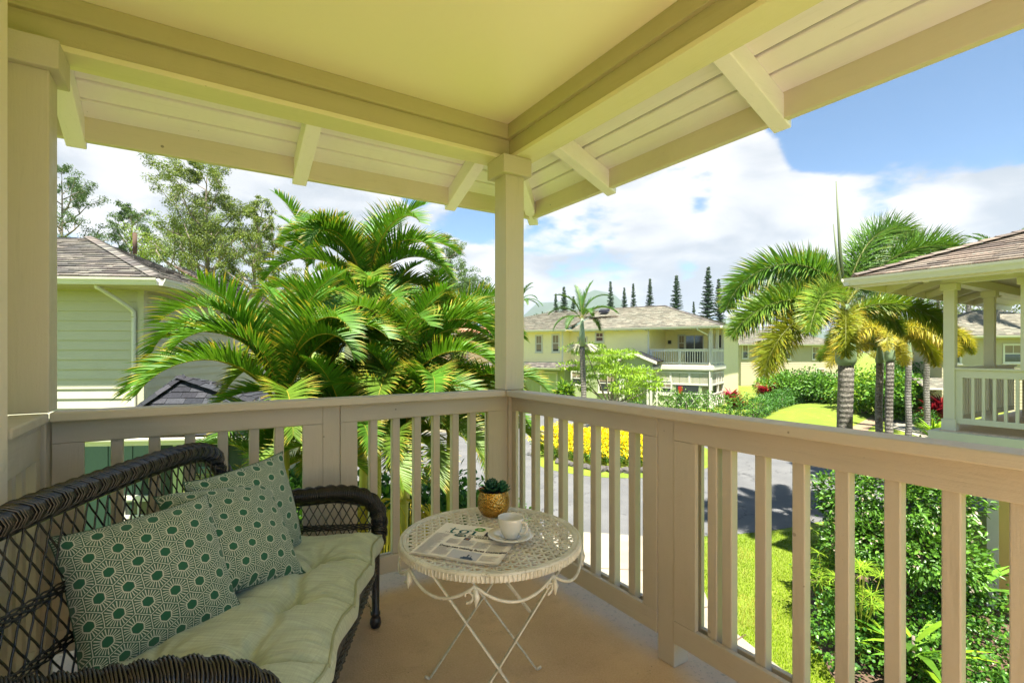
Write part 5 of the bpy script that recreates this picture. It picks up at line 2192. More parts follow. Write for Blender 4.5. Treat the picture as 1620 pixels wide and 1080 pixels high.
# lower storey
lo_m = MB()
Fy.box(lo_m, .6, LF, -WF, -.02, zg - .1, zf - .121)
lo_m.build("lower_wall", M["batten_olive"], yy)
lo_m = MB()
Fy.box(lo_m, 10.0, LF, -.3, .9, zg - .1, zf - .2)
lo_m.build("garage_wall", M["batten_olive"], yy)
bt = MB()
for k in range(40):
    u = .7 + k * .42
    if u < 9.6:
        Fy.box(bt, u, u + .05, -.019, .005, zg, zf - .13)
    else:
        Fy.box(bt, u, u + .05, .901, .925, zg, zf - .21)
o = bt.build("battens", M["batten_olive"], yy)
o["kind"] = "stuff"
# windows (distance along the front, from the balcony corner)


def upx(px, n=0.0):
    """where a bearing meets the front wall"""
    o_ = Fy.p(0, n, 0)
    d_ = FW + RT * ((px - 810) / PXF)
    # o + uy*s = CAM + d*t
    a_, b_, c_, d2 = uy.x, -d_.x, uy.y, -d_.y
    rx, ry = CAM.x - o_.x, CAM.y - o_.y
    det = a_ * d2 - b_ * c_
    return (rx * d2 - b_ * ry) / det


def zpx(px, py, n=0.0):
    p = Fy.p(upx(px, n), n, 0)
    return hz(py, (p - CAM).dot(FW))


for (x0, x1, y0, y1, n_o, bl, mu) in ((848.5, 857.5, 531, 556, 1.0, .9, 1), (874.5, 884.5, 530, 556, 1.0, .85, 1), (915, 928, 534, 550, 0, .0, 1), (943, 954.5, 526.5, 540, 0, 0, 1)):
    window(Fy, yy, upx(x1, n_o), upx(x0, n_o), zpx(x0, y1, n_o), zpx(x0, y0, n_o), n_o + .012, True, bl, mu)
for (x0, x1, y0, y1, n_o) in ((905, 920, 588, 607.5, .9), (948, 975, 592, 619, 0.0), (1045, 1062, 603, 622, -.01)):
    window(Fy, yy, upx(x1, n_o), upx(x0, n_o), zpx(x0, y1, n_o), zpx(x0, y0, n_o), n_o + .01, True, .4, 1)
# windows in the back of the balcony
for (x0, x1, y0, y1) in ((1074, 1083, 523, 544), (1140, 1146, 524, 553), (1151.5, 1155, 524, 553)):
    u0_, u1_ = upx(x1, -BD), upx(x0, -BD)
    if u0_ < .05:
        u0_, u1_ = (.12, .5) if x0 < 1150 else (.7, .95)
    window(Fy, yy, u0_, u1_, zf + (.9 if x0 < 1100 else .15), zt_ - .35, -BD + .012, x0 < 1100, .8 if x0 < 1100 else 0, 1)
sd2 = MB()
Fy.box(sd2, 1.35, 2.5, -BD + .012, -BD + .03, zf + .05, zt_ - .4)
sd2.build("sliding_door", M["glass"], yy)
sd2 = MB()
for a, b in ((1.28, 1.35), (2.5, 2.57), (1.9, 1.95)):
    Fy.box(sd2, a, b, -BD + .012, -BD + .06, zf + .02, zt_ - .33)
Fy.box(sd2, 1.28, 2.57, -BD + .012, -BD + .06, zt_ - .4, zt_ - .33)
sd2.build("door_frame", M["white"], yy)
la = MB()
Fy.box(la, 3.55, 3.75, -BD + .012, -BD + .16, zt_ - .95, zt_ - .7)
la.build("wall_lamp", M["leg_paint"], yy)
# inner face of the wall at the balcony's left end, siding
mb = MB()
Fq2 = Frame(Fy.p(BAL, 0, 0), -Fy.n)
if Fq2.n.dot(-uy) < 0:
    Fq2.n = -Fq2.n
clap(Fq2, mb, .02, BD, zf, zt_, .20, .016, .001)
o = mb.build("lap_siding", M["siding_yellow"], yy)
o["kind"] = "stuff"
# balcony slab, fascia, posts, railings
mb = MB()
Fy.box(mb, -.1, BAL - .02, -BD, .1, zf - .38, zf)
mb.build("balcony_floor", M["cream"], yy)
mb = MB()
Fy.box(mb, -.16, BAL + .1, .1005, .16, zf - .30, zf - .06)
Fs.box(mb, -.1, BD, .1005, .16, zf - .30, zf - .06)
mb.build("edge_board", M["white"], yy)
for (u, n_o) in ((.0, 0.0), (.0, -1.75), (.0, -BD + .1), (BAL - .06, .02)):
    mb = MB()
    if u < 1:
        Fy.box(mb, u - .02, u + .13, n_o - .13, n_o + .02, zf, zt_ + .02)
        mb.build("balcony_post", M["white"], yy)
    mb = MB()
    Fy.box(mb, u - .02, u + .13, n_o - .13, n_o + .02, zg - .1, zf - .381)
    mb.build("porch_post", M["white"], yy)
mb = MB()
Fy.box(mb, BAL - .6, BAL - .48, -.08, .04, zg - .1, zf - .381)
mb.build("porch_post", M["white"], yy)


def far_rail(F, u0, u1, z0, posts=()):
    mb = MB()
    F.box(mb, u0, u1, -.06, .06, z0 + .96, z0 + 1.02)
    F.box(mb, u0, u1, -.03, .03, z0 + .85, z0 + .959)
    F.box(mb, u0, u1, -.03, .03, z0 + .06, z0 + .16)
    mb.build("rail", M["white"], yy)
    u = u0 + .10
    k = 0
    while u < u1 - .1:
        b = MB()
        F.box(b, u, u + .045, -.02, .02, z0 + .16, z0 + .85)
        b.build("baluster", M["white"], yy)
        u += .15
    for p in posts:
        b = MB()
        F.box(b, p - .08, p + .08, -.04, .04, z0, z0 + .955)
        b.build("newel", M["white"], yy)


far_rail(Fy, .14, BAL - .02, zf, (1.95, 3.85))
far_rail(Fs, .14, 1.6, zf, (.85,))
far_rail(Fs, 1.9, 3.2, zf, (2.5,))
# louvred band over the lower porch and its cross braced rail
for F, a, b, cuts in ((Fy, .15, BAL + .9, (1.3, 2.5, 3.4)), (Fs, .15, BD, (1.2, 1.8, 2.6))):
    mb = MB()
    F.box(mb, a, b, -.05, .03, zf - .56, zf - .44)
    F.box(mb, a, b, -.05, .03, zf - 1.30, zf - 1.2)
    for c in cuts:
        F.box(mb, c, c + .12, -.045, .035, zf - 1.2, zf - .56)
    mb.build("shutter_frame", M["white"], yy)
    mb = MB()
    for k in range(11):
        z = zf - 1.2 + k * .058
        F.box(mb, a, b, -.04, .005, z, z + .03)
    o = mb.build("louvres", M["cream"], yy)
    o["kind"] = "stuff"
    mb = MB()
    F.box(mb, a, b, -.03, .03, zg + .92, zg + 1.0)
    x = a
    while x < b - .5:
        p, q = F.p(x, 0, zg + .1), F.p(x + .6, 0, zg + .92)
        mb.bar(p, q, .05, .05)
        p, q = F.p(x + .6, 0.001, zg + .1), F.p(x, 0.001, zg + .92)
        mb.bar(p, q, .05, .05)
        x += .6
    mb.build("porch_rail", M["white"], yy)
dk = MB()
Fy.box(dk, .8, 2.2, -.018, .012, zg, zf - 1.25)
dk.build("sliding_door", M["glass"], yy)
fe = MB()
Fy.box(fe, upx(1080), upx(1074), .0, .16, zpx(1077, 622), zpx(1077, 611))
fe.build("fire_extinguisher_box", M["red"] if "red" in M else flat("red_box", (.35, .015, .015), .4), yy)
# garage door, lower roof, gabled porch
gdx0, gdx1 = upx(880, .9), upx(857, .9)
mb = MB()
Fy.box(mb, gdx0, gdx1, .901, .93, zg, zpx(868, 590.5, .9))
gd = mb.build("garage_door", M["garage"], yy)
mb = MB()
for a, b, c, d_ in ((gdx0 - .12, gdx0, zg, zpx(868, 588.5, .9)), (gdx1, gdx1 + .12, zg, zpx(868, 588.5, .9)), (gdx0 - .12, gdx1 + .12, zpx(868, 590.4, .9), zpx(868, 587.5, .9))):
    Fy.box(mb, a, b, .9005, .95, c, d_)
Fy.box(mb, (gdx0 + gdx1) / 2 - .012, (gdx0 + gdx1) / 2 + .012, .9305, .934, zg, zpx(868, 592, .9))
mb.build("door_frame", M["white"], gd)
zl = zf - .28
A_ = Fy.p(9.3, 1.9, zl)
B_ = Fy.p(LF, 1.9, zl)
slope(yy, B_, A_, Fy.p(LF, .95, zl + .36), Fy.p(9.9, .95, zl + .36), SH_GREY, 21, .34, .16, .02)
slope(yy, A_, Fy.p(9.3, 0, zl), Fy.p(9.9, .95, zl + .36), Fy.p(9.9, 0, zl + .36), SH_GREY, 22, .34, .16, .02)
gutter(yy, A_, B_, Fy.n, "white", .15, .12)
for k in range(7):
    erp = Fy.p(9.8 + k * 1.4, 1.85, zl - .12)
    MB().bar(erp, Fy.p(9.8 + k * 1.4, .92, zl + .08), .07, .1).build("rafter_tail", M["white"], yy)
gpx = upx(1003, 1.2)
GZ = zpx(1000, 556, 1.2)
GA = Fy.p(gpx + 1.55, 1.25, GZ - .62)
GB = Fy.p(gpx - 1.55, 1.25, GZ - .62)
GT = Fy.p(gpx, 1.25, GZ)
slope(yy, GA, GA - Fy.n * 1.3, GT, GT - Fy.n * 1.3, SH_DARK, 23, .3, .15, .02)
slope(yy, GB, GB - Fy.n * 1.3, GT, GT - Fy.n * 1.3, SH_DARK, 24, .3, .15, .02)
mb = MB()
mb.prism([GA + Fy.n * .02 + Vector((0, 0, -.02)), GT + Fy.n * .02 + Vector((0, 0, -.02)), GT + Fy.n * .02 + Vector((0, 0, -.2)), GA + Fy.n * .02 + Vector((0, 0, -.2))], Fy.n * .04)
mb.prism([GB + Fy.n * .022 + Vector((0, 0, -.02)), GT + Fy.n * .022 + Vector((0, 0, -.02)), GT + Fy.n * .022 + Vector((0, 0, -.2)), GB + Fy.n * .022 + Vector((0, 0, -.2))], Fy.n * .04)
mb.build("barge_board", M["white"], yy)
mb = MB()
mb.prism([Fy.p(gpx + 1.2, 1.0, GZ - .6), Fy.p(gpx - 1.2, 1.0, GZ - .6), Fy.p(gpx, 1.0, GZ - .1)], -Fy.n * .1)
Fy.box(mb, gpx - 1.15, gpx + 1.15, .85, 1.0, GZ - 1.0, GZ - .6)
mb.build("gable", M["batten_olive"], yy)
mb = MB()
Fy.box(mb, gpx - 1.3, gpx + 1.3, -.0, 1.05, GZ - 1.16, GZ - 1.001)
mb.build("porch_beam", M["white"], yy)
for s_ in (-1.05, 1.05):
    for q in (0, .22):
        mb = MB()
        Fy.box(mb, gpx + s_ - .06 + q * (-1 if s_ > 0 else 1), gpx + s_ + .06 + q * (-1 if s_ > 0 else 1), .85, .97, zg - .1, GZ - 1.161)
        mb.build("porch_post", M["white"], yy)
# main hip roof
OVY = .65
zr0 = zt_ + .12


def RP(u, d_, z):
    return Fy.p(u, -d_, z)


hw = (WF + 2 * OVY) / 2
rz_ = zr0 + hw * .36
e00, e10 = RP(-OVY, -OVY, zr0), RP(LF + .6, -OVY - 1.0, zr0)
e00b = RP(-OVY, -OVY, zr0)
slope(yy, RP(9.4, -OVY, zr0), e00b, RP(9.4 + 0, hw - OVY, rz_), RP(hw - OVY, hw - OVY, rz_), SH_TAN, 31, .36, .17, .022)
slope(yy, RP(LF + .6, -OVY - 1.0, zr0), RP(9.4, -OVY - 1.0, zr0), RP(LF - 5, hw - OVY - .3, rz_ - .1), RP(9.4 + .01, hw - OVY - .3, rz_ - .1), SH_TAN, 32, .36, .17, .022)
slope(yy, e00b, RP(-OVY, WF + OVY, zr0), RP(hw - OVY, hw - OVY, rz_), RP(hw - OVY, hw - OVY + .1, rz_), SH_TAN, 33, .36, .17, .022)
ridge_caps(yy, e00b + Vector((0, 0, .02)), RP(hw - OVY, hw - OVY, rz_ + .03), SH_GREY, 34)
ridge_caps(yy, RP(hw - OVY, hw - OVY, rz_ + .03), RP(LF - 5, hw - OVY, rz_ + .02), SH_GREY, 35)
gutter(yy, e00b - Fy.n * .0, RP(9.4, -OVY, zr0), Fy.n, "white", .16, .13)
gutter(yy, RP(9.4, -OVY - 1.0, zr0), RP(LF + .6, -OVY - 1.0, zr0), Fy.n, "white", .16, .13)
gutter(yy, e00b, RP(-OVY, WF + OVY, zr0), -uy, "white", .16, .13)
mb = MB()
mb.prism([RP(-OVY, -OVY, zr0 - .12), RP(9.4, -OVY, zr0 - .12), RP(9.4, .3, zr0 - .12), RP(-OVY, .3, zr0 - .12)], (0, 0, .04))
mb.prism([RP(9.4, -OVY - 1.0, zr0 - .121), RP(LF + .5, -OVY - 1.0, zr0 - .121), RP(LF + .5, .3, zr0 - .121), RP(9.4, .3, zr0 - .121)], (0, 0, .04))
mb.prism([RP(-OVY, .31, zr0 - .122), RP(BAL, .31, zr0 - .122), RP(BAL, WF, zr0 - .122), RP(-OVY, WF, zr0 - .122)], (0, 0, .04))
mb.build("soffit", M["siding_yellow"], yy)
for k in range(10):
    MB().bar(RP(1.2 + k * 1.0, -OVY + .02, zr0 - .16), RP(1.2 + k, 0, zr0 - .16), .08, .09).build("rafter_tail", M["white"], yy)
mb = MB()
mb.hexa([RP(8.2, 2.6, rz_ - .42), RP(8.9, 2.6, rz_ - .42), RP(8.9, 3.2, rz_ - .25), RP(8.2, 3.2, rz_ - .25), RP(8.25, 2.65, rz_ - .22), RP(8.85, 2.65, rz_ - .22), RP(8.85, 3.2, rz_ - .08), RP(8.25, 3.2, rz_ - .08)])
mb.build("roof_vent", M["leg_paint"], yy)
dsp = MB()
a = Fy.p(.7, OVY, zr0 - .14)
dsp.tube(catmull([a, a - Vector((0, 0, .1)), Fy.p(.2, .1, zr0 - .6), Fy.p(.11, .09, zr0 - .8), Fy.p(.11, .09, zg)], .15), .05, 6)
dsp.build("downspout", M["white"], yy, smooth=True)


# ---- plain houses farther off -------------------------------------------
def plain_house(name, label, px, dep, yawd, w, dpt, z0, ze, pal, wall, wins, group=None, seed=1, pit=.36, lowroof=None):
    c = at(px, dep, 0)
    u = RT * math.cos(R_(yawd)) + FW * math.sin(R_(yawd))
    F = Frame(c, u)
    if F.n.dot(FW) > 0:
        F.n = -F.n
    t = thing(name, label, "house", (c.x, c.y, z0), 0, group)
    mb = MB()
    F.box(mb, 0, w, -dpt, 0, z0, ze)
    mb.build("wall", M[wall], t)
    cl_ = MB()
    clap(F, cl_, 0.0, w, z0, ze, .2, .016, .001)
    o_ = cl_.build("lap_siding", M[wall], t)
    o_["kind"] = "stuff"
    ov = .6
    h_ = (dpt + 2 * ov) / 2
    zr_ = ze + .1
    a, b = F.p(-ov, ov, zr_), F.p(w + ov, ov, zr_)
    tl, tr = F.p(h_ - ov, -h_ + ov, zr_ + h_ * pit), F.p(max(h_ - ov + .1, w - h_ + ov), -h_ + ov, zr_ + h_ * pit)
    slope(t, a, b, tl, tr, pal, seed, .36, .18, .022)
    slope(t, b, F.p(w + ov, -dpt - ov, zr_), tr, tr - F.n * .1, pal, seed + 1, .36, .18, .022)
    slope(t, F.p(-ov, -dpt - ov, zr_), a, tl - F.n * .1, tl, pal, seed + 2, .36, .18, .022)
    gutter(t, a, b, F.n, "white", .15, .12)
    sf_ = MB()
    F.box(sf_, -ov, w + ov, -.2, ov, zr_ - .13, zr_ - .09)
    sf_.build("soffit", M["cream"], t)
    for (u0, u1, za, zb) in wins:
        window(F, t, u0, u1, za, zb, .012, True, .5, 1)
    if lowroof:
        u0, u1, zl_, pl2 = lowroof
        slope(t, F.p(u0, 1.6, zl_), F.p(u1, 1.6, zl_), F.p(u0 + .5, .02, zl_ + .6), F.p(u1 - .5, .02, zl_ + .6), pl2, seed + 5, .36, .18, .022)
        gutter(t, F.p(u0, 1.6, zl_), F.p(u1, 1.6, zl_), F.n, "white", .15, .12)
        mb = MB()
        F.box(mb, u0 + .4, u1 - .4, .02, 1.0, z0, zl_ - .05)
        mb.build("lower_wall", M["siding_tan"], t)
    return t, F


SH_RED = [(0.36, 0.17, 0.10), (0.42, 0.21, 0.13), (0.30, 0.13, 0.08), (0.46, 0.26, 0.17)]
plain_house("cream_house", "cream house with reddish low roof half hidden behind the areca palms", 545, 24, 8, 7.0, 7, -2.6, 2.1, SH_RED, "siding_yellow", [(1.0, 1.7, .2, 1.3), (3.2, 3.9, .2, 1.3), (5.2, 5.9, .2, 1.3), (2.4, 3.4, -2.0, -.9)], None, 61, .36, (3.4, 7.4, .0, SH_RED))
plain_house("tan_house", "tan house with two small windows seen through the neighbour's balcony", 1490, 31, -14, 9.0, 8, -2.6, 2.2, SH_TAN, "siding_tan", [(.5, .95, .6, 1.55), (3.2, 4.1, .65, 1.7), (6.2, 7.0, .6, 1.6)], None, 71, .40)
plain_house("distant_house", "pale house mostly hidden behind the foxtail palms", 1172, 52, 10, 12.0, 8, -2.4, 2.0, SH_TAN, "siding_tan", [(.2, .8, .6, 2.0), (2.2, 3.0, .5, 1.8), (5.0, 5.8, .5, 1.8), (8.5, 9.3, .5, 1.8), (2.2, 3.0, -1.9, -.6), (9, 10, -1.9, -.6)], None, 81, .36)

gs = at(1465, 26, 0)
t = thing("garden_shelter", "low brown roofed shelter between the foxtails and the neighbour's post", "shelter", (gs.x, gs.y, -2.4))
Fg = Frame(at(1440, 26, 0), RT)
if Fg.n.dot(FW) > 0:
    Fg.n = -Fg.n
zz = hz(611, 26)
slope(t, Fg.p(0, .9, zz), Fg.p(2.2, .9, zz + .0), Fg.p(.35, -.4, zz + .42), Fg.p(2.0, -.4, zz + .42), SH_TAN, 91, .36, .18, .022)
mb = MB()
Fg.box(mb, 0, 2.2, .86, .95, zz - .1, zz - .01)
mb.build("fascia", M["cream"], t)
for u in (.25, 1.95):
    mb = MB()
    Fg.box(mb, u, u + .1, .6, .7, -2.5, zz - .02)
    mb.build("post", M["bark"], t)
# boulder seen through the left balusters
bm = bmesh.new()
bmesh.ops.create_icosphere(bm, subdivisions=3, radius=1)
for v in bm.verts:
    f_ = 1 + .15 * math.sin(v.co.x * 3 + 1) * math.sin(v.co.y * 4) + .05 * math.sin(v.co.z * 9)
    v.co = Vector((v.co.x * .34 * f_, v.co.y * .3 * f_, v.co.z * .3 * f_))
me = bpy.data.meshes.new("boulder")
bm.to_mesh(me)
bm.free()
me.materials.append(M["concrete"])
me.polygons.foreach_set("use_smooth", [True] * len(me.polygons))
o = bpy.data.objects.new("boulder", me)
o.location = at(712, 7.4, -2.72)
COL.objects.link(o)
tag(o, "pale rounded boulder on the ground behind the balusters left of the corner", "boulder")
# ------------------------------------------------------------------ plants


def frond_mesh(name, seed, L, a0, a1, power=1.3, n=46, ll=0.45, lw=0.034, v0=0.55, droop=0.9, s0=0.16, green=(0.06, 0.17, 0.015), tip=(0.20, 0.15, 0.02), rach=(0.30, 0.27, 0.03), fold=True, tipfrac=0.25, sway=0.0, ang0=62, ang1=28, whorl=1, side_bend=0.0, rr=0.013, prof=None):
    """one pinnate frond: arching rachis along +X, leaflets both sides (or in whorls all round)"""
    r = random.Random(seed)
    N_ = 28
    P, Tn = [], []
    p = Vector((0, 0, 0))
    for i in range(N_ + 1):
        s = i / N_
        a = a0 + (a1 - a0) * s ** power
        yaw = side_bend * s * s
        t = Vector((math.cos(a) * math.cos(yaw), math.cos(a) * math.sin(yaw), math.sin(a)))
        P.append(p.copy())
        Tn.append(t)
        p = p + t * (L / N_)
    mb = MB()
    mb.col = rach
    mb.tube(P, [rr * (1 - 0.85 * i / N_) + 0.0012 for i in range(N_ + 1)], 5, cap=False)
    V, C, F = [], [], []
    for k in range(n):
        s = s0 + (1 - s0) * (k + 0.5) / n
        fi = s * N_
        i = min(N_ - 1, int(fi))
        q = P[i].lerp(P[i + 1], fi - i)
        t = Tn[i].lerp(Tn[i + 1], fi - i).normalized()
        side = t.cross(Vector((0, 0, 1)))
        side = side.normalized() if side.length > 1e-3 else Vector((0, 1, 0))
        upv = side.cross(t).normalized()
        if prof:
            lf = prof(s)
        else:
            lf = min(1.0, 0.45 + 2.2 * (s - s0)) * (1 - 0.62 * max(0, (s - 0.55) / 0.45) ** 1.5)
        ang = R_(ang0 + (ang1 - ang0) * s + r.uniform(-5, 5))
        for w in range(2 * whorl):
            if whorl == 1:
                sg = 1 if w == 0 else -1
                ve = v0 + r.uniform(-0.10, 0.10)
                lat_ = side * sg * math.cos(ve) + upv * math.sin(ve)
            else:
                ra = 2 * PI * (w + r.random()) / (2 * whorl)
                lat_ = side * math.cos(ra) + upv * math.sin(ra)
                sg = 1
            dv = (t * math.cos(ang) + lat_ * math.sin(ang)).normalized()
            l_ = ll * lf * r.uniform(0.86, 1.08)
            wd = lw * (0.65 + 0.35 * lf) * r.uniform(0.85, 1.1)
            cc = jitter_col(green, 0.16, r)
            tc_ = jitter_col(tip, 0.35, r)
            dry = r.random() < tipfrac
            nrm = dv.cross(t)
            nrm = nrm.normalized() if nrm.length > 1e-3 else upv
            wv = nrm.cross(dv).normalized()
            b = len(V)
            pp = q.copy()
            segs = 4
            dcur = dv.copy()
            for m_ in range(segs + 1):
                f_ = m_ / segs
                wid = wd * (0.55 if m_ == 0 else (1.0 if m_ == 1 else (0.86 if m_ == 2 else (0.5 if m_ == 3 else 0.0))))
                col = cc if m_ < 3 else (tuple(cc[x] * .4 + tc_[x] * .6 for x in range(3)) if (dry and m_ == 3) else (tc_ if (m_ == 4 and dry) else cc))
                if m_ == segs:
                    V.append(pp.copy())
                    C.append(col)
                else:
                    ft = wd * 0.18 * (1 if m_ < 3 else .5) if fold else 0
                    V += [pp + wv * wid / 2 + nrm * ft, pp - nrm * 0, pp - wv * wid / 2 + nrm * ft] if fold else [pp + wv * wid / 2, pp - wv * wid / 2]
                    C += [col] * (3 if fold else 2)
                dcur = (dcur + Vector((0, 0, -1)) * droop * 0.30 * f_ + Vector((sway, 0, 0)) * 0.1).normalized()
                pp = pp + dcur * (l_ / segs)
            st = 3 if fold else 2
            for m_ in range(segs - 1):
                a = b + st * m_
                for z in range(st - 1):
                    F.append((a + z, a + z + 1, a + st + z + 1, a + st + z))
            a = b + st * (segs - 1)
            for z in range(st - 1):
                F.append((a + z, a + z + 1, b + st * segs))
    off = len(mb.v)
    mb.v += [tuple(x) for x in V]
    mb.c += C
    for f in F:
        mb.f.append(tuple(off + i for i in f))
        mb.mi.append(0)
    return mb.mesh(name, M["frond"], True)


def place_frond(me, parent, loc, az, roll=0.0, pitch=0.0, sc=1.0):
    o = bpy.data.objects.new("frond", me)
    COL.objects.link(o)
    o.parent = parent
    o.location = loc
    m = Matrix.Rotation(az, 3, "Z") @ Matrix.Rotation(pitch, 3, "Y") @ Matrix.Rotation(roll, 3, "X")
    o.rotation_euler = m.to_euler()
    o.scale = (sc, sc, sc)
    return o


AZR = math.atan2(RT.y, RT.x)          # azimuth of the photo's rightwards direction

AG = (0.076, 0.185, 0.015)
areca = []
AK = dict(n=66, ll=0.52, lw=0.031, droop=0.7, ang0=74, ang1=44, green=AG, tip=(0.42, 0.33, 0.05), rach=(0.36, 0.29, 0.03), tipfrac=0.45, v0=0.62)
areca.append(frond_mesh("areca_frond", 1, 2.2, 1.3, -0.75, 1.5, **AK))
areca.append(frond_mesh("areca_frond", 2, 2.1, 1.4, -1.25, 1.7, **AK))
areca.append(frond_mesh("areca_frond", 3, 2.0, 1.1, -1.1, 1.3, **AK))
areca.append(frond_mesh("areca_frond", 4, 1.9, 1.45, 0.35, 1.6, **dict(AK, v0=0.45, tipfrac=0.2, green=(0.075, 0.20, 0.015))))
areca.append(frond_mesh("areca_frond", 5, 1.7, 0.75, -1.15, 1.1, **dict(AK, green=(0.11, 0.19, 0.018), tipfrac=0.6)))
areca.append(frond_mesh("areca_frond", 6, 2.1, 1.3, -0.6, 1.4, **dict(AK, sway=0.4, side_bend=0.5)))
areca.append(frond_mesh("areca_frond", 7, 2.1, 1.3, -0.8, 1.5, **dict(AK, sway=0.4, side_bend=-0.5)))


def areca_palm(label, px, dep, pycrown, fronds, stem_r=0.05, seed=0, sprays=0, extra=13):
    """a stem of the clump; fronds = (mesh, azimuth in degrees from the photo's right, roll, scale)"""
    base = on_ground(px, dep)
    zc = hz(pycrown, dep)
    h = zc - base.z
    r = random.Random(seed)
    t = thing("areca_palm", label, "palm tree", tuple(base), 0, "areca palms of the clump beyond the rail")
    lean = Vector((r.uniform(-.12, .12), r.uniform(-.12, .12), 0))
    pts = [Vector((0, 0, -0.05)) + lean * 0, Vector((0, 0, h * .5)) + lean * .3, Vector((0, 0, h)) + lean * .6]
    pts = resample(pts, h / 14)
    MB().tube(pts, [stem_r * (1 + 0.12 * (i % 2)) for i in range(len(pts))], 10).build("trunk", M["areca_stem"], t, smooth=True, world=False)
    top = pts[-1]
    MB().tube([top - Vector((0, 0, 0.65)), top - Vector((0, 0, 0.3)), top + Vector((0, 0, 0.08))], [stem_r * 1.5, stem_r * 1.35, stem_r * .6], 10).build("crownshaft", M["areca_stem"], t, smooth=True, world=False)
    fronds = list(fronds) + [(r.choice([0, 1, 3, 3, 4, 5, 6]), r.uniform(0, 360), r.uniform(-12, 12), r.uniform(.75, .98)) for _ in range(extra)]
    for mi_, az, roll, sc in fronds:
        place_frond(areca[mi_], t, top + Vector((0, 0, r.uniform(-.12, .05))), AZR + R_(az), R_(roll), 0, sc * .84)
    for k in range(sprays):
        sp_ = MB()
        a = AZR + R_(-90 + 70 * (k - 0.5 * (sprays - 1)) + r.uniform(-15, 15))
        o_ = top + Vector((0, 0, -0.62))
        dh = Vector((math.cos(a), math.sin(a), 0))
        for b_ in range(60):
            aa = a + r.uniform(-0.9, 0.9)
            dh2 = Vector((math.cos(aa), math.sin(aa), 0))
            st = o_ + dh * r.uniform(.12, .42) + Vector((0, 0, r.uniform(-.16, .02)))
            l_ = r.uniform(.22, .5)
            sp_.tube([st, st + dh2 * l_ * .35 + Vector((0, 0, -l_ * .25)), st + dh2 * l_ * .5 + Vector((0, 0, -l_ * .95))], 0.006, 4, cap=False)
        sp_.tube([o_, o_ + dh * .2 + Vector((0, 0, .02)), o_ + dh * .42 + Vector((0, 0, -.12))], 0.014, 6)
        sp_.build("flower_spray", M["areca_flower"], t, smooth=True, world=False)
    return t


M["areca_flower"] = flat("areca_flower", (0.50, 0.40, 0.02), 0.6, var=0.2)

areca_palm("areca palm with fronds arching left across the green siding", 455, 5.0, 640,
           [(0, 172, 0, 1.05), (1, 190, -10, 1.0), (2, 205, 0, 0.95), (3, 150, 15, .95), (1, 120, 0, 1.0), (3, 60, 0, .9), (2, 230, 0, .9), (5, 20, 0, .9), (4, -60, 0, .85), (0, 95, 0, 0.9), (1, -25, 0, .85)], 0.055, 1)
areca_palm("areca palm of upright bright fronds, tallest of the clump", 572, 6.6, 470,
           [(3, 70, 0, 1.0), (3, 10, 0, 1.05), (0, 20, 10, .95), (1, 150, 0, .95), (2, 190, 0, .95), (2, -10, 0, .9), (4, -70, 0, .9), (1, -110, 0, .9), (5, 240, 0, .9)], 0.05, 2)
areca_palm("areca palm with fronds sweeping right towards the corner post", 640, 5.9, 612,
           [(0, 20, 0, 1.05), (1, 5, 0, 1.0), (6, 35, 0, 1.0), (3, 140, 0, 1.05), (2, -15, 0, .95), (1, 165, 0, .9), (4, -90, 0, .9), (2, 200, 0, .95), (0, 80, 0, .95), (5, 110, 0, 1.0)], 0.055, 3)
areca_palm("areca palm with hanging yellow flower sprays seen between the balusters", 640, 5.6, 700,
           [(1, 150, 0, .85), (2, 20, 0, .9), (1, -30, 0, .8), (4, 210, 0, .85), (2, 100, 0, .9), (3, 60, 0, .75), (4, -85, 0, .7), (4, -130, 0, .8), (2, -5, 0, .8)], 0.05, 4, sprays=3)
areca_palm("low areca palm spreading beside the corner post below the rail", 712, 6.3, 690,
           [(1, 10, 0, .85), (2, 170, 0, .9), (1, 120, 0, .85), (0, 60, 0, .8), (4, -60, 0, .85), (2, -120, 0, .8), (4, 200, 0, .9), (2, -20, 0, .8)], 0.045, 5)
areca_palm("areca palm standing darker at the back of the clump", 520, 7.6, 540,
           [(1, 180, 0, 1.0), (2, 150, 0, 1.0), (0, 60, 0, 1.0), (3, 100, 0, .9), (2, 0, 0, 1.0), (4, -80, 0, .95), (1, 30, 0, .9), (4, 220, 0, 1.0)], 0.05, 6)
areca_palm("areca palm rising behind the sweeping fronds beside the corner post", 690, 7.6, 560,
           [(1, 170, 0, .95), (0, 30, 0, .9), (2, 0, 0, 1.0), (3, 100, 0, .75), (2, 200, 0, .95), (4, -80, 0, .9), (1, -40, 0, .9), (4, 140, 0, .9)], 0.05, 7)
areca_palm("young areca palm filling the clump low behind the loveseat arm", 560, 5.2, 720,
           [(1, 100, 0, .7), (2, 170, 0, .75), (1, 30, 0, .7), (2, -60, 0, .7), (4, 220, 0, .75), (3, 60, 0, .6), (4, -20, 0, .7)], 0.04, 8)
areca_palm("young areca palm low at the left behind the loveseat pillows", 425, 5.6, 760,
           [(1, 80, 0, .75), (2, 185, 0, .7), (1, 20, 0, .7), (2, -70, 0, .7), (4, 240, 0, .7)], 0.045, 9)

areca_palm("slim areca palm whose few upright fronds stand above the clump's left fans", 484, 8.6, 430,
           [(3, 80, 0, .9), (3, 20, 0, .85), (0, 140, 0, .7), (3, 170, 0, .7)], 0.04, 10, extra=2)

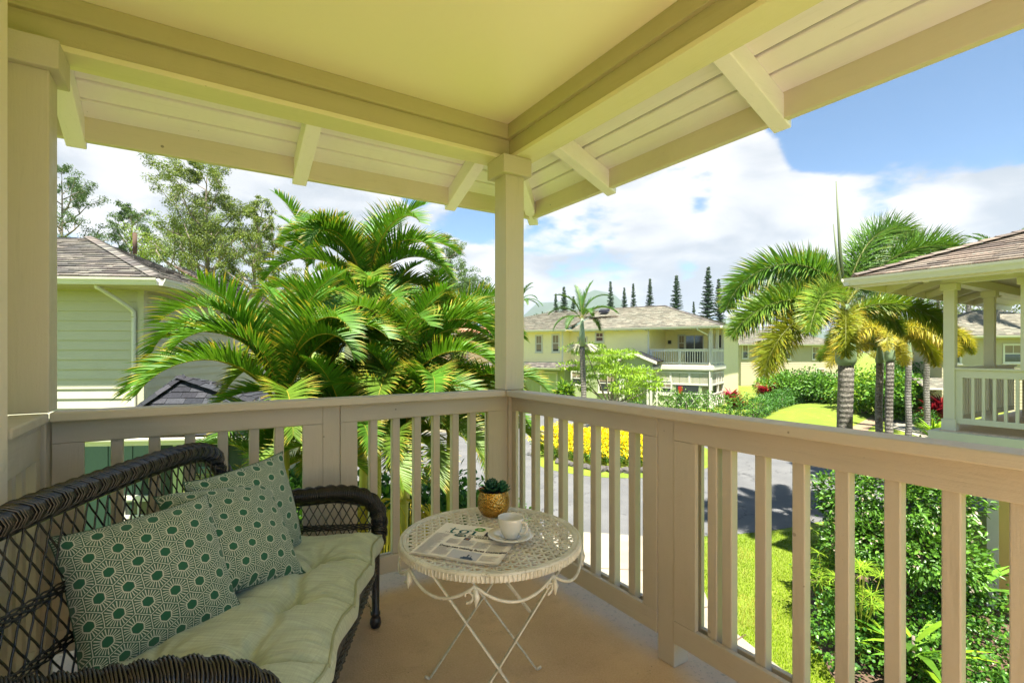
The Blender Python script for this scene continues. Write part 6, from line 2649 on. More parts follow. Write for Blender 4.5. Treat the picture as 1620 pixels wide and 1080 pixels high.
areca_palm("areca palm of upright fans squeezed between the left arching palm and the tall one", 522, 5.9, 590,
           [(3, 100, 0, 1.0), (3, 60, 0, .9), (6, 140, 0, .95), (7 - 1, 40, 0, .9), (4, 200, 0, .9), (2, -40, 0, .8)], 0.045, 11, extra=6)
areca_palm("areca palm of upright fans in the heart of the clump, left of the sweeping one", 598, 6.4, 560,
           [(3, 110, 0, 1.05), (3, 50, 0, .95), (0, 150, 0, .9), (5, 20, 0, .9), (4, 210, 0, .9), (1, -60, 0, .85)], 0.045, 12, extra=6)

# foxtail palms ---------------------------------------------------------
FG = (0.085, 0.19, 0.02)
FY = (0.36, 0.33, 0.024)
foxprof = lambda s: min(1.0, 0.55 + 3 * (s - 0.12)) * (1 - 0.70 * max(0, (s - 0.72) / 0.28) ** 1.6)


def fox(seed, L, a0, a1, pw, green, tip, ll=0.44, whorl=5, n=82, sb=0.0, droop=0.35):
    return frond_mesh("foxtail_frond", seed, L, a0, a1, pw, n=n, ll=ll, lw=0.023, droop=droop, s0=0.14, green=green, tip=tip, rach=(0.20, 0.22, 0.04), fold=False, tipfrac=0.35, ang0=76, ang1=46, whorl=whorl, side_bend=sb, rr=0.022, prof=foxprof)


M["spear"] = flat("palm_spear", (0.10, 0.13, 0.05), .6)
foxm = [fox(21, 2.5, 1.25, -0.55, 1.5, FG, (.16, .19, .02)), fox(22, 2.4, 1.05, -1.35, 1.0, FG, (.22, .20, .02)), fox(23, 2.4, 0.62, -1.15, 1.0, (0.135, 0.225, 0.02), (.42, .32, .03)),
        fox(24, 2.2, 0.35, -1.35, 0.9, (0.22, 0.255, 0.02), (.55, .38, .03)), fox(25, 2.4, 0.95, -0.25, 1.2, FG, (.14, .18, .02)), fox(26, 2.0, 0.55, -1.3, 0.95, FY, (.58, .38, .03), whorl=3, n=50), fox(27, 2.3, 0.45, -0.95, 1.1, (0.12, 0.225, 0.022), (.35, .28, .03))]


def foxtail(label, px, dep, py_crown, py_shaft, r_tr, r_sh, fronds, spears=True, seed=0):
    base = on_ground(px, dep)
    t = thing("foxtail_palm", label, "palm tree", tuple(base), 0, "foxtail palms on the lawn")
    zc, zs = hz(py_crown, dep) - base.z, hz(py_shaft, dep) - base.z
    n = 26
    pts = [Vector((0.02 * math.sin(i * .5), 0.02 * math.cos(i * .4), -0.05 + (zs + 0.05) * i / n)) for i in range(n + 1)]
    MB().tube(pts, [r_tr * (1.22 - 0.22 * min(1, i / 6)) * (1 + 0.018 * (i % 2)) for i in range(n + 1)], 16).build("trunk", M["palm_trunk"], t, smooth=True, world=False)
    hs = zc - zs
    prof = [(r_tr * 1.02, 0), (r_sh, hs * .06), (r_sh * 1.02, hs * .18), (r_sh * .9, hs * .38), (r_sh * .72, hs * .6), (r_sh * .62, hs * .82), (r_sh * .5, hs * 1.0), (r_sh * .3, hs * 1.1)]
    MB().lathe([(a, b + zs) for a, b in prof], 18, pts[-1] * 0 + Vector((pts[-1].x, pts[-1].y, 0))).build("crownshaft", M["crownshaft"], t, smooth=True, world=False)
    r = random.Random(seed)
    for mi_, az, roll, sc, dzv in fronds:
        place_frond(foxm[mi_], t, Vector((pts[-1].x, pts[-1].y, zc - 0.05 + dzv)), AZR + R_(az), R_(roll), 0, sc)
    if spears:
        for k, (dx_, hh) in enumerate(spears):
            MB().tube([Vector((0, 0, zc - .1)), Vector((dx_ * RT.x * .6, dx_ * RT.y * .6, zc + hh * .5)), Vector((dx_ * RT.x, dx_ * RT.y, zc + hh))], [0.06, 0.035, 0.010], 6).build("spear_leaf", M["spear"], t, smooth=True, world=False)
    return t


foxtail("largest foxtail palm with green bulging crownshaft and tall spear leaves", 1337, 11.0, 490, 578, 0.150, 0.20,
        [(0, 22, 0, 1.36, .25), (4, 6, 0, 1.40, .15), (1, 172, 0, 1.36, .35), (6, 187, 0, 1.30, .0), (3, 196, 0, 1.30, -.1), (2, 222, 0, 1.15, .05), (3, 236, 0, .95, -.05),
         (2, -16, 0, .95, -.1), (4, 60, 0, 1.1, .1), (1, 130, 0, 1.1, .1), (0, 100, 0, .9, .2), (6, 20, 0, .9, -.1)],
        spears=[(-0.20, 2.85), (-0.26, 1.9)], seed=1)
# (az in degrees: 0 = to the right in the photo, 90 = away, 270 = towards the camera)
foxtail("slender foxtail palm with yellowing fronds, right one of the close pair", 1407, 14.5, 524, 572, 0.10, 0.13,
        [(5, 185, 0, .95, 0), (5, 160, 0, .9, 0), (3, 12, 0, 1.0, 0), (5, -15, 0, 1.0, 0), (2, 60, 0, .85, .1), (5, 230, 0, .8, 0), (2, 120, 0, .85, .1), (5, 300, 0, .9, 0), (4, 75, 0, .7, .1)], spears=[(0.03, .9)], seed=2)
foxtail("slender foxtail palm with grey trunk, left one of the close pair", 1391, 15.6, 548, 574, 0.10, 0.12,
        [(5, 175, 0, .95, 0), (5, 200, 0, .9, 0), (2, 150, 0, .8, 0), (5, 20, 0, .8, 0), (1, 60, 0, .75, .1), (5, 260, 0, .8, 0)], spears=None, seed=3)
foxtail("young foxtail palm with pale trunk behind the close pair", 1437, 21, 540, 568, 0.11, 0.13,
        [(5, 180, 0, .95, 0), (5, 5, 0, 1.0, 0), (2, 40, 0, .9, .1), (5, 210, 0, .9, 0), (2, 110, 0, .9, .1), (5, 320, 0, .9, 0), (1, 70, 0, .8, 0)], spears=[(.05, .8)], seed=4)
foxtail("farther foxtail palm whose yellow fronds hang behind the neighbour's post", 1466, 23, 525, 556, 0.12, 0.14,
        [(5, 0, 0, 1.05, 0), (3, 10, 0, 1.1, 0), (5, 185, 0, 1.0, 0), (2, 60, 0, .9, .1), (5, 330, 0, 1.0, 0), (2, 130, 0, .9, .1), (3, -20, 0, 1.0, 0), (5, 230, 0, .9, 0)], spears=None, seed=5)

# the slender palm before the yellow house, and far coconut palms
KP = dict(n=40, ll=0.42, lw=0.040, droop=0.9, v0=0.35, green=(0.05, 0.13, 0.018), tip=(.16, .17, .03), rach=(0.28, 0.27, 0.06), fold=False, tipfrac=0.3)
manila = [frond_mesh("palm_frond", 41, 1.75, 1.3, -0.2, 1.5, **KP), frond_mesh("palm_frond", 42, 1.7, 0.9, -0.75, 1.2, **KP), frond_mesh("palm_frond", 43, 1.6, 0.5, -1.25, 1.0, **KP),
          frond_mesh("palm_frond", 44, 1.8, 1.5, 0.9, 1.4, **KP), frond_mesh("dead_palm_frond", 45, 1.7, 0.15, 0.0, 1.2, **dict(KP, green=(0.07, 0.035, 0.02), tip=(.1, .05, .03), rach=(.12, .06, .03), droop=1.6, v0=-.2))]
base = on_ground(922, 22)
t = thing("slender_palm", "slender windblown palm with one dead frond before the yellow house", "palm tree", tuple(base))
zc, zs = hz(503, 22) - base.z, hz(548, 22) - base.z
pts = [Vector((0.06 * math.sin(i * .25), 0, zs * i / 16)) for i in range(17)]
MB().tube(pts, [0.12 * (1.2 - .2 * min(1, i / 4)) for i in range(17)], 12).build("trunk", M["palm_trunk"], t, smooth=True, world=False)
MB().tube([pts[-1], pts[-1] + Vector((0, 0, .5)), Vector((pts[-1].x, 0, zc))], [0.15, 0.13, 0.06], 12).build("crownshaft", M["crownshaft"], t, smooth=True, world=False)
for mi_, az, sc in ((0, 175, 1.0), (1, 160, 1.0), (2, 185, .95), (3, 20, 1.0), (0, 10, 1.0), (1, 0, 1.05), (1, -25, 1.0), (3, 120, .9), (1, 60, .9), (2, 230, .9), (1, 280, .8), (4, -10, .9), (2, 40, .9)):
    place_frond(manila[mi_], t, Vector((pts[-1].x, 0, zc - .05)), AZR + R_(az), 0, 0, sc)
sb = MB()
for s_ in (1, -1):
    for k in range(40):
        o_ = Vector((pts[-1].x, 0, zs + 0.02))
        e = RT * s_ * rng.uniform(.15, .75) + FW * rng.uniform(-.3, .3)
        p = o_ + e * .6 + Vector((0, 0, rng.uniform(-.05, .1)))
        sb.tube([o_, p, o_ + e + Vector((0, 0, rng.uniform(-.28, .02)))], 0.012, 3, cap=False)
M["pale_flower"] = flat("pale_palm_flower", (0.50, 0.48, 0.36), 0.8, var=.3)
sb.build("flower_spray", M["pale_flower"], t, world=False)

coco = [frond_mesh("coconut_frond", 51, 3.6, 1.0, -0.8, 1.2, **dict(KP, ll=.75, lw=.06, n=44, rr=.03)), frond_mesh("coconut_frond", 52, 3.4, .5, -1.0, 1.1, **dict(KP, ll=.75, lw=.06, n=44, rr=.03)), frond_mesh("coconut_frond", 53, 3.3, 1.35, .2, 1.3, **dict(KP, ll=.7, lw=.06, n=44, rr=.03))]


def coconut(label, px, dep, py, seed):
    base = on_ground(px, dep)
    t = thing("coconut_palm", label, "palm tree", tuple(base), 0, "coconut palms behind the far roofs")
    h = hz(py, dep) - base.z
    r = random.Random(seed)
    pts = resample([Vector((0, 0, 0)), Vector((r.uniform(-.4, .4), 0, h * .5)), Vector((r.uniform(-.3, .3), 0, h))], h / 14)
    MB().tube(pts, [0.19 - .004 * i for i in range(len(pts))], 8).build("trunk", M["palm_trunk"], t, smooth=True, world=False)
    for k in range(15):
        place_frond(coco[k % 3], t, pts[-1], k * 2.4 + r.uniform(-.3, .3), 0, 0, r.uniform(.8, 1.05))
    return t


coconut("coconut palm with dark trunk seen inside the neighbour's balcony opening", 1578, 32, 418, 1)
coconut("coconut palm showing between the neighbour's two balcony posts", 1530, 36, 425, 2)
coconut("coconut palm peeping over the neighbour's shingled roof", 1582, 46, 410, 3)
coconut("coconut palm crown peeping out right of the corner post", 826, 66, 478, 4)
coconut("coconut palm behind the roof left of the neighbour's balcony", 1483, 44, 470, 6)


# broadleaf helpers ------------------------------------------------------
def leaves_mesh(name, P, Dv, Nn, ln, wd, cols, mat, fold=0.25, droop=0.15, rounded=True):
    """many single leaves, each a folded, drooping blade of six faces"""
    n = len(P)
    Dv = Dv / np.linalg.norm(Dv, axis=1, keepdims=True)
    Sv = np.cross(Dv, Nn)
    ls = np.linalg.norm(Sv, axis=1, keepdims=True)
    ls[ls < 1e-4] = 1
    Sv = Sv / ls
    Uv = np.cross(Sv, Dv)
    ln = ln[:, None]
    wd = wd[:, None]
    dz = np.zeros((n, 3))
    dz[:, 2] = -1
    q = [P,
         P + Dv * ln * .38 + dz * ln * droop * .15,
         P + Dv * ln + dz * ln * droop]
    l1 = q[1] - Dv * ln * .06 + Sv * wd * .5 + Uv * wd * fold
    r1 = q[1] - Dv * ln * .06 - Sv * wd * .5 + Uv * wd * fold
    l2 = P + Dv * ln * .72 + dz * ln * droop * .5 + Sv * wd * .36 + Uv * wd * fold * .7
    r2 = P + Dv * ln * .72 + dz * ln * droop * .5 - Sv * wd * .36 + Uv * wd * fold * .7
    V = np.stack([q[0], q[1], q[2], l1, r1, l2, r2], axis=1).reshape(-1, 3)
    base = (np.arange(n) * 7)[:, None]
    T3 = np.array([[0, 1, 3], [0, 4, 1]])
    T4 = np.array([[1, 2, 5, 3], [1, 4, 6, 2]])
    F3 = (base[:, None, :] + T3[None]).reshape(-1, 3)
    F4 = (base[:, None, :] + T4[None]).reshape(-1, 4)
    C = np.repeat(cols, 7, axis=0)
    return np_mesh(name, V, [F3, F4], mat, C, False)


def rand_dirs(n, r, up=0.0):
    d_ = r.normal(size=(n, 3))
    d_[:, 2] += up
    return d_ / np.linalg.norm(d_, axis=1, keepdims=True)


def blob_leaves(blobs, dens, r, ln, wd, palette, up=0.35, shell=0.55, lumpy=0.25):
    """leaf positions spread through the outer part of several ellipsoids, growing outwards"""
    Ps, Ds, Ns, Cs = [], [], [], []
    for (c, rad) in blobs:
        rad = np.array(rad)
        n = int(dens * (rad[0] * rad[1] + rad[1] * rad[2] + rad[0] * rad[2]))
        u = rand_dirs(n, r)
        # lumps: radius varies smoothly with direction
        lump = 1 + lumpy * (np.sin(u[:, 0] * 5 + c[0] * 3) * np.sin(u[:, 1] * 5 + c[1] * 3) + 0.6 * np.sin(u[:, 2] * 7 + u[:, 0] * 6))
        t_ = (shell + (1 - shell) * r.random(n) ** 0.6) * lump
        p = np.array(c)[None] + u * rad[None] * t_[:, None]
        dvec = u / rad[None]
        dvec = dvec / np.linalg.norm(dvec, axis=1, keepdims=True)
        dvec = dvec + rand_dirs(n, r) * 0.75
        dvec[:, 2] += up * .4
        nn = rand_dirs(n, r) * 0.5 + u * .6
        nn[:, 2] += 0.8
        Ps.append(p)
        Ds.append(dvec)
        Ns.append(nn)
        k = r.integers(0, len(palette), n)
        cc = np.array(palette)[k] * (1 + r.uniform(-.22, .22, (n, 1)))
        Cs.append(cc)
    return np.concatenate(Ps), np.concatenate(Ds), np.concatenate(Ns), np.concatenate(Cs)


def foliage(parent, blobs, dens, seed, ln, wd, palette, mat="leaf", name="foliage", kind="stuff", keep=None, **kw):
    r = np.random.default_rng(seed)
    P, D, N_, C = blob_leaves(blobs, dens, r, ln, wd, palette, **kw)
    if keep is not None:
        k = keep(P)
        P, D, N_, C = P[k], D[k], N_[k], C[k]
    n = len(P)
    inv = np.array(MWD[parent.name].inverted())
    P = P @ inv[:3, :3].T + inv[:3, 3]
    me = leaves_mesh(name, P, D, N_, ln * r.uniform(.7, 1.25, n), wd * r.uniform(.75, 1.2, n), C, M[mat])
    o = bpy.data.objects.new(name, me)
    COL.objects.link(o)
    o.parent = parent
    if kind:
        o["kind"] = kind
    return o


def twigs(parent, base, tips, r0=0.03, name="branches"):
    mb = MB()
    for tp in tips:
        b, tp = Vector(base), Vector(tp)
        m1 = b.lerp(tp, .5) + Vector((rng.uniform(-.1, .1), rng.uniform(-.1, .1), 0.05))
        mb.tube([b, m1, tp], [r0, r0 * .7, r0 * .25], 6, cap=False)
    return mb.build(name, M["bark"], parent, smooth=True)


GREEN = [(0.073, 0.182, 0.019), (0.100, 0.237, 0.024), (0.138, 0.301, 0.030), (0.055, 0.134, 0.019)]
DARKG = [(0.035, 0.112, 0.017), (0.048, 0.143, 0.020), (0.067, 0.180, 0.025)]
LIME = [(0.216, 0.358, 0.021), (0.270, 0.420, 0.029), (0.172, 0.296, 0.021)]
RED = [(0.22, 0.012, 0.035), (0.33, 0.020, 0.055), (0.14, 0.010, 0.028), (0.42, 0.06, 0.09)]

# the big glossy bush below the right-hand railing -----------------------
bb = at(1440, 7.7, -2.9)
t = thing("glossy_bush", "large glossy leaved bush on the lawn below the right railing", "bush", tuple(bb))
cs = []
for (px, dep, z, rx, rz) in ((1345, 7.9, -1.15, .42, .55), (1420, 7.6, -.98, .62, .68), (1490, 7.7, -.95, .50, .62), (1380, 7.3, -1.5, .45, .5), (1460, 7.1, -1.55, .60, .5), (1515, 7.2, -1.72, .42, .45), (1330, 7.7, -1.7, .3, .4), (1440, 7.9, -.55, .35, .42), (1480, 7.8, -.62, .3, .34), (1312, 8.1, -1.0, .22, .36)):
    p = at(px, dep, z)
    cs.append(((p.x, p.y, p.z), (rx, rx, rz)))
foliage(t, cs, 1750, 5, 0.082, 0.042, GREEN + [(0.09, 0.21, 0.03)], "leaf_gloss", shell=.45)
tips = [Vector(c[0]) for c in cs]
twigs(t, bb + Vector((0, 0, .1)), tips, 0.045)
# pale dry flower heads among the leaves
r = np.random.default_rng(9)
P, D, N_, C = blob_leaves([(c, (a[0] * 1.02, a[1] * 1.02, a[2] * 1.02)) for c, a in cs[:5]], 130, r, .04, .03, [(0.40, 0.34, 0.26), (0.30, 0.24, 0.17), (0.46, 0.42, 0.30)], shell=.9)
inv = np.array(MWD[t.name].inverted())
P = P + inv[:3, 3]
o = bpy.data.objects.new("dry_flowers", leaves_mesh("dry_flowers", P, D, N_, np.full(len(P), .05), np.full(len(P), .03), C, M["leaf"]))
COL.objects.link(o)
o.parent = t
o["kind"] = "stuff"
# low ground cover with round leaves
gb = at(1420, 6.2, -2.9)
t = thing("ground_cover", "carpet of low round leaved ground cover under the glossy bush", "ground cover", tuple(gb))
cs = []
for k in range(34):
    px = 1290 + 340 * rng.random()
    dep = 5.6 + 1.9 * rng.random() + (0.5 if px < 1330 else 0)
    p = at(px, dep, -2.72 + .16 * rng.random() + max(0, (dep - 6.2)) * .28)
    cs.append(((p.x, p.y, p.z), (.34, .34, .26)))
foliage(t, cs, 900, 6, 0.055, 0.052, GREEN + DARKG, "leaf_gloss", shell=.5, up=.8)
t.name = "ground_cover"


def grassy_plant(name, label, cat, base, n, L, w, palette, spread=0.7, seed=0, droop=.5, stems=False, group=None, mat="leaf", up0=0.75):
    """a tuft of strap leaves; with stems=True an umbrella of blades on top of thin stems"""
    r = random.Random(seed)
    t = thing(name, label, cat, tuple(base), 0, group)
    V, F, C = [], [], []
    st = MB()

    def blade(o_, dv, l_, w_, col):
        b = len(V)
        p = Vector(o_)
        d_ = Vector(dv).normalized()
        s = d_.cross(Vector((0, 0, 1)))
        s = s.normalized() if s.length > .05 else Vector((r.uniform(-1, 1), r.uniform(-1, 1), 0)).normalized()
        for k in range(5):
            ww = w_ * (.55, 1, .9, .55, 0)[k] / 2
            V.extend([tuple(p + s * ww), tuple(p - s * ww)])
            C.extend([col, col])
            p = p + d_ * l_ / 4
            d_ = (d_ + Vector((0, 0, -droop * .3))).normalized()
        for k in range(4):
            F.append((b + 2 * k, b + 2 * k + 1, b + 2 * k + 3, b + 2 * k + 2))
    if stems:
        for k in range(n):
            a = r.uniform(0, 2 * PI)
            hgt = L * r.uniform(.6, 1.1)
            tp = Vector((math.cos(a) * spread * r.random(), math.sin(a) * spread * r.random(), hgt))
            st.tube([Vector((tp.x * .2, tp.y * .2, 0)), Vector((tp.x * .5, tp.y * .5, hgt * .6)), tp], 0.006, 4, cap=False)
            for j in range(18):
                b_ = 2 * PI * j / 18 + r.uniform(-.1, .1)
                blade(tp, (math.cos(b_), math.sin(b_), r.uniform(.05, .5)), w * 22 * r.uniform(.8, 1.1), w, jitter_col(r.choice(palette), .2, r))
    else:
        for k in range(n):
            a = r.uniform(0, 2 * PI)
            e = up0 * r.uniform(.5, 1.5)
            blade((math.cos(a) * .03, math.sin(a) * .03, r.uniform(0, L * .5)), (math.cos(a) * spread, math.sin(a) * spread, e), L * r.uniform(.6, 1.1), w * r.uniform(.8, 1.2), jitter_col(r.choice(palette), .25, r))
    mb = MB()
    mb.v, mb.f, mb.c = V, F, C
    mb.mi = [0] * len(F)
    o = mb.build("leaves", M[mat], t, world=False)
    o["kind"] = "stuff"
    if stems:
        st.build("stems", M["areca_stem"], t, world=False)
    else:
        MB().tube([Vector((0, 0, -.03)), Vector((0, 0, L * .5))], .018, 6).build("stem", M["bark"], t, smooth=True, world=False)
    return t


for k, (px, dep, z, lab) in enumerate(((1300, 7.6, -2.85, "umbrella sedge with thin radiating blades at the bush's left edge"), (1360, 6.7, -2.8, "umbrella sedge with radiating blades in the middle of the shrubs"), (1322, 8.3, -2.88, "umbrella sedge standing nearest the road behind the bush edge"))):
    grassy_plant("umbrella_sedge", lab, "plant", at(px, dep, z), 13, 0.95 if k != 1 else 1.15, 0.012, LIME, .32, k, .5, True, "umbrella sedges by the bush")
grassy_plant("ginger_plant", "ginger plant with long yellow green leaves under the bush", "plant", at(1445, 6.3, -2.8), 24, 1.0, .10, LIME + GREEN, .9, 7, .7, mat="leaf_gloss")
grassy_plant("ginger_plant", "ginger plant with broad leaves beside the neighbour's ochre wall", "plant", at(1530, 7.2, -2.6), 20, 0.9, .12, GREEN, .9, 8, .7, mat="leaf_gloss")

# near lawn: real blades
r = np.random.default_rng(3)
N_B = 52000
pxs = r.uniform(1085, 1420, N_B)
dps = 5.6 + (11.6 - 5.6) * r.random(N_B) ** 1.2
P = np.array(CAM)[None, :2] + np.outer(dps, np.array(FW)[:2]) + ((dps * (pxs - 810) / PXF)[:, None] * np.array(RT)[None, :2])
CP = [Vector((p[0], p[1])) for p in conc]


def inside(poly, X, Y):
    res = np.zeros(len(X), bool)
    n = len(poly)
    for i in range(n):
        x1, y1, x2, y2 = poly[i][0], poly[i][1], poly[(i + 1) % n][0], poly[(i + 1) % n][1]
        c_ = ((y1 > Y) != (y2 > Y)) & (X < (x2 - x1) * (Y - y1) / (y2 - y1 + 1e-12) + x1)
        res ^= c_
    return res


ok = ~inside(conc, P[:, 0], P[:, 1]) & ~inside(road_pts, P[:, 0], P[:, 1]) & ~inside(bed, P[:, 0], P[:, 1])
P = P[ok]
n = len(P)
a = r.uniform(0, 2 * PI, n)
h = r.uniform(.025, .055, n)
lean = r.uniform(.1, .8, n)
b0 = np.stack([P[:, 0], P[:, 1], np.full(n, -2.9)], 1)
sd_ = np.stack([-np.sin(a), np.cos(a), np.zeros(n)], 1) * .0042
tip = b0 + np.stack([np.cos(a) * lean * h, np.sin(a) * lean * h, h], 1)
V = np.stack([b0 - sd_, b0 + sd_, tip], 1).reshape(-1, 3)
F = np.arange(3 * n).reshape(-1, 3)
pal = np.array([(0.165, 0.26, 0.006), (0.215, 0.30, 0.008), (0.11, 0.20, 0.005), (0.31, 0.29, 0.05)])
patch = (np.sin(P[:, 0] * 1.7 + 1) * np.sin(P[:, 1] * 2.1) > .55)
ci = np.where(patch & (r.random(n) < .5), 3, r.integers(0, 3, n))
C = np.repeat(pal[ci] * r.uniform(.8, 1.2, (n, 1)), 3, axis=0)
o = bpy.data.objects.new("grass", np_mesh("grass", V, F, M["grass"], C))
COL.objects.link(o)
tag(o, "short bright green grass blades covering the near lawn", "grass", kind="stuff")


# hedges and shrubs -----------------------------------------------------
def hedge(name, label, cat, pts, h, w, palette, seed, ln=.09, wd=.05, dens=420, mat="leaf", group=None, keep=None, base_z=0.0):
    base = Vector(pts[len(pts) // 2])
    base.z = ground(base)
    t = thing(name, label, cat, tuple(base), 0, group)
    line = resample([Vector((p[0], p[1], 0)) for p in pts], w * .45)
    blobs = []
    rr = random.Random(seed)
    for p in line:
        z = ground(p) + base_z
        hh = h * rr.uniform(.88, 1.08)
        blobs.append(((p.x + rr.uniform(-.08, .08), p.y + rr.uniform(-.08, .08), z + hh * .5), (w * .55, w * .55, hh * .52)))
    foliage(t, blobs, dens, seed, ln, wd, palette, mat, shell=.6, lumpy=.16)
    tw = MB()
    for p in line:
        z = ground(p) + base_z
        tw.tube([Vector((p.x, p.y, z - .05)), Vector((p.x + rr.uniform(-.1, .1), p.y, z + h * .7))], .025, 5, cap=False)
    tw.build("stems", M["bark"], t)["kind"] = "stuff"
    return t


yh = [gp(885, 726), gp(920, 733), gp(960, 739), gp(1000, 741), gp(1018, 738)]
hz0 = [Vector((p.x, p.y, 0)) + FW * .75 for p in yh]
yl = hedge("flowering_hedge", "low hedge with bright yellow foliage on the road island", "hedge", hz0, 0.95, 1.7, GREEN, 31, .10, .055, 330)
# yellow new growth on its top
r = np.random.default_rng(17)
blobs = [((p.x, p.y, ground(p) + .66), (1.0, 1.0, .46)) for p in resample(hz0, .6)]
P, D, N_, C = blob_leaves(blobs, 900, r, .09, .05, [(0.72, 0.56, 0.008), (0.78, 0.63, 0.012), (0.62, 0.52, 0.016)], shell=.8, lumpy=.2)
k = P[:, 2] > np.array([ground(Vector(p)) for p in P]) + .30 + .52 * r.random(len(P)) ** 1.5
P, D, N_, C = P[k], D[k], N_[k], C[k]
inv = np.array(MWD[yl.name].inverted())
P = P @ inv[:3, :3].T + inv[:3, 3]
o = bpy.data.objects.new("yellow_foliage", leaves_mesh("yellow_foliage", P, D, N_, .095 * r.uniform(.7, 1.2, len(P)), .055 * r.uniform(.7, 1.2, len(P)), C, M["leaf"]))
COL.objects.link(o)
o.parent = yl
o["kind"] = "stuff"
hedge("green_hedge", "plain green hedge at the right end of the yellow hedge", "hedge", [gp(1024, 716) + FW * .5, gp(1050, 712) + FW * .6, gp(1090, 708) + FW * .6], 1.0, 1.2, GREEN, 33, .1, .055, 330)
# rocks along its foot
for k, px in enumerate((884, 897, 911, 926, 938, 952, 964, 978, 991, 1003, 1015)):
    p = gp(px, [733, 736, 738, 741, 743, 744.5, 745.5, 746.5, 747, 747.5, 747][k])
    rk = random.Random(k)
    bm = bmesh.new()
    bmesh.ops.create_icosphere(bm, subdivisions=2, radius=1)
    for v in bm.verts:
        f_ = 1 + 0.22 * math.sin(v.co.x * 4 + k) * math.sin(v.co.y * 5 + k * 2) + rk.uniform(-.08, .08)
        v.co = Vector((v.co.x * f_ * rk.uniform(.16, .17) * (1 + .3 * (k % 3)), v.co.y * f_ * .15, v.co.z * f_ * .12))
    me = bpy.data.meshes.new("lava_rock")
    bm.to_mesh(me)
    bm.free()
    me.materials.append(M["rock"])
    o = bpy.data.objects.new("lava_rock", me)
    o.location = (p.x, p.y, p.z + .06)
    o.rotation_euler = (0, 0, rk.uniform(0, 6))
    COL.objects.link(o)
    tag(o, "%s lava rock from the left along the foot of the yellow hedge" % ("first second third fourth fifth sixth seventh eighth ninth tenth eleventh".split()[k]), "rock", "lava rocks edging the yellow hedge")

hedge("clipped_hedge", "clipped green hedge before the yellow house's balcony corner", "hedge", [at(1056, 31.0), at(1100, 29.6), at(1150, 28.4), at(1192, 27.6)], 1.25, 1.3, GREEN, 41, .12, .07, 230)
hedge("clipped_hedge", "dark clipped hedge running back along the lawn mound", "hedge", [at(1198, 28.2), at(1215, 30.5), at(1245, 33.5), at(1285, 35)], 1.05, 1.3, DARKG, 42, .12, .07, 230)
hedge("clipped_hedge", "low hedge along the garage front behind the slender palm", "hedge", [at(845, 32.5), at(900, 31.5), at(960, 30.5), at(1010, 30)], 0.55, 1.0, GREEN, 43, .11, .07, 230)


def shrub(label, px, dep, h, w, palette, seed, dens=300, ln=.16, wd=.09, name="shrub", cat="shrub", group=None, mat="leaf", z0=None):
    base = on_ground(px, dep)
    if z0 is not None:
        base.z = z0
    t = thing(name, label, cat, tuple(base), 0, group)
    rr = random.Random(seed)
    blobs = [((base.x, base.y, base.z + h * .52), (w * .5, w * .5, h * .5))]
    for k in range(5):
        a = k * 1.26 + rr.random()
        blobs.append(((base.x + math.cos(a) * w * .3, base.y + math.sin(a) * w * .3, base.z + h * rr.uniform(.35, .72)), (w * .28, w * .28, h * .30)))
    foliage(t, blobs, dens, seed, ln, wd, palette, mat, shell=.6)
    twigs(t, base, [Vector(b[0]) for b in blobs], .04, "stems")
    return t


GS = "leafy shrubs beyond the lawn mound"
shrub("rounded green shrub just left of the lawn mound's top", 1262, 34.5, 2.3, 3.4, GREEN, 51, 180, .2, .11, group=GS)
shrub("bright green shrub behind the dark clipped hedge", 1228, 36, 2.1, 2.6, GREEN + LIME, 52, 180, .2, .11, group=GS)
shrub("tall leafy green shrub left of the big foxtail trunk", 1303, 33, 2.2, 2.6, GREEN, 53, 190, .2, .11, group=GS)
shrub("broad green shrub between the big foxtail trunk and the close pair", 1368, 29, 2.6, 3.0, GREEN + LIME, 54, 200, .2, .11, group=GS)
shrub("green shrub low behind the close pair of foxtail trunks", 1418, 27, 2.4, 2.6, GREEN, 55, 200, .2, .11, group=GS)
shrub("bushy green shrub between the thin foxtail trunks", 1423, 27, 2.7, 2.4, GREEN + LIME[:1], 65, 200, .2, .11, group=GS)
shrub("rounded green bush beside the curving path", 1440, 28.5, 1.35, 1.7, GREEN, 56, 260, .14, .08, group=GS)
shrub("dark clipped ball shrub at the end of the path", 1466, 23.5, 1.15, 1.0, DARKG, 57, 420, .09, .05, group=GS)
shrub("dark green shrub mass deep behind the small foxtails", 1455, 34, 3.2, 4.2, DARKG, 58, 150, .22, .12, group=GS)
shrub("spreading green shrub at the right of the neighbour's first post", 1500, 36, 3.0, 4.0, GREEN, 59, 150, .22, .12, group=GS)
shrub("young banana like plant before the garage door", 893, 29, 1.9, 0.9, LIME + GREEN, 60, 260, .34, .11, name="garden_plant", cat="plant")
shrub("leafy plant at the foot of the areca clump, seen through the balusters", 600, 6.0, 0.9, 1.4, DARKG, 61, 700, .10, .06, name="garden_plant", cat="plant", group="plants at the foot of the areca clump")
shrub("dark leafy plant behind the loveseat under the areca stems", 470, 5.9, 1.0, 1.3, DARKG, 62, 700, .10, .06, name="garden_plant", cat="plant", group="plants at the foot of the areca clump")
shrub("sunlit yellow green plant beside the dark door", 200, 8.0, 1.1, 1.5, LIME, 63, 500, .10, .06, name="garden_plant", cat="plant", group="plants at the foot of the areca clump")
shrub("leafy garden plant low near the corner of the walk", 705, 6.4, 0.8, 1.2, LIME + GREEN, 64, 600, .10, .06, name="garden_plant", cat="plant", group="plants at the foot of the areca clump")

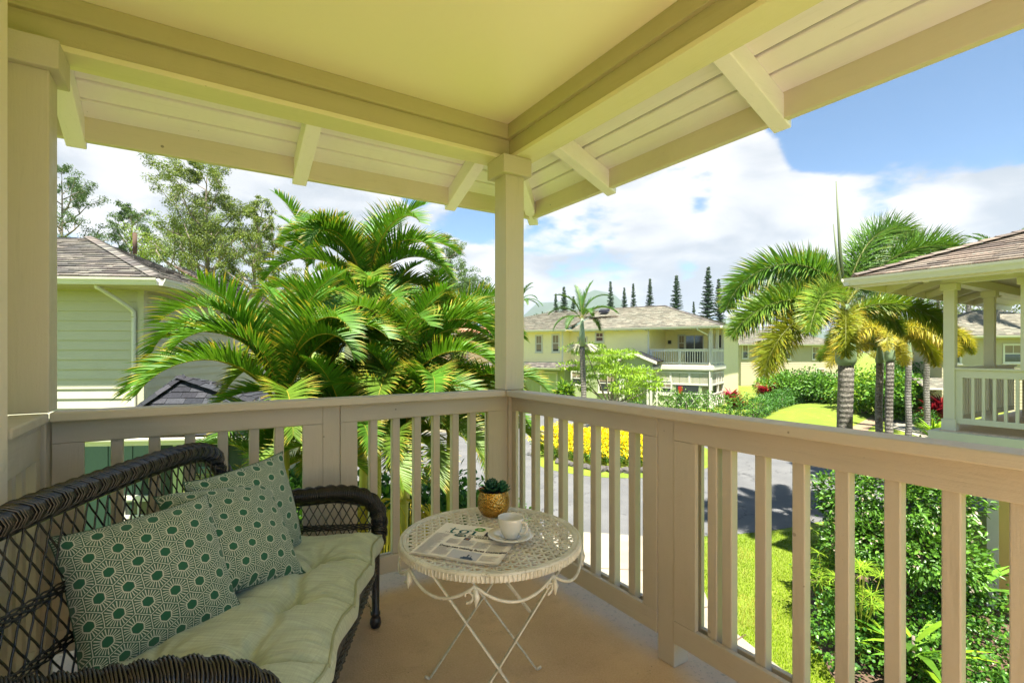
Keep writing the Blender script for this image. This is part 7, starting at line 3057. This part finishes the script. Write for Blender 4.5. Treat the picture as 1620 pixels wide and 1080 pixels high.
for k, (px, dep, hh, ww, lab) in enumerate(((500, 8.6, 2.2, 2.0, "dense dark shrub under the left side of the areca clump"), (575, 8.2, 2.0, 1.8, "dense dark shrub in the middle under the areca clump"),
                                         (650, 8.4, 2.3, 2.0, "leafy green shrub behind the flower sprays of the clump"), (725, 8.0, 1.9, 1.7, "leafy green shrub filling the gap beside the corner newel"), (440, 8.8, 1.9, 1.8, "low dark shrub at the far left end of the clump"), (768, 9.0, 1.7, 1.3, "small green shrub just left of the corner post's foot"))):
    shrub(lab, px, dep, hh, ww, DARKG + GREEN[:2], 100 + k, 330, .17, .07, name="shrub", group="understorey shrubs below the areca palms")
TI = "red ti plants in the beds"
for k, (px, dep, hh, lab) in enumerate(((1160, 31.5, 1.5, "crimson ti plant at the corner of the lower balcony"), (1213, 35.5, 1.9, "crimson ti plant beside the foxtail's hanging yellow frond"), (1063, 33.4, 1.0, "small orange red ti plant by the lower porch rail"),
                                     (1318, 35.5, 2.4, "pink red ti plant just left of the big foxtail trunk"), (1433, 31, 2.0, "red ti plant between the small foxtail trunks"), (1478, 25.5, 2.3, "bright pink ti plant left of the neighbour's balcony"))):
    t = grassy_plant("ti_plant", lab, "plant", on_ground(px, dep), 150, hh * .62, .13, RED if k != 2 else [(0.35, .06, .03), (.2, .1, .03), (.4, .1, .05)], .8, 70 + k, .55, False, TI, up0=.75)
    # several heads at different heights
    for j in range(2):
        src = [c for c in t.children if c.name.startswith("leaves")][0]
        c2 = src.copy()
        COL.objects.link(c2)
        c2.parent = t
        c2.location = (rng.uniform(-.45, .45), rng.uniform(-.45, .45), -.25 + .5 * j)
        c2.rotation_euler = (0, 0, 1 + j * 2.1)
grassy_plant("bromeliad", "pale pink spiky bromeliad beside the bright ti plant", "plant", on_ground(1464, 26.5) + Vector((0, 0, .9)), 90, .95, .05, [(.42, .24, .17), (.5, .33, .22), (.35, .2, .12)], .8, 91, .4)
grassy_plant("fern", "bright green fern at the foot of the neighbour's balcony", "plant", on_ground(1477, 21.5), 110, 1.0, .09, LIME, .8, 92, .6)

# feathery lime tree before the porch
base = on_ground(967, 24)
t = thing("feathery_tree", "small feathery tree with flat layers of lime green leaves by the porch", "tree", tuple(base))
zb = base.z
lay = [(925, 545 + 6, 1.0, .22), (905, 578, .7, .16), (948, 562, 1.0, .22), (985, 560, .85, .2), (940, 590, .9, .24), (968, 582, .9, .25), (1000, 590, 1.2, .28), (985, 612, .8, .25), (1025, 603, .85, .2), (1000, 625, .7, .25), (925, 610, .55, .2), (1035, 612, .5, .15), (955, 575, .7, .2)]
blobs = []
for px, py, rx, rz in lay:
    d_ = 24 + rng.uniform(-.7, .7)
    p = at(px, d_, hz(py, d_))
    blobs.append(((p.x, p.y, p.z), (rx, rx, rz)))
foliage(t, blobs, 480, 77, .17, .045, LIME, "leaf", shell=.3, name="crown")
tm = MB()
fork = base + Vector((0, 0, 1.0))
tm.tube([base, base + Vector((0.05, 0, .5)), fork], [.08, .07, .06], 8)
tm.build("trunk", M["bark"], t, smooth=True)
twigs(t, fork, [Vector(b[0]) for b in blobs], .045, "limbs")


# broadleaf trees on the skyline ----------------------------------------
def skyline_tree(label, px, dep, py_top, py_base, width_px, seed, palette, open_=0.5, nl=9000, ls=0.30, lean=0.0, bare=0, group="open crowned trees behind the left roofs"):
    r = random.Random(seed)
    base = on_ground(px, dep)
    top = hz(py_top, dep)
    h = top - base.z
    wm = width_px / PXF * dep
    t = thing("skyline_tree", label, "tree", tuple(base), 0, group)
    mb = MB()
    tips = []
    z0 = max(0.15, (hz(py_base, dep) - base.z) / h - .25)

    def branch(p, d_, L, rad, lvl):
        n = 5
        pts = [p]
        q = p.copy()
        dd = d_.copy()
        for i in range(n):
            dd = (dd + Vector((r.uniform(-.25, .25), r.uniform(-.25, .25), r.uniform(-.05, .2)))).normalized()
            q = q + dd * L / n
            pts.append(q.copy())
        mb.tube(pts, [rad * (1 - .7 * i / n) for i in range(n + 1)], 5 if lvl else 8, cap=False)
        if lvl >= 2:
            tips.append((pts[-1], L))
            tips.append((pts[3], L))
            return
        for k in range(4 if lvl == 0 else 3):
            i = r.randint(2, n)
            a = r.uniform(0, 2 * PI)
            side = Vector((math.cos(a), math.sin(a), r.uniform(.1, .8))).normalized()
            branch(pts[i], (dd * .5 + side * .8).normalized(), L * r.uniform(.45, .65), rad * .45, lvl + 1)
        tips.append((pts[-1], L * .6))
    # leader with side limbs
    pts = []
    for i in range(9):
        pts.append(Vector((lean * wm * (i / 8) ** 2 + r.uniform(-.02, .02) * h * .3, r.uniform(-.02, .02) * h * .2, h * i / 8 * .96)))
    pts = [p.x * RT + p.y * FW + Vector((0, 0, p.z)) for p in pts]
    mb.tube(pts, [0.028 * h * (1 - .9 * i / 8) * .55 for i in range(9)], 8, cap=False)
    nb = 24
    nl = int(nl * 3.4)
    ls = ls * .60
    for k in range(nb):
        f_ = z0 + (0.97 - z0) * (k + .5) / nb
        i = min(7, int(f_ * 8))
        p = pts[i].lerp(pts[i + 1], f_ * 8 - i)
        a = k * 2.4 + r.uniform(-.4, .4)
        rel = (f_ - z0) / (1 - z0)
        L = wm * .5 * (0.55 + .65 * math.sin(PI * min(1, rel * .85 + .18))) * r.uniform(.7, 1.1)
        branch(p, (RT * math.cos(a) + FW * math.sin(a) + Vector((0, 0, r.uniform(.25, .9)))).normalized(), L, 0.008 * h * (1.2 - rel), 1)
    mb.build("trunk", M["bark"], t, smooth=True, world=False)
    rn = np.random.default_rng(seed)
    if bare < 1:
        tp = [x for x in tips if r.random() > bare]
        per = max(4, nl // len(tp))
        cen = np.repeat(np.array([x[0] for x in tp]), per, axis=0)
        rad = np.repeat(np.array([min(x[1] * .36, wm * .10) for x in tp]), per)
        P = cen + rand_dirs(len(cen), rn) * (rad * rn.random(len(cen)) ** .5)[:, None] * np.array([1, 1, .62])
        D = rand_dirs(len(P), rn)
        D[:, 2] -= .25
        C = np.array(palette)[rn.integers(0, len(palette), len(P))] * rn.uniform(.75, 1.25, (len(P), 1))
        me = leaves_mesh("crown", P, D, rand_dirs(len(P), rn, .8), ls * rn.uniform(.7, 1.3, len(P)), ls * .34 * rn.uniform(.7, 1.3, len(P)), C, M["leaf"])
        o = bpy.data.objects.new("crown", me)
        COL.objects.link(o)
        o.parent = t
        o["kind"] = "stuff"
    return t


OLIVE = [(0.092, 0.140, 0.031), (0.129, 0.182, 0.033), (0.166, 0.232, 0.041), (0.221, 0.274, 0.041)]
DOLIVE = [(0.061, 0.122, 0.040), (0.086, 0.157, 0.043), (0.115, 0.182, 0.048)]
skyline_tree("dark leafy tree half hidden behind the wide left post", 98, 44, 272, 395, 110, 1, DOLIVE, nl=4200)
skyline_tree("small open tree with a bare leader above the left roof", 207, 50, 322, 415, 84, 2, DOLIVE, nl=3200, bare=.25, ls=.34)
skyline_tree("tallest open crowned tree in the middle of the left skyline", 326, 42, 262, 420, 140, 3, OLIVE, nl=9500, ls=.30)
skyline_tree("thin half bare tree just right of the tallest skyline tree", 395, 40, 312, 440, 80, 4, OLIVE, nl=2400, bare=.45, lean=.25)
skyline_tree("small olive tree behind the areca clump's left fans", 432, 44, 345, 450, 70, 5, OLIVE, nl=3000)
skyline_tree("low bright tree behind the ridge of the left house", 300, 46, 372, 430, 150, 6, OLIVE + LIME[:1], nl=5500)
skyline_tree("round dark tree left of the corner post above the palms", 706, 48, 378, 470, 78, 7, DOLIVE, nl=3600)
skyline_tree("dark tree right beside the corner post behind the palms", 745, 44, 450, 540, 110, 8, DOLIVE, nl=4200)
skyline_tree("dark tree seen behind the low roofs left of the pines", 858, 110, 500, 545, 40, 9, DOLIVE, nl=2600, ls=.7, group="trees far behind the yellow house")
skyline_tree("leafy tree far behind the right hand roofs", 1560, 60, 425, 520, 120, 10, OLIVE, nl=4500, ls=.4, group="trees far behind the yellow house")
skyline_tree("leafy tree behind the gap between yellow house and foxtails", 1400, 60, 470, 560, 150, 12, DOLIVE, nl=5000, ls=.4, group="trees far behind the yellow house")


# norfolk pines ----------------------------------------------------------
def pine_mesh(name, seed):
    r = random.Random(seed)
    mb = MB()
    mb.col = (0.10, 0.08, 0.06)
    H = 1.0
    mb.tube([Vector((0, 0, H * i / 6)) for i in range(7)], [0.011 * (1 - .9 * i / 6) for i in range(7)], 6, cap=False)
    lv = 36
    for k in range(lv):
        f_ = 0.10 + 0.88 * k / (lv - 1)
        L = 0.115 * (1 - f_) ** 0.8 * r.uniform(.75, 1.15) + 0.008
        nb = 8
        for b in range(nb):
            a = 2 * PI * b / nb + k * .5 + r.uniform(-.15, .15)
            e = Vector((math.cos(a), math.sin(a), 0))
            s = Vector((-e.y, e.x, 0))
            z = H * f_ + r.uniform(-.012, .012)
            n = max(3, int(L / .011))
            for i in range(n):
                g = (i + .6) / n
                c = e * L * g + Vector((0, 0, z + L * (.22 * g - .02)))
                w_ = 0.0165 * (1.1 - .5 * g) * r.uniform(.8, 1.2)
                mb.col = jitter_col(r.choice([(0.036, 0.074, 0.040), (0.050, 0.092, 0.046), (0.026, 0.056, 0.032)]), .2, r)
                up_ = Vector((0, 0, 1)) * w_ * .55
                q = e * L / n * .75
                mb.add([c - q - s * w_ * .2, c + s * w_ - up_ * .2, c + q, c - s * w_ - up_ * .2, c + up_, c - up_ * .9], [(0, 1, 4), (1, 2, 4), (2, 3, 4), (3, 0, 4), (1, 0, 5), (2, 1, 5), (3, 2, 5), (0, 3, 5)])
    return mb.mesh(name, M["leaf"])


pines = [pine_mesh("norfolk_pine", s) for s in (1, 2, 3)]
PL = [(882, 464, 1.0, "slim norfolk pine leftmost over the low roof"), (893.4, 453, 1.15, "dense norfolk pine beside the slender palm's left fronds"), (905.5, 468, 1.1, "short norfolk pine hidden behind the slender palm's crown"),
      (966.9, 445, 1.0, "norfolk pine just right of the slender palm's crown"), (989.3, 454, .95, "first of the two close norfolk pines over the ridge"), (1004.2, 448, .9, "second of the two close norfolk pines over the ridge"),
      (1027, 440, 1.0, "norfolk pine standing alone left of the roof peak"), (1069, 434, 1.25, "open norfolk pine directly above the roof peak"), (1098.6, 477, .9, "tiny norfolk pine low behind the ridge"),
      (1118.6, 422, 1.3, "tallest norfolk pine right of the roof peak"), (1139.5, 441, 1.15, "norfolk pine close on the right of the tallest one"), (1163, 494, .9, "tiny pine tip at the ridge's right end"),
      (846, 498, .9, "small distant pine nearest the corner post"), (856, 492, .9, "small distant pine second from the corner post"), (838, 502, .9, "tiny distant pine touching the corner post")]
for k, (px, py, wf, lab) in enumerate(PL):
    dep = 120 if k < 12 else 150
    if k in (1, 2):
        dep = 95
    base = on_ground(px, dep)
    h = hz(py, dep) - base.z
    t = thing("norfolk_pine", lab, "pine tree", tuple(base), 0, "norfolk pines on the skyline")
    o = bpy.data.objects.new("crown", pines[k % 3])
    COL.objects.link(o)
    o.parent = t
    o.scale = (h * .95 * wf, h * .95 * wf, h)
    o.rotation_euler = (rng.uniform(-.03, .03), rng.uniform(-.03, .03), k * 1.3)
# ------------------------------------------------------------------ the air
HAZE = 1.4e-4
hzb = MB()
c_ = CAM + FW * 1200
hzb.box(c_.x - 4600, c_.x + 4600, c_.y - 4600, c_.y + 4600, -4.2, 400)
m = bpy.data.materials.new("haze_air")
m.use_nodes = True
t_ = m.node_tree
for n in list(t_.nodes):
    t_.nodes.remove(n)
ou = t_.nodes.new("ShaderNodeOutputMaterial")
pvv = t_.nodes.new("ShaderNodeVolumePrincipled")
pvv.inputs["Color"].default_value = (0.78, 0.88, 1.0, 1)
pvv.inputs["Density"].default_value = HAZE
pvv.inputs["Anisotropy"].default_value = 0.2
t_.links.new(pvv.outputs[0], ou.inputs["Volume"])
ho_ = hzb.build("haze", m)
ho_["kind"] = "stuff"
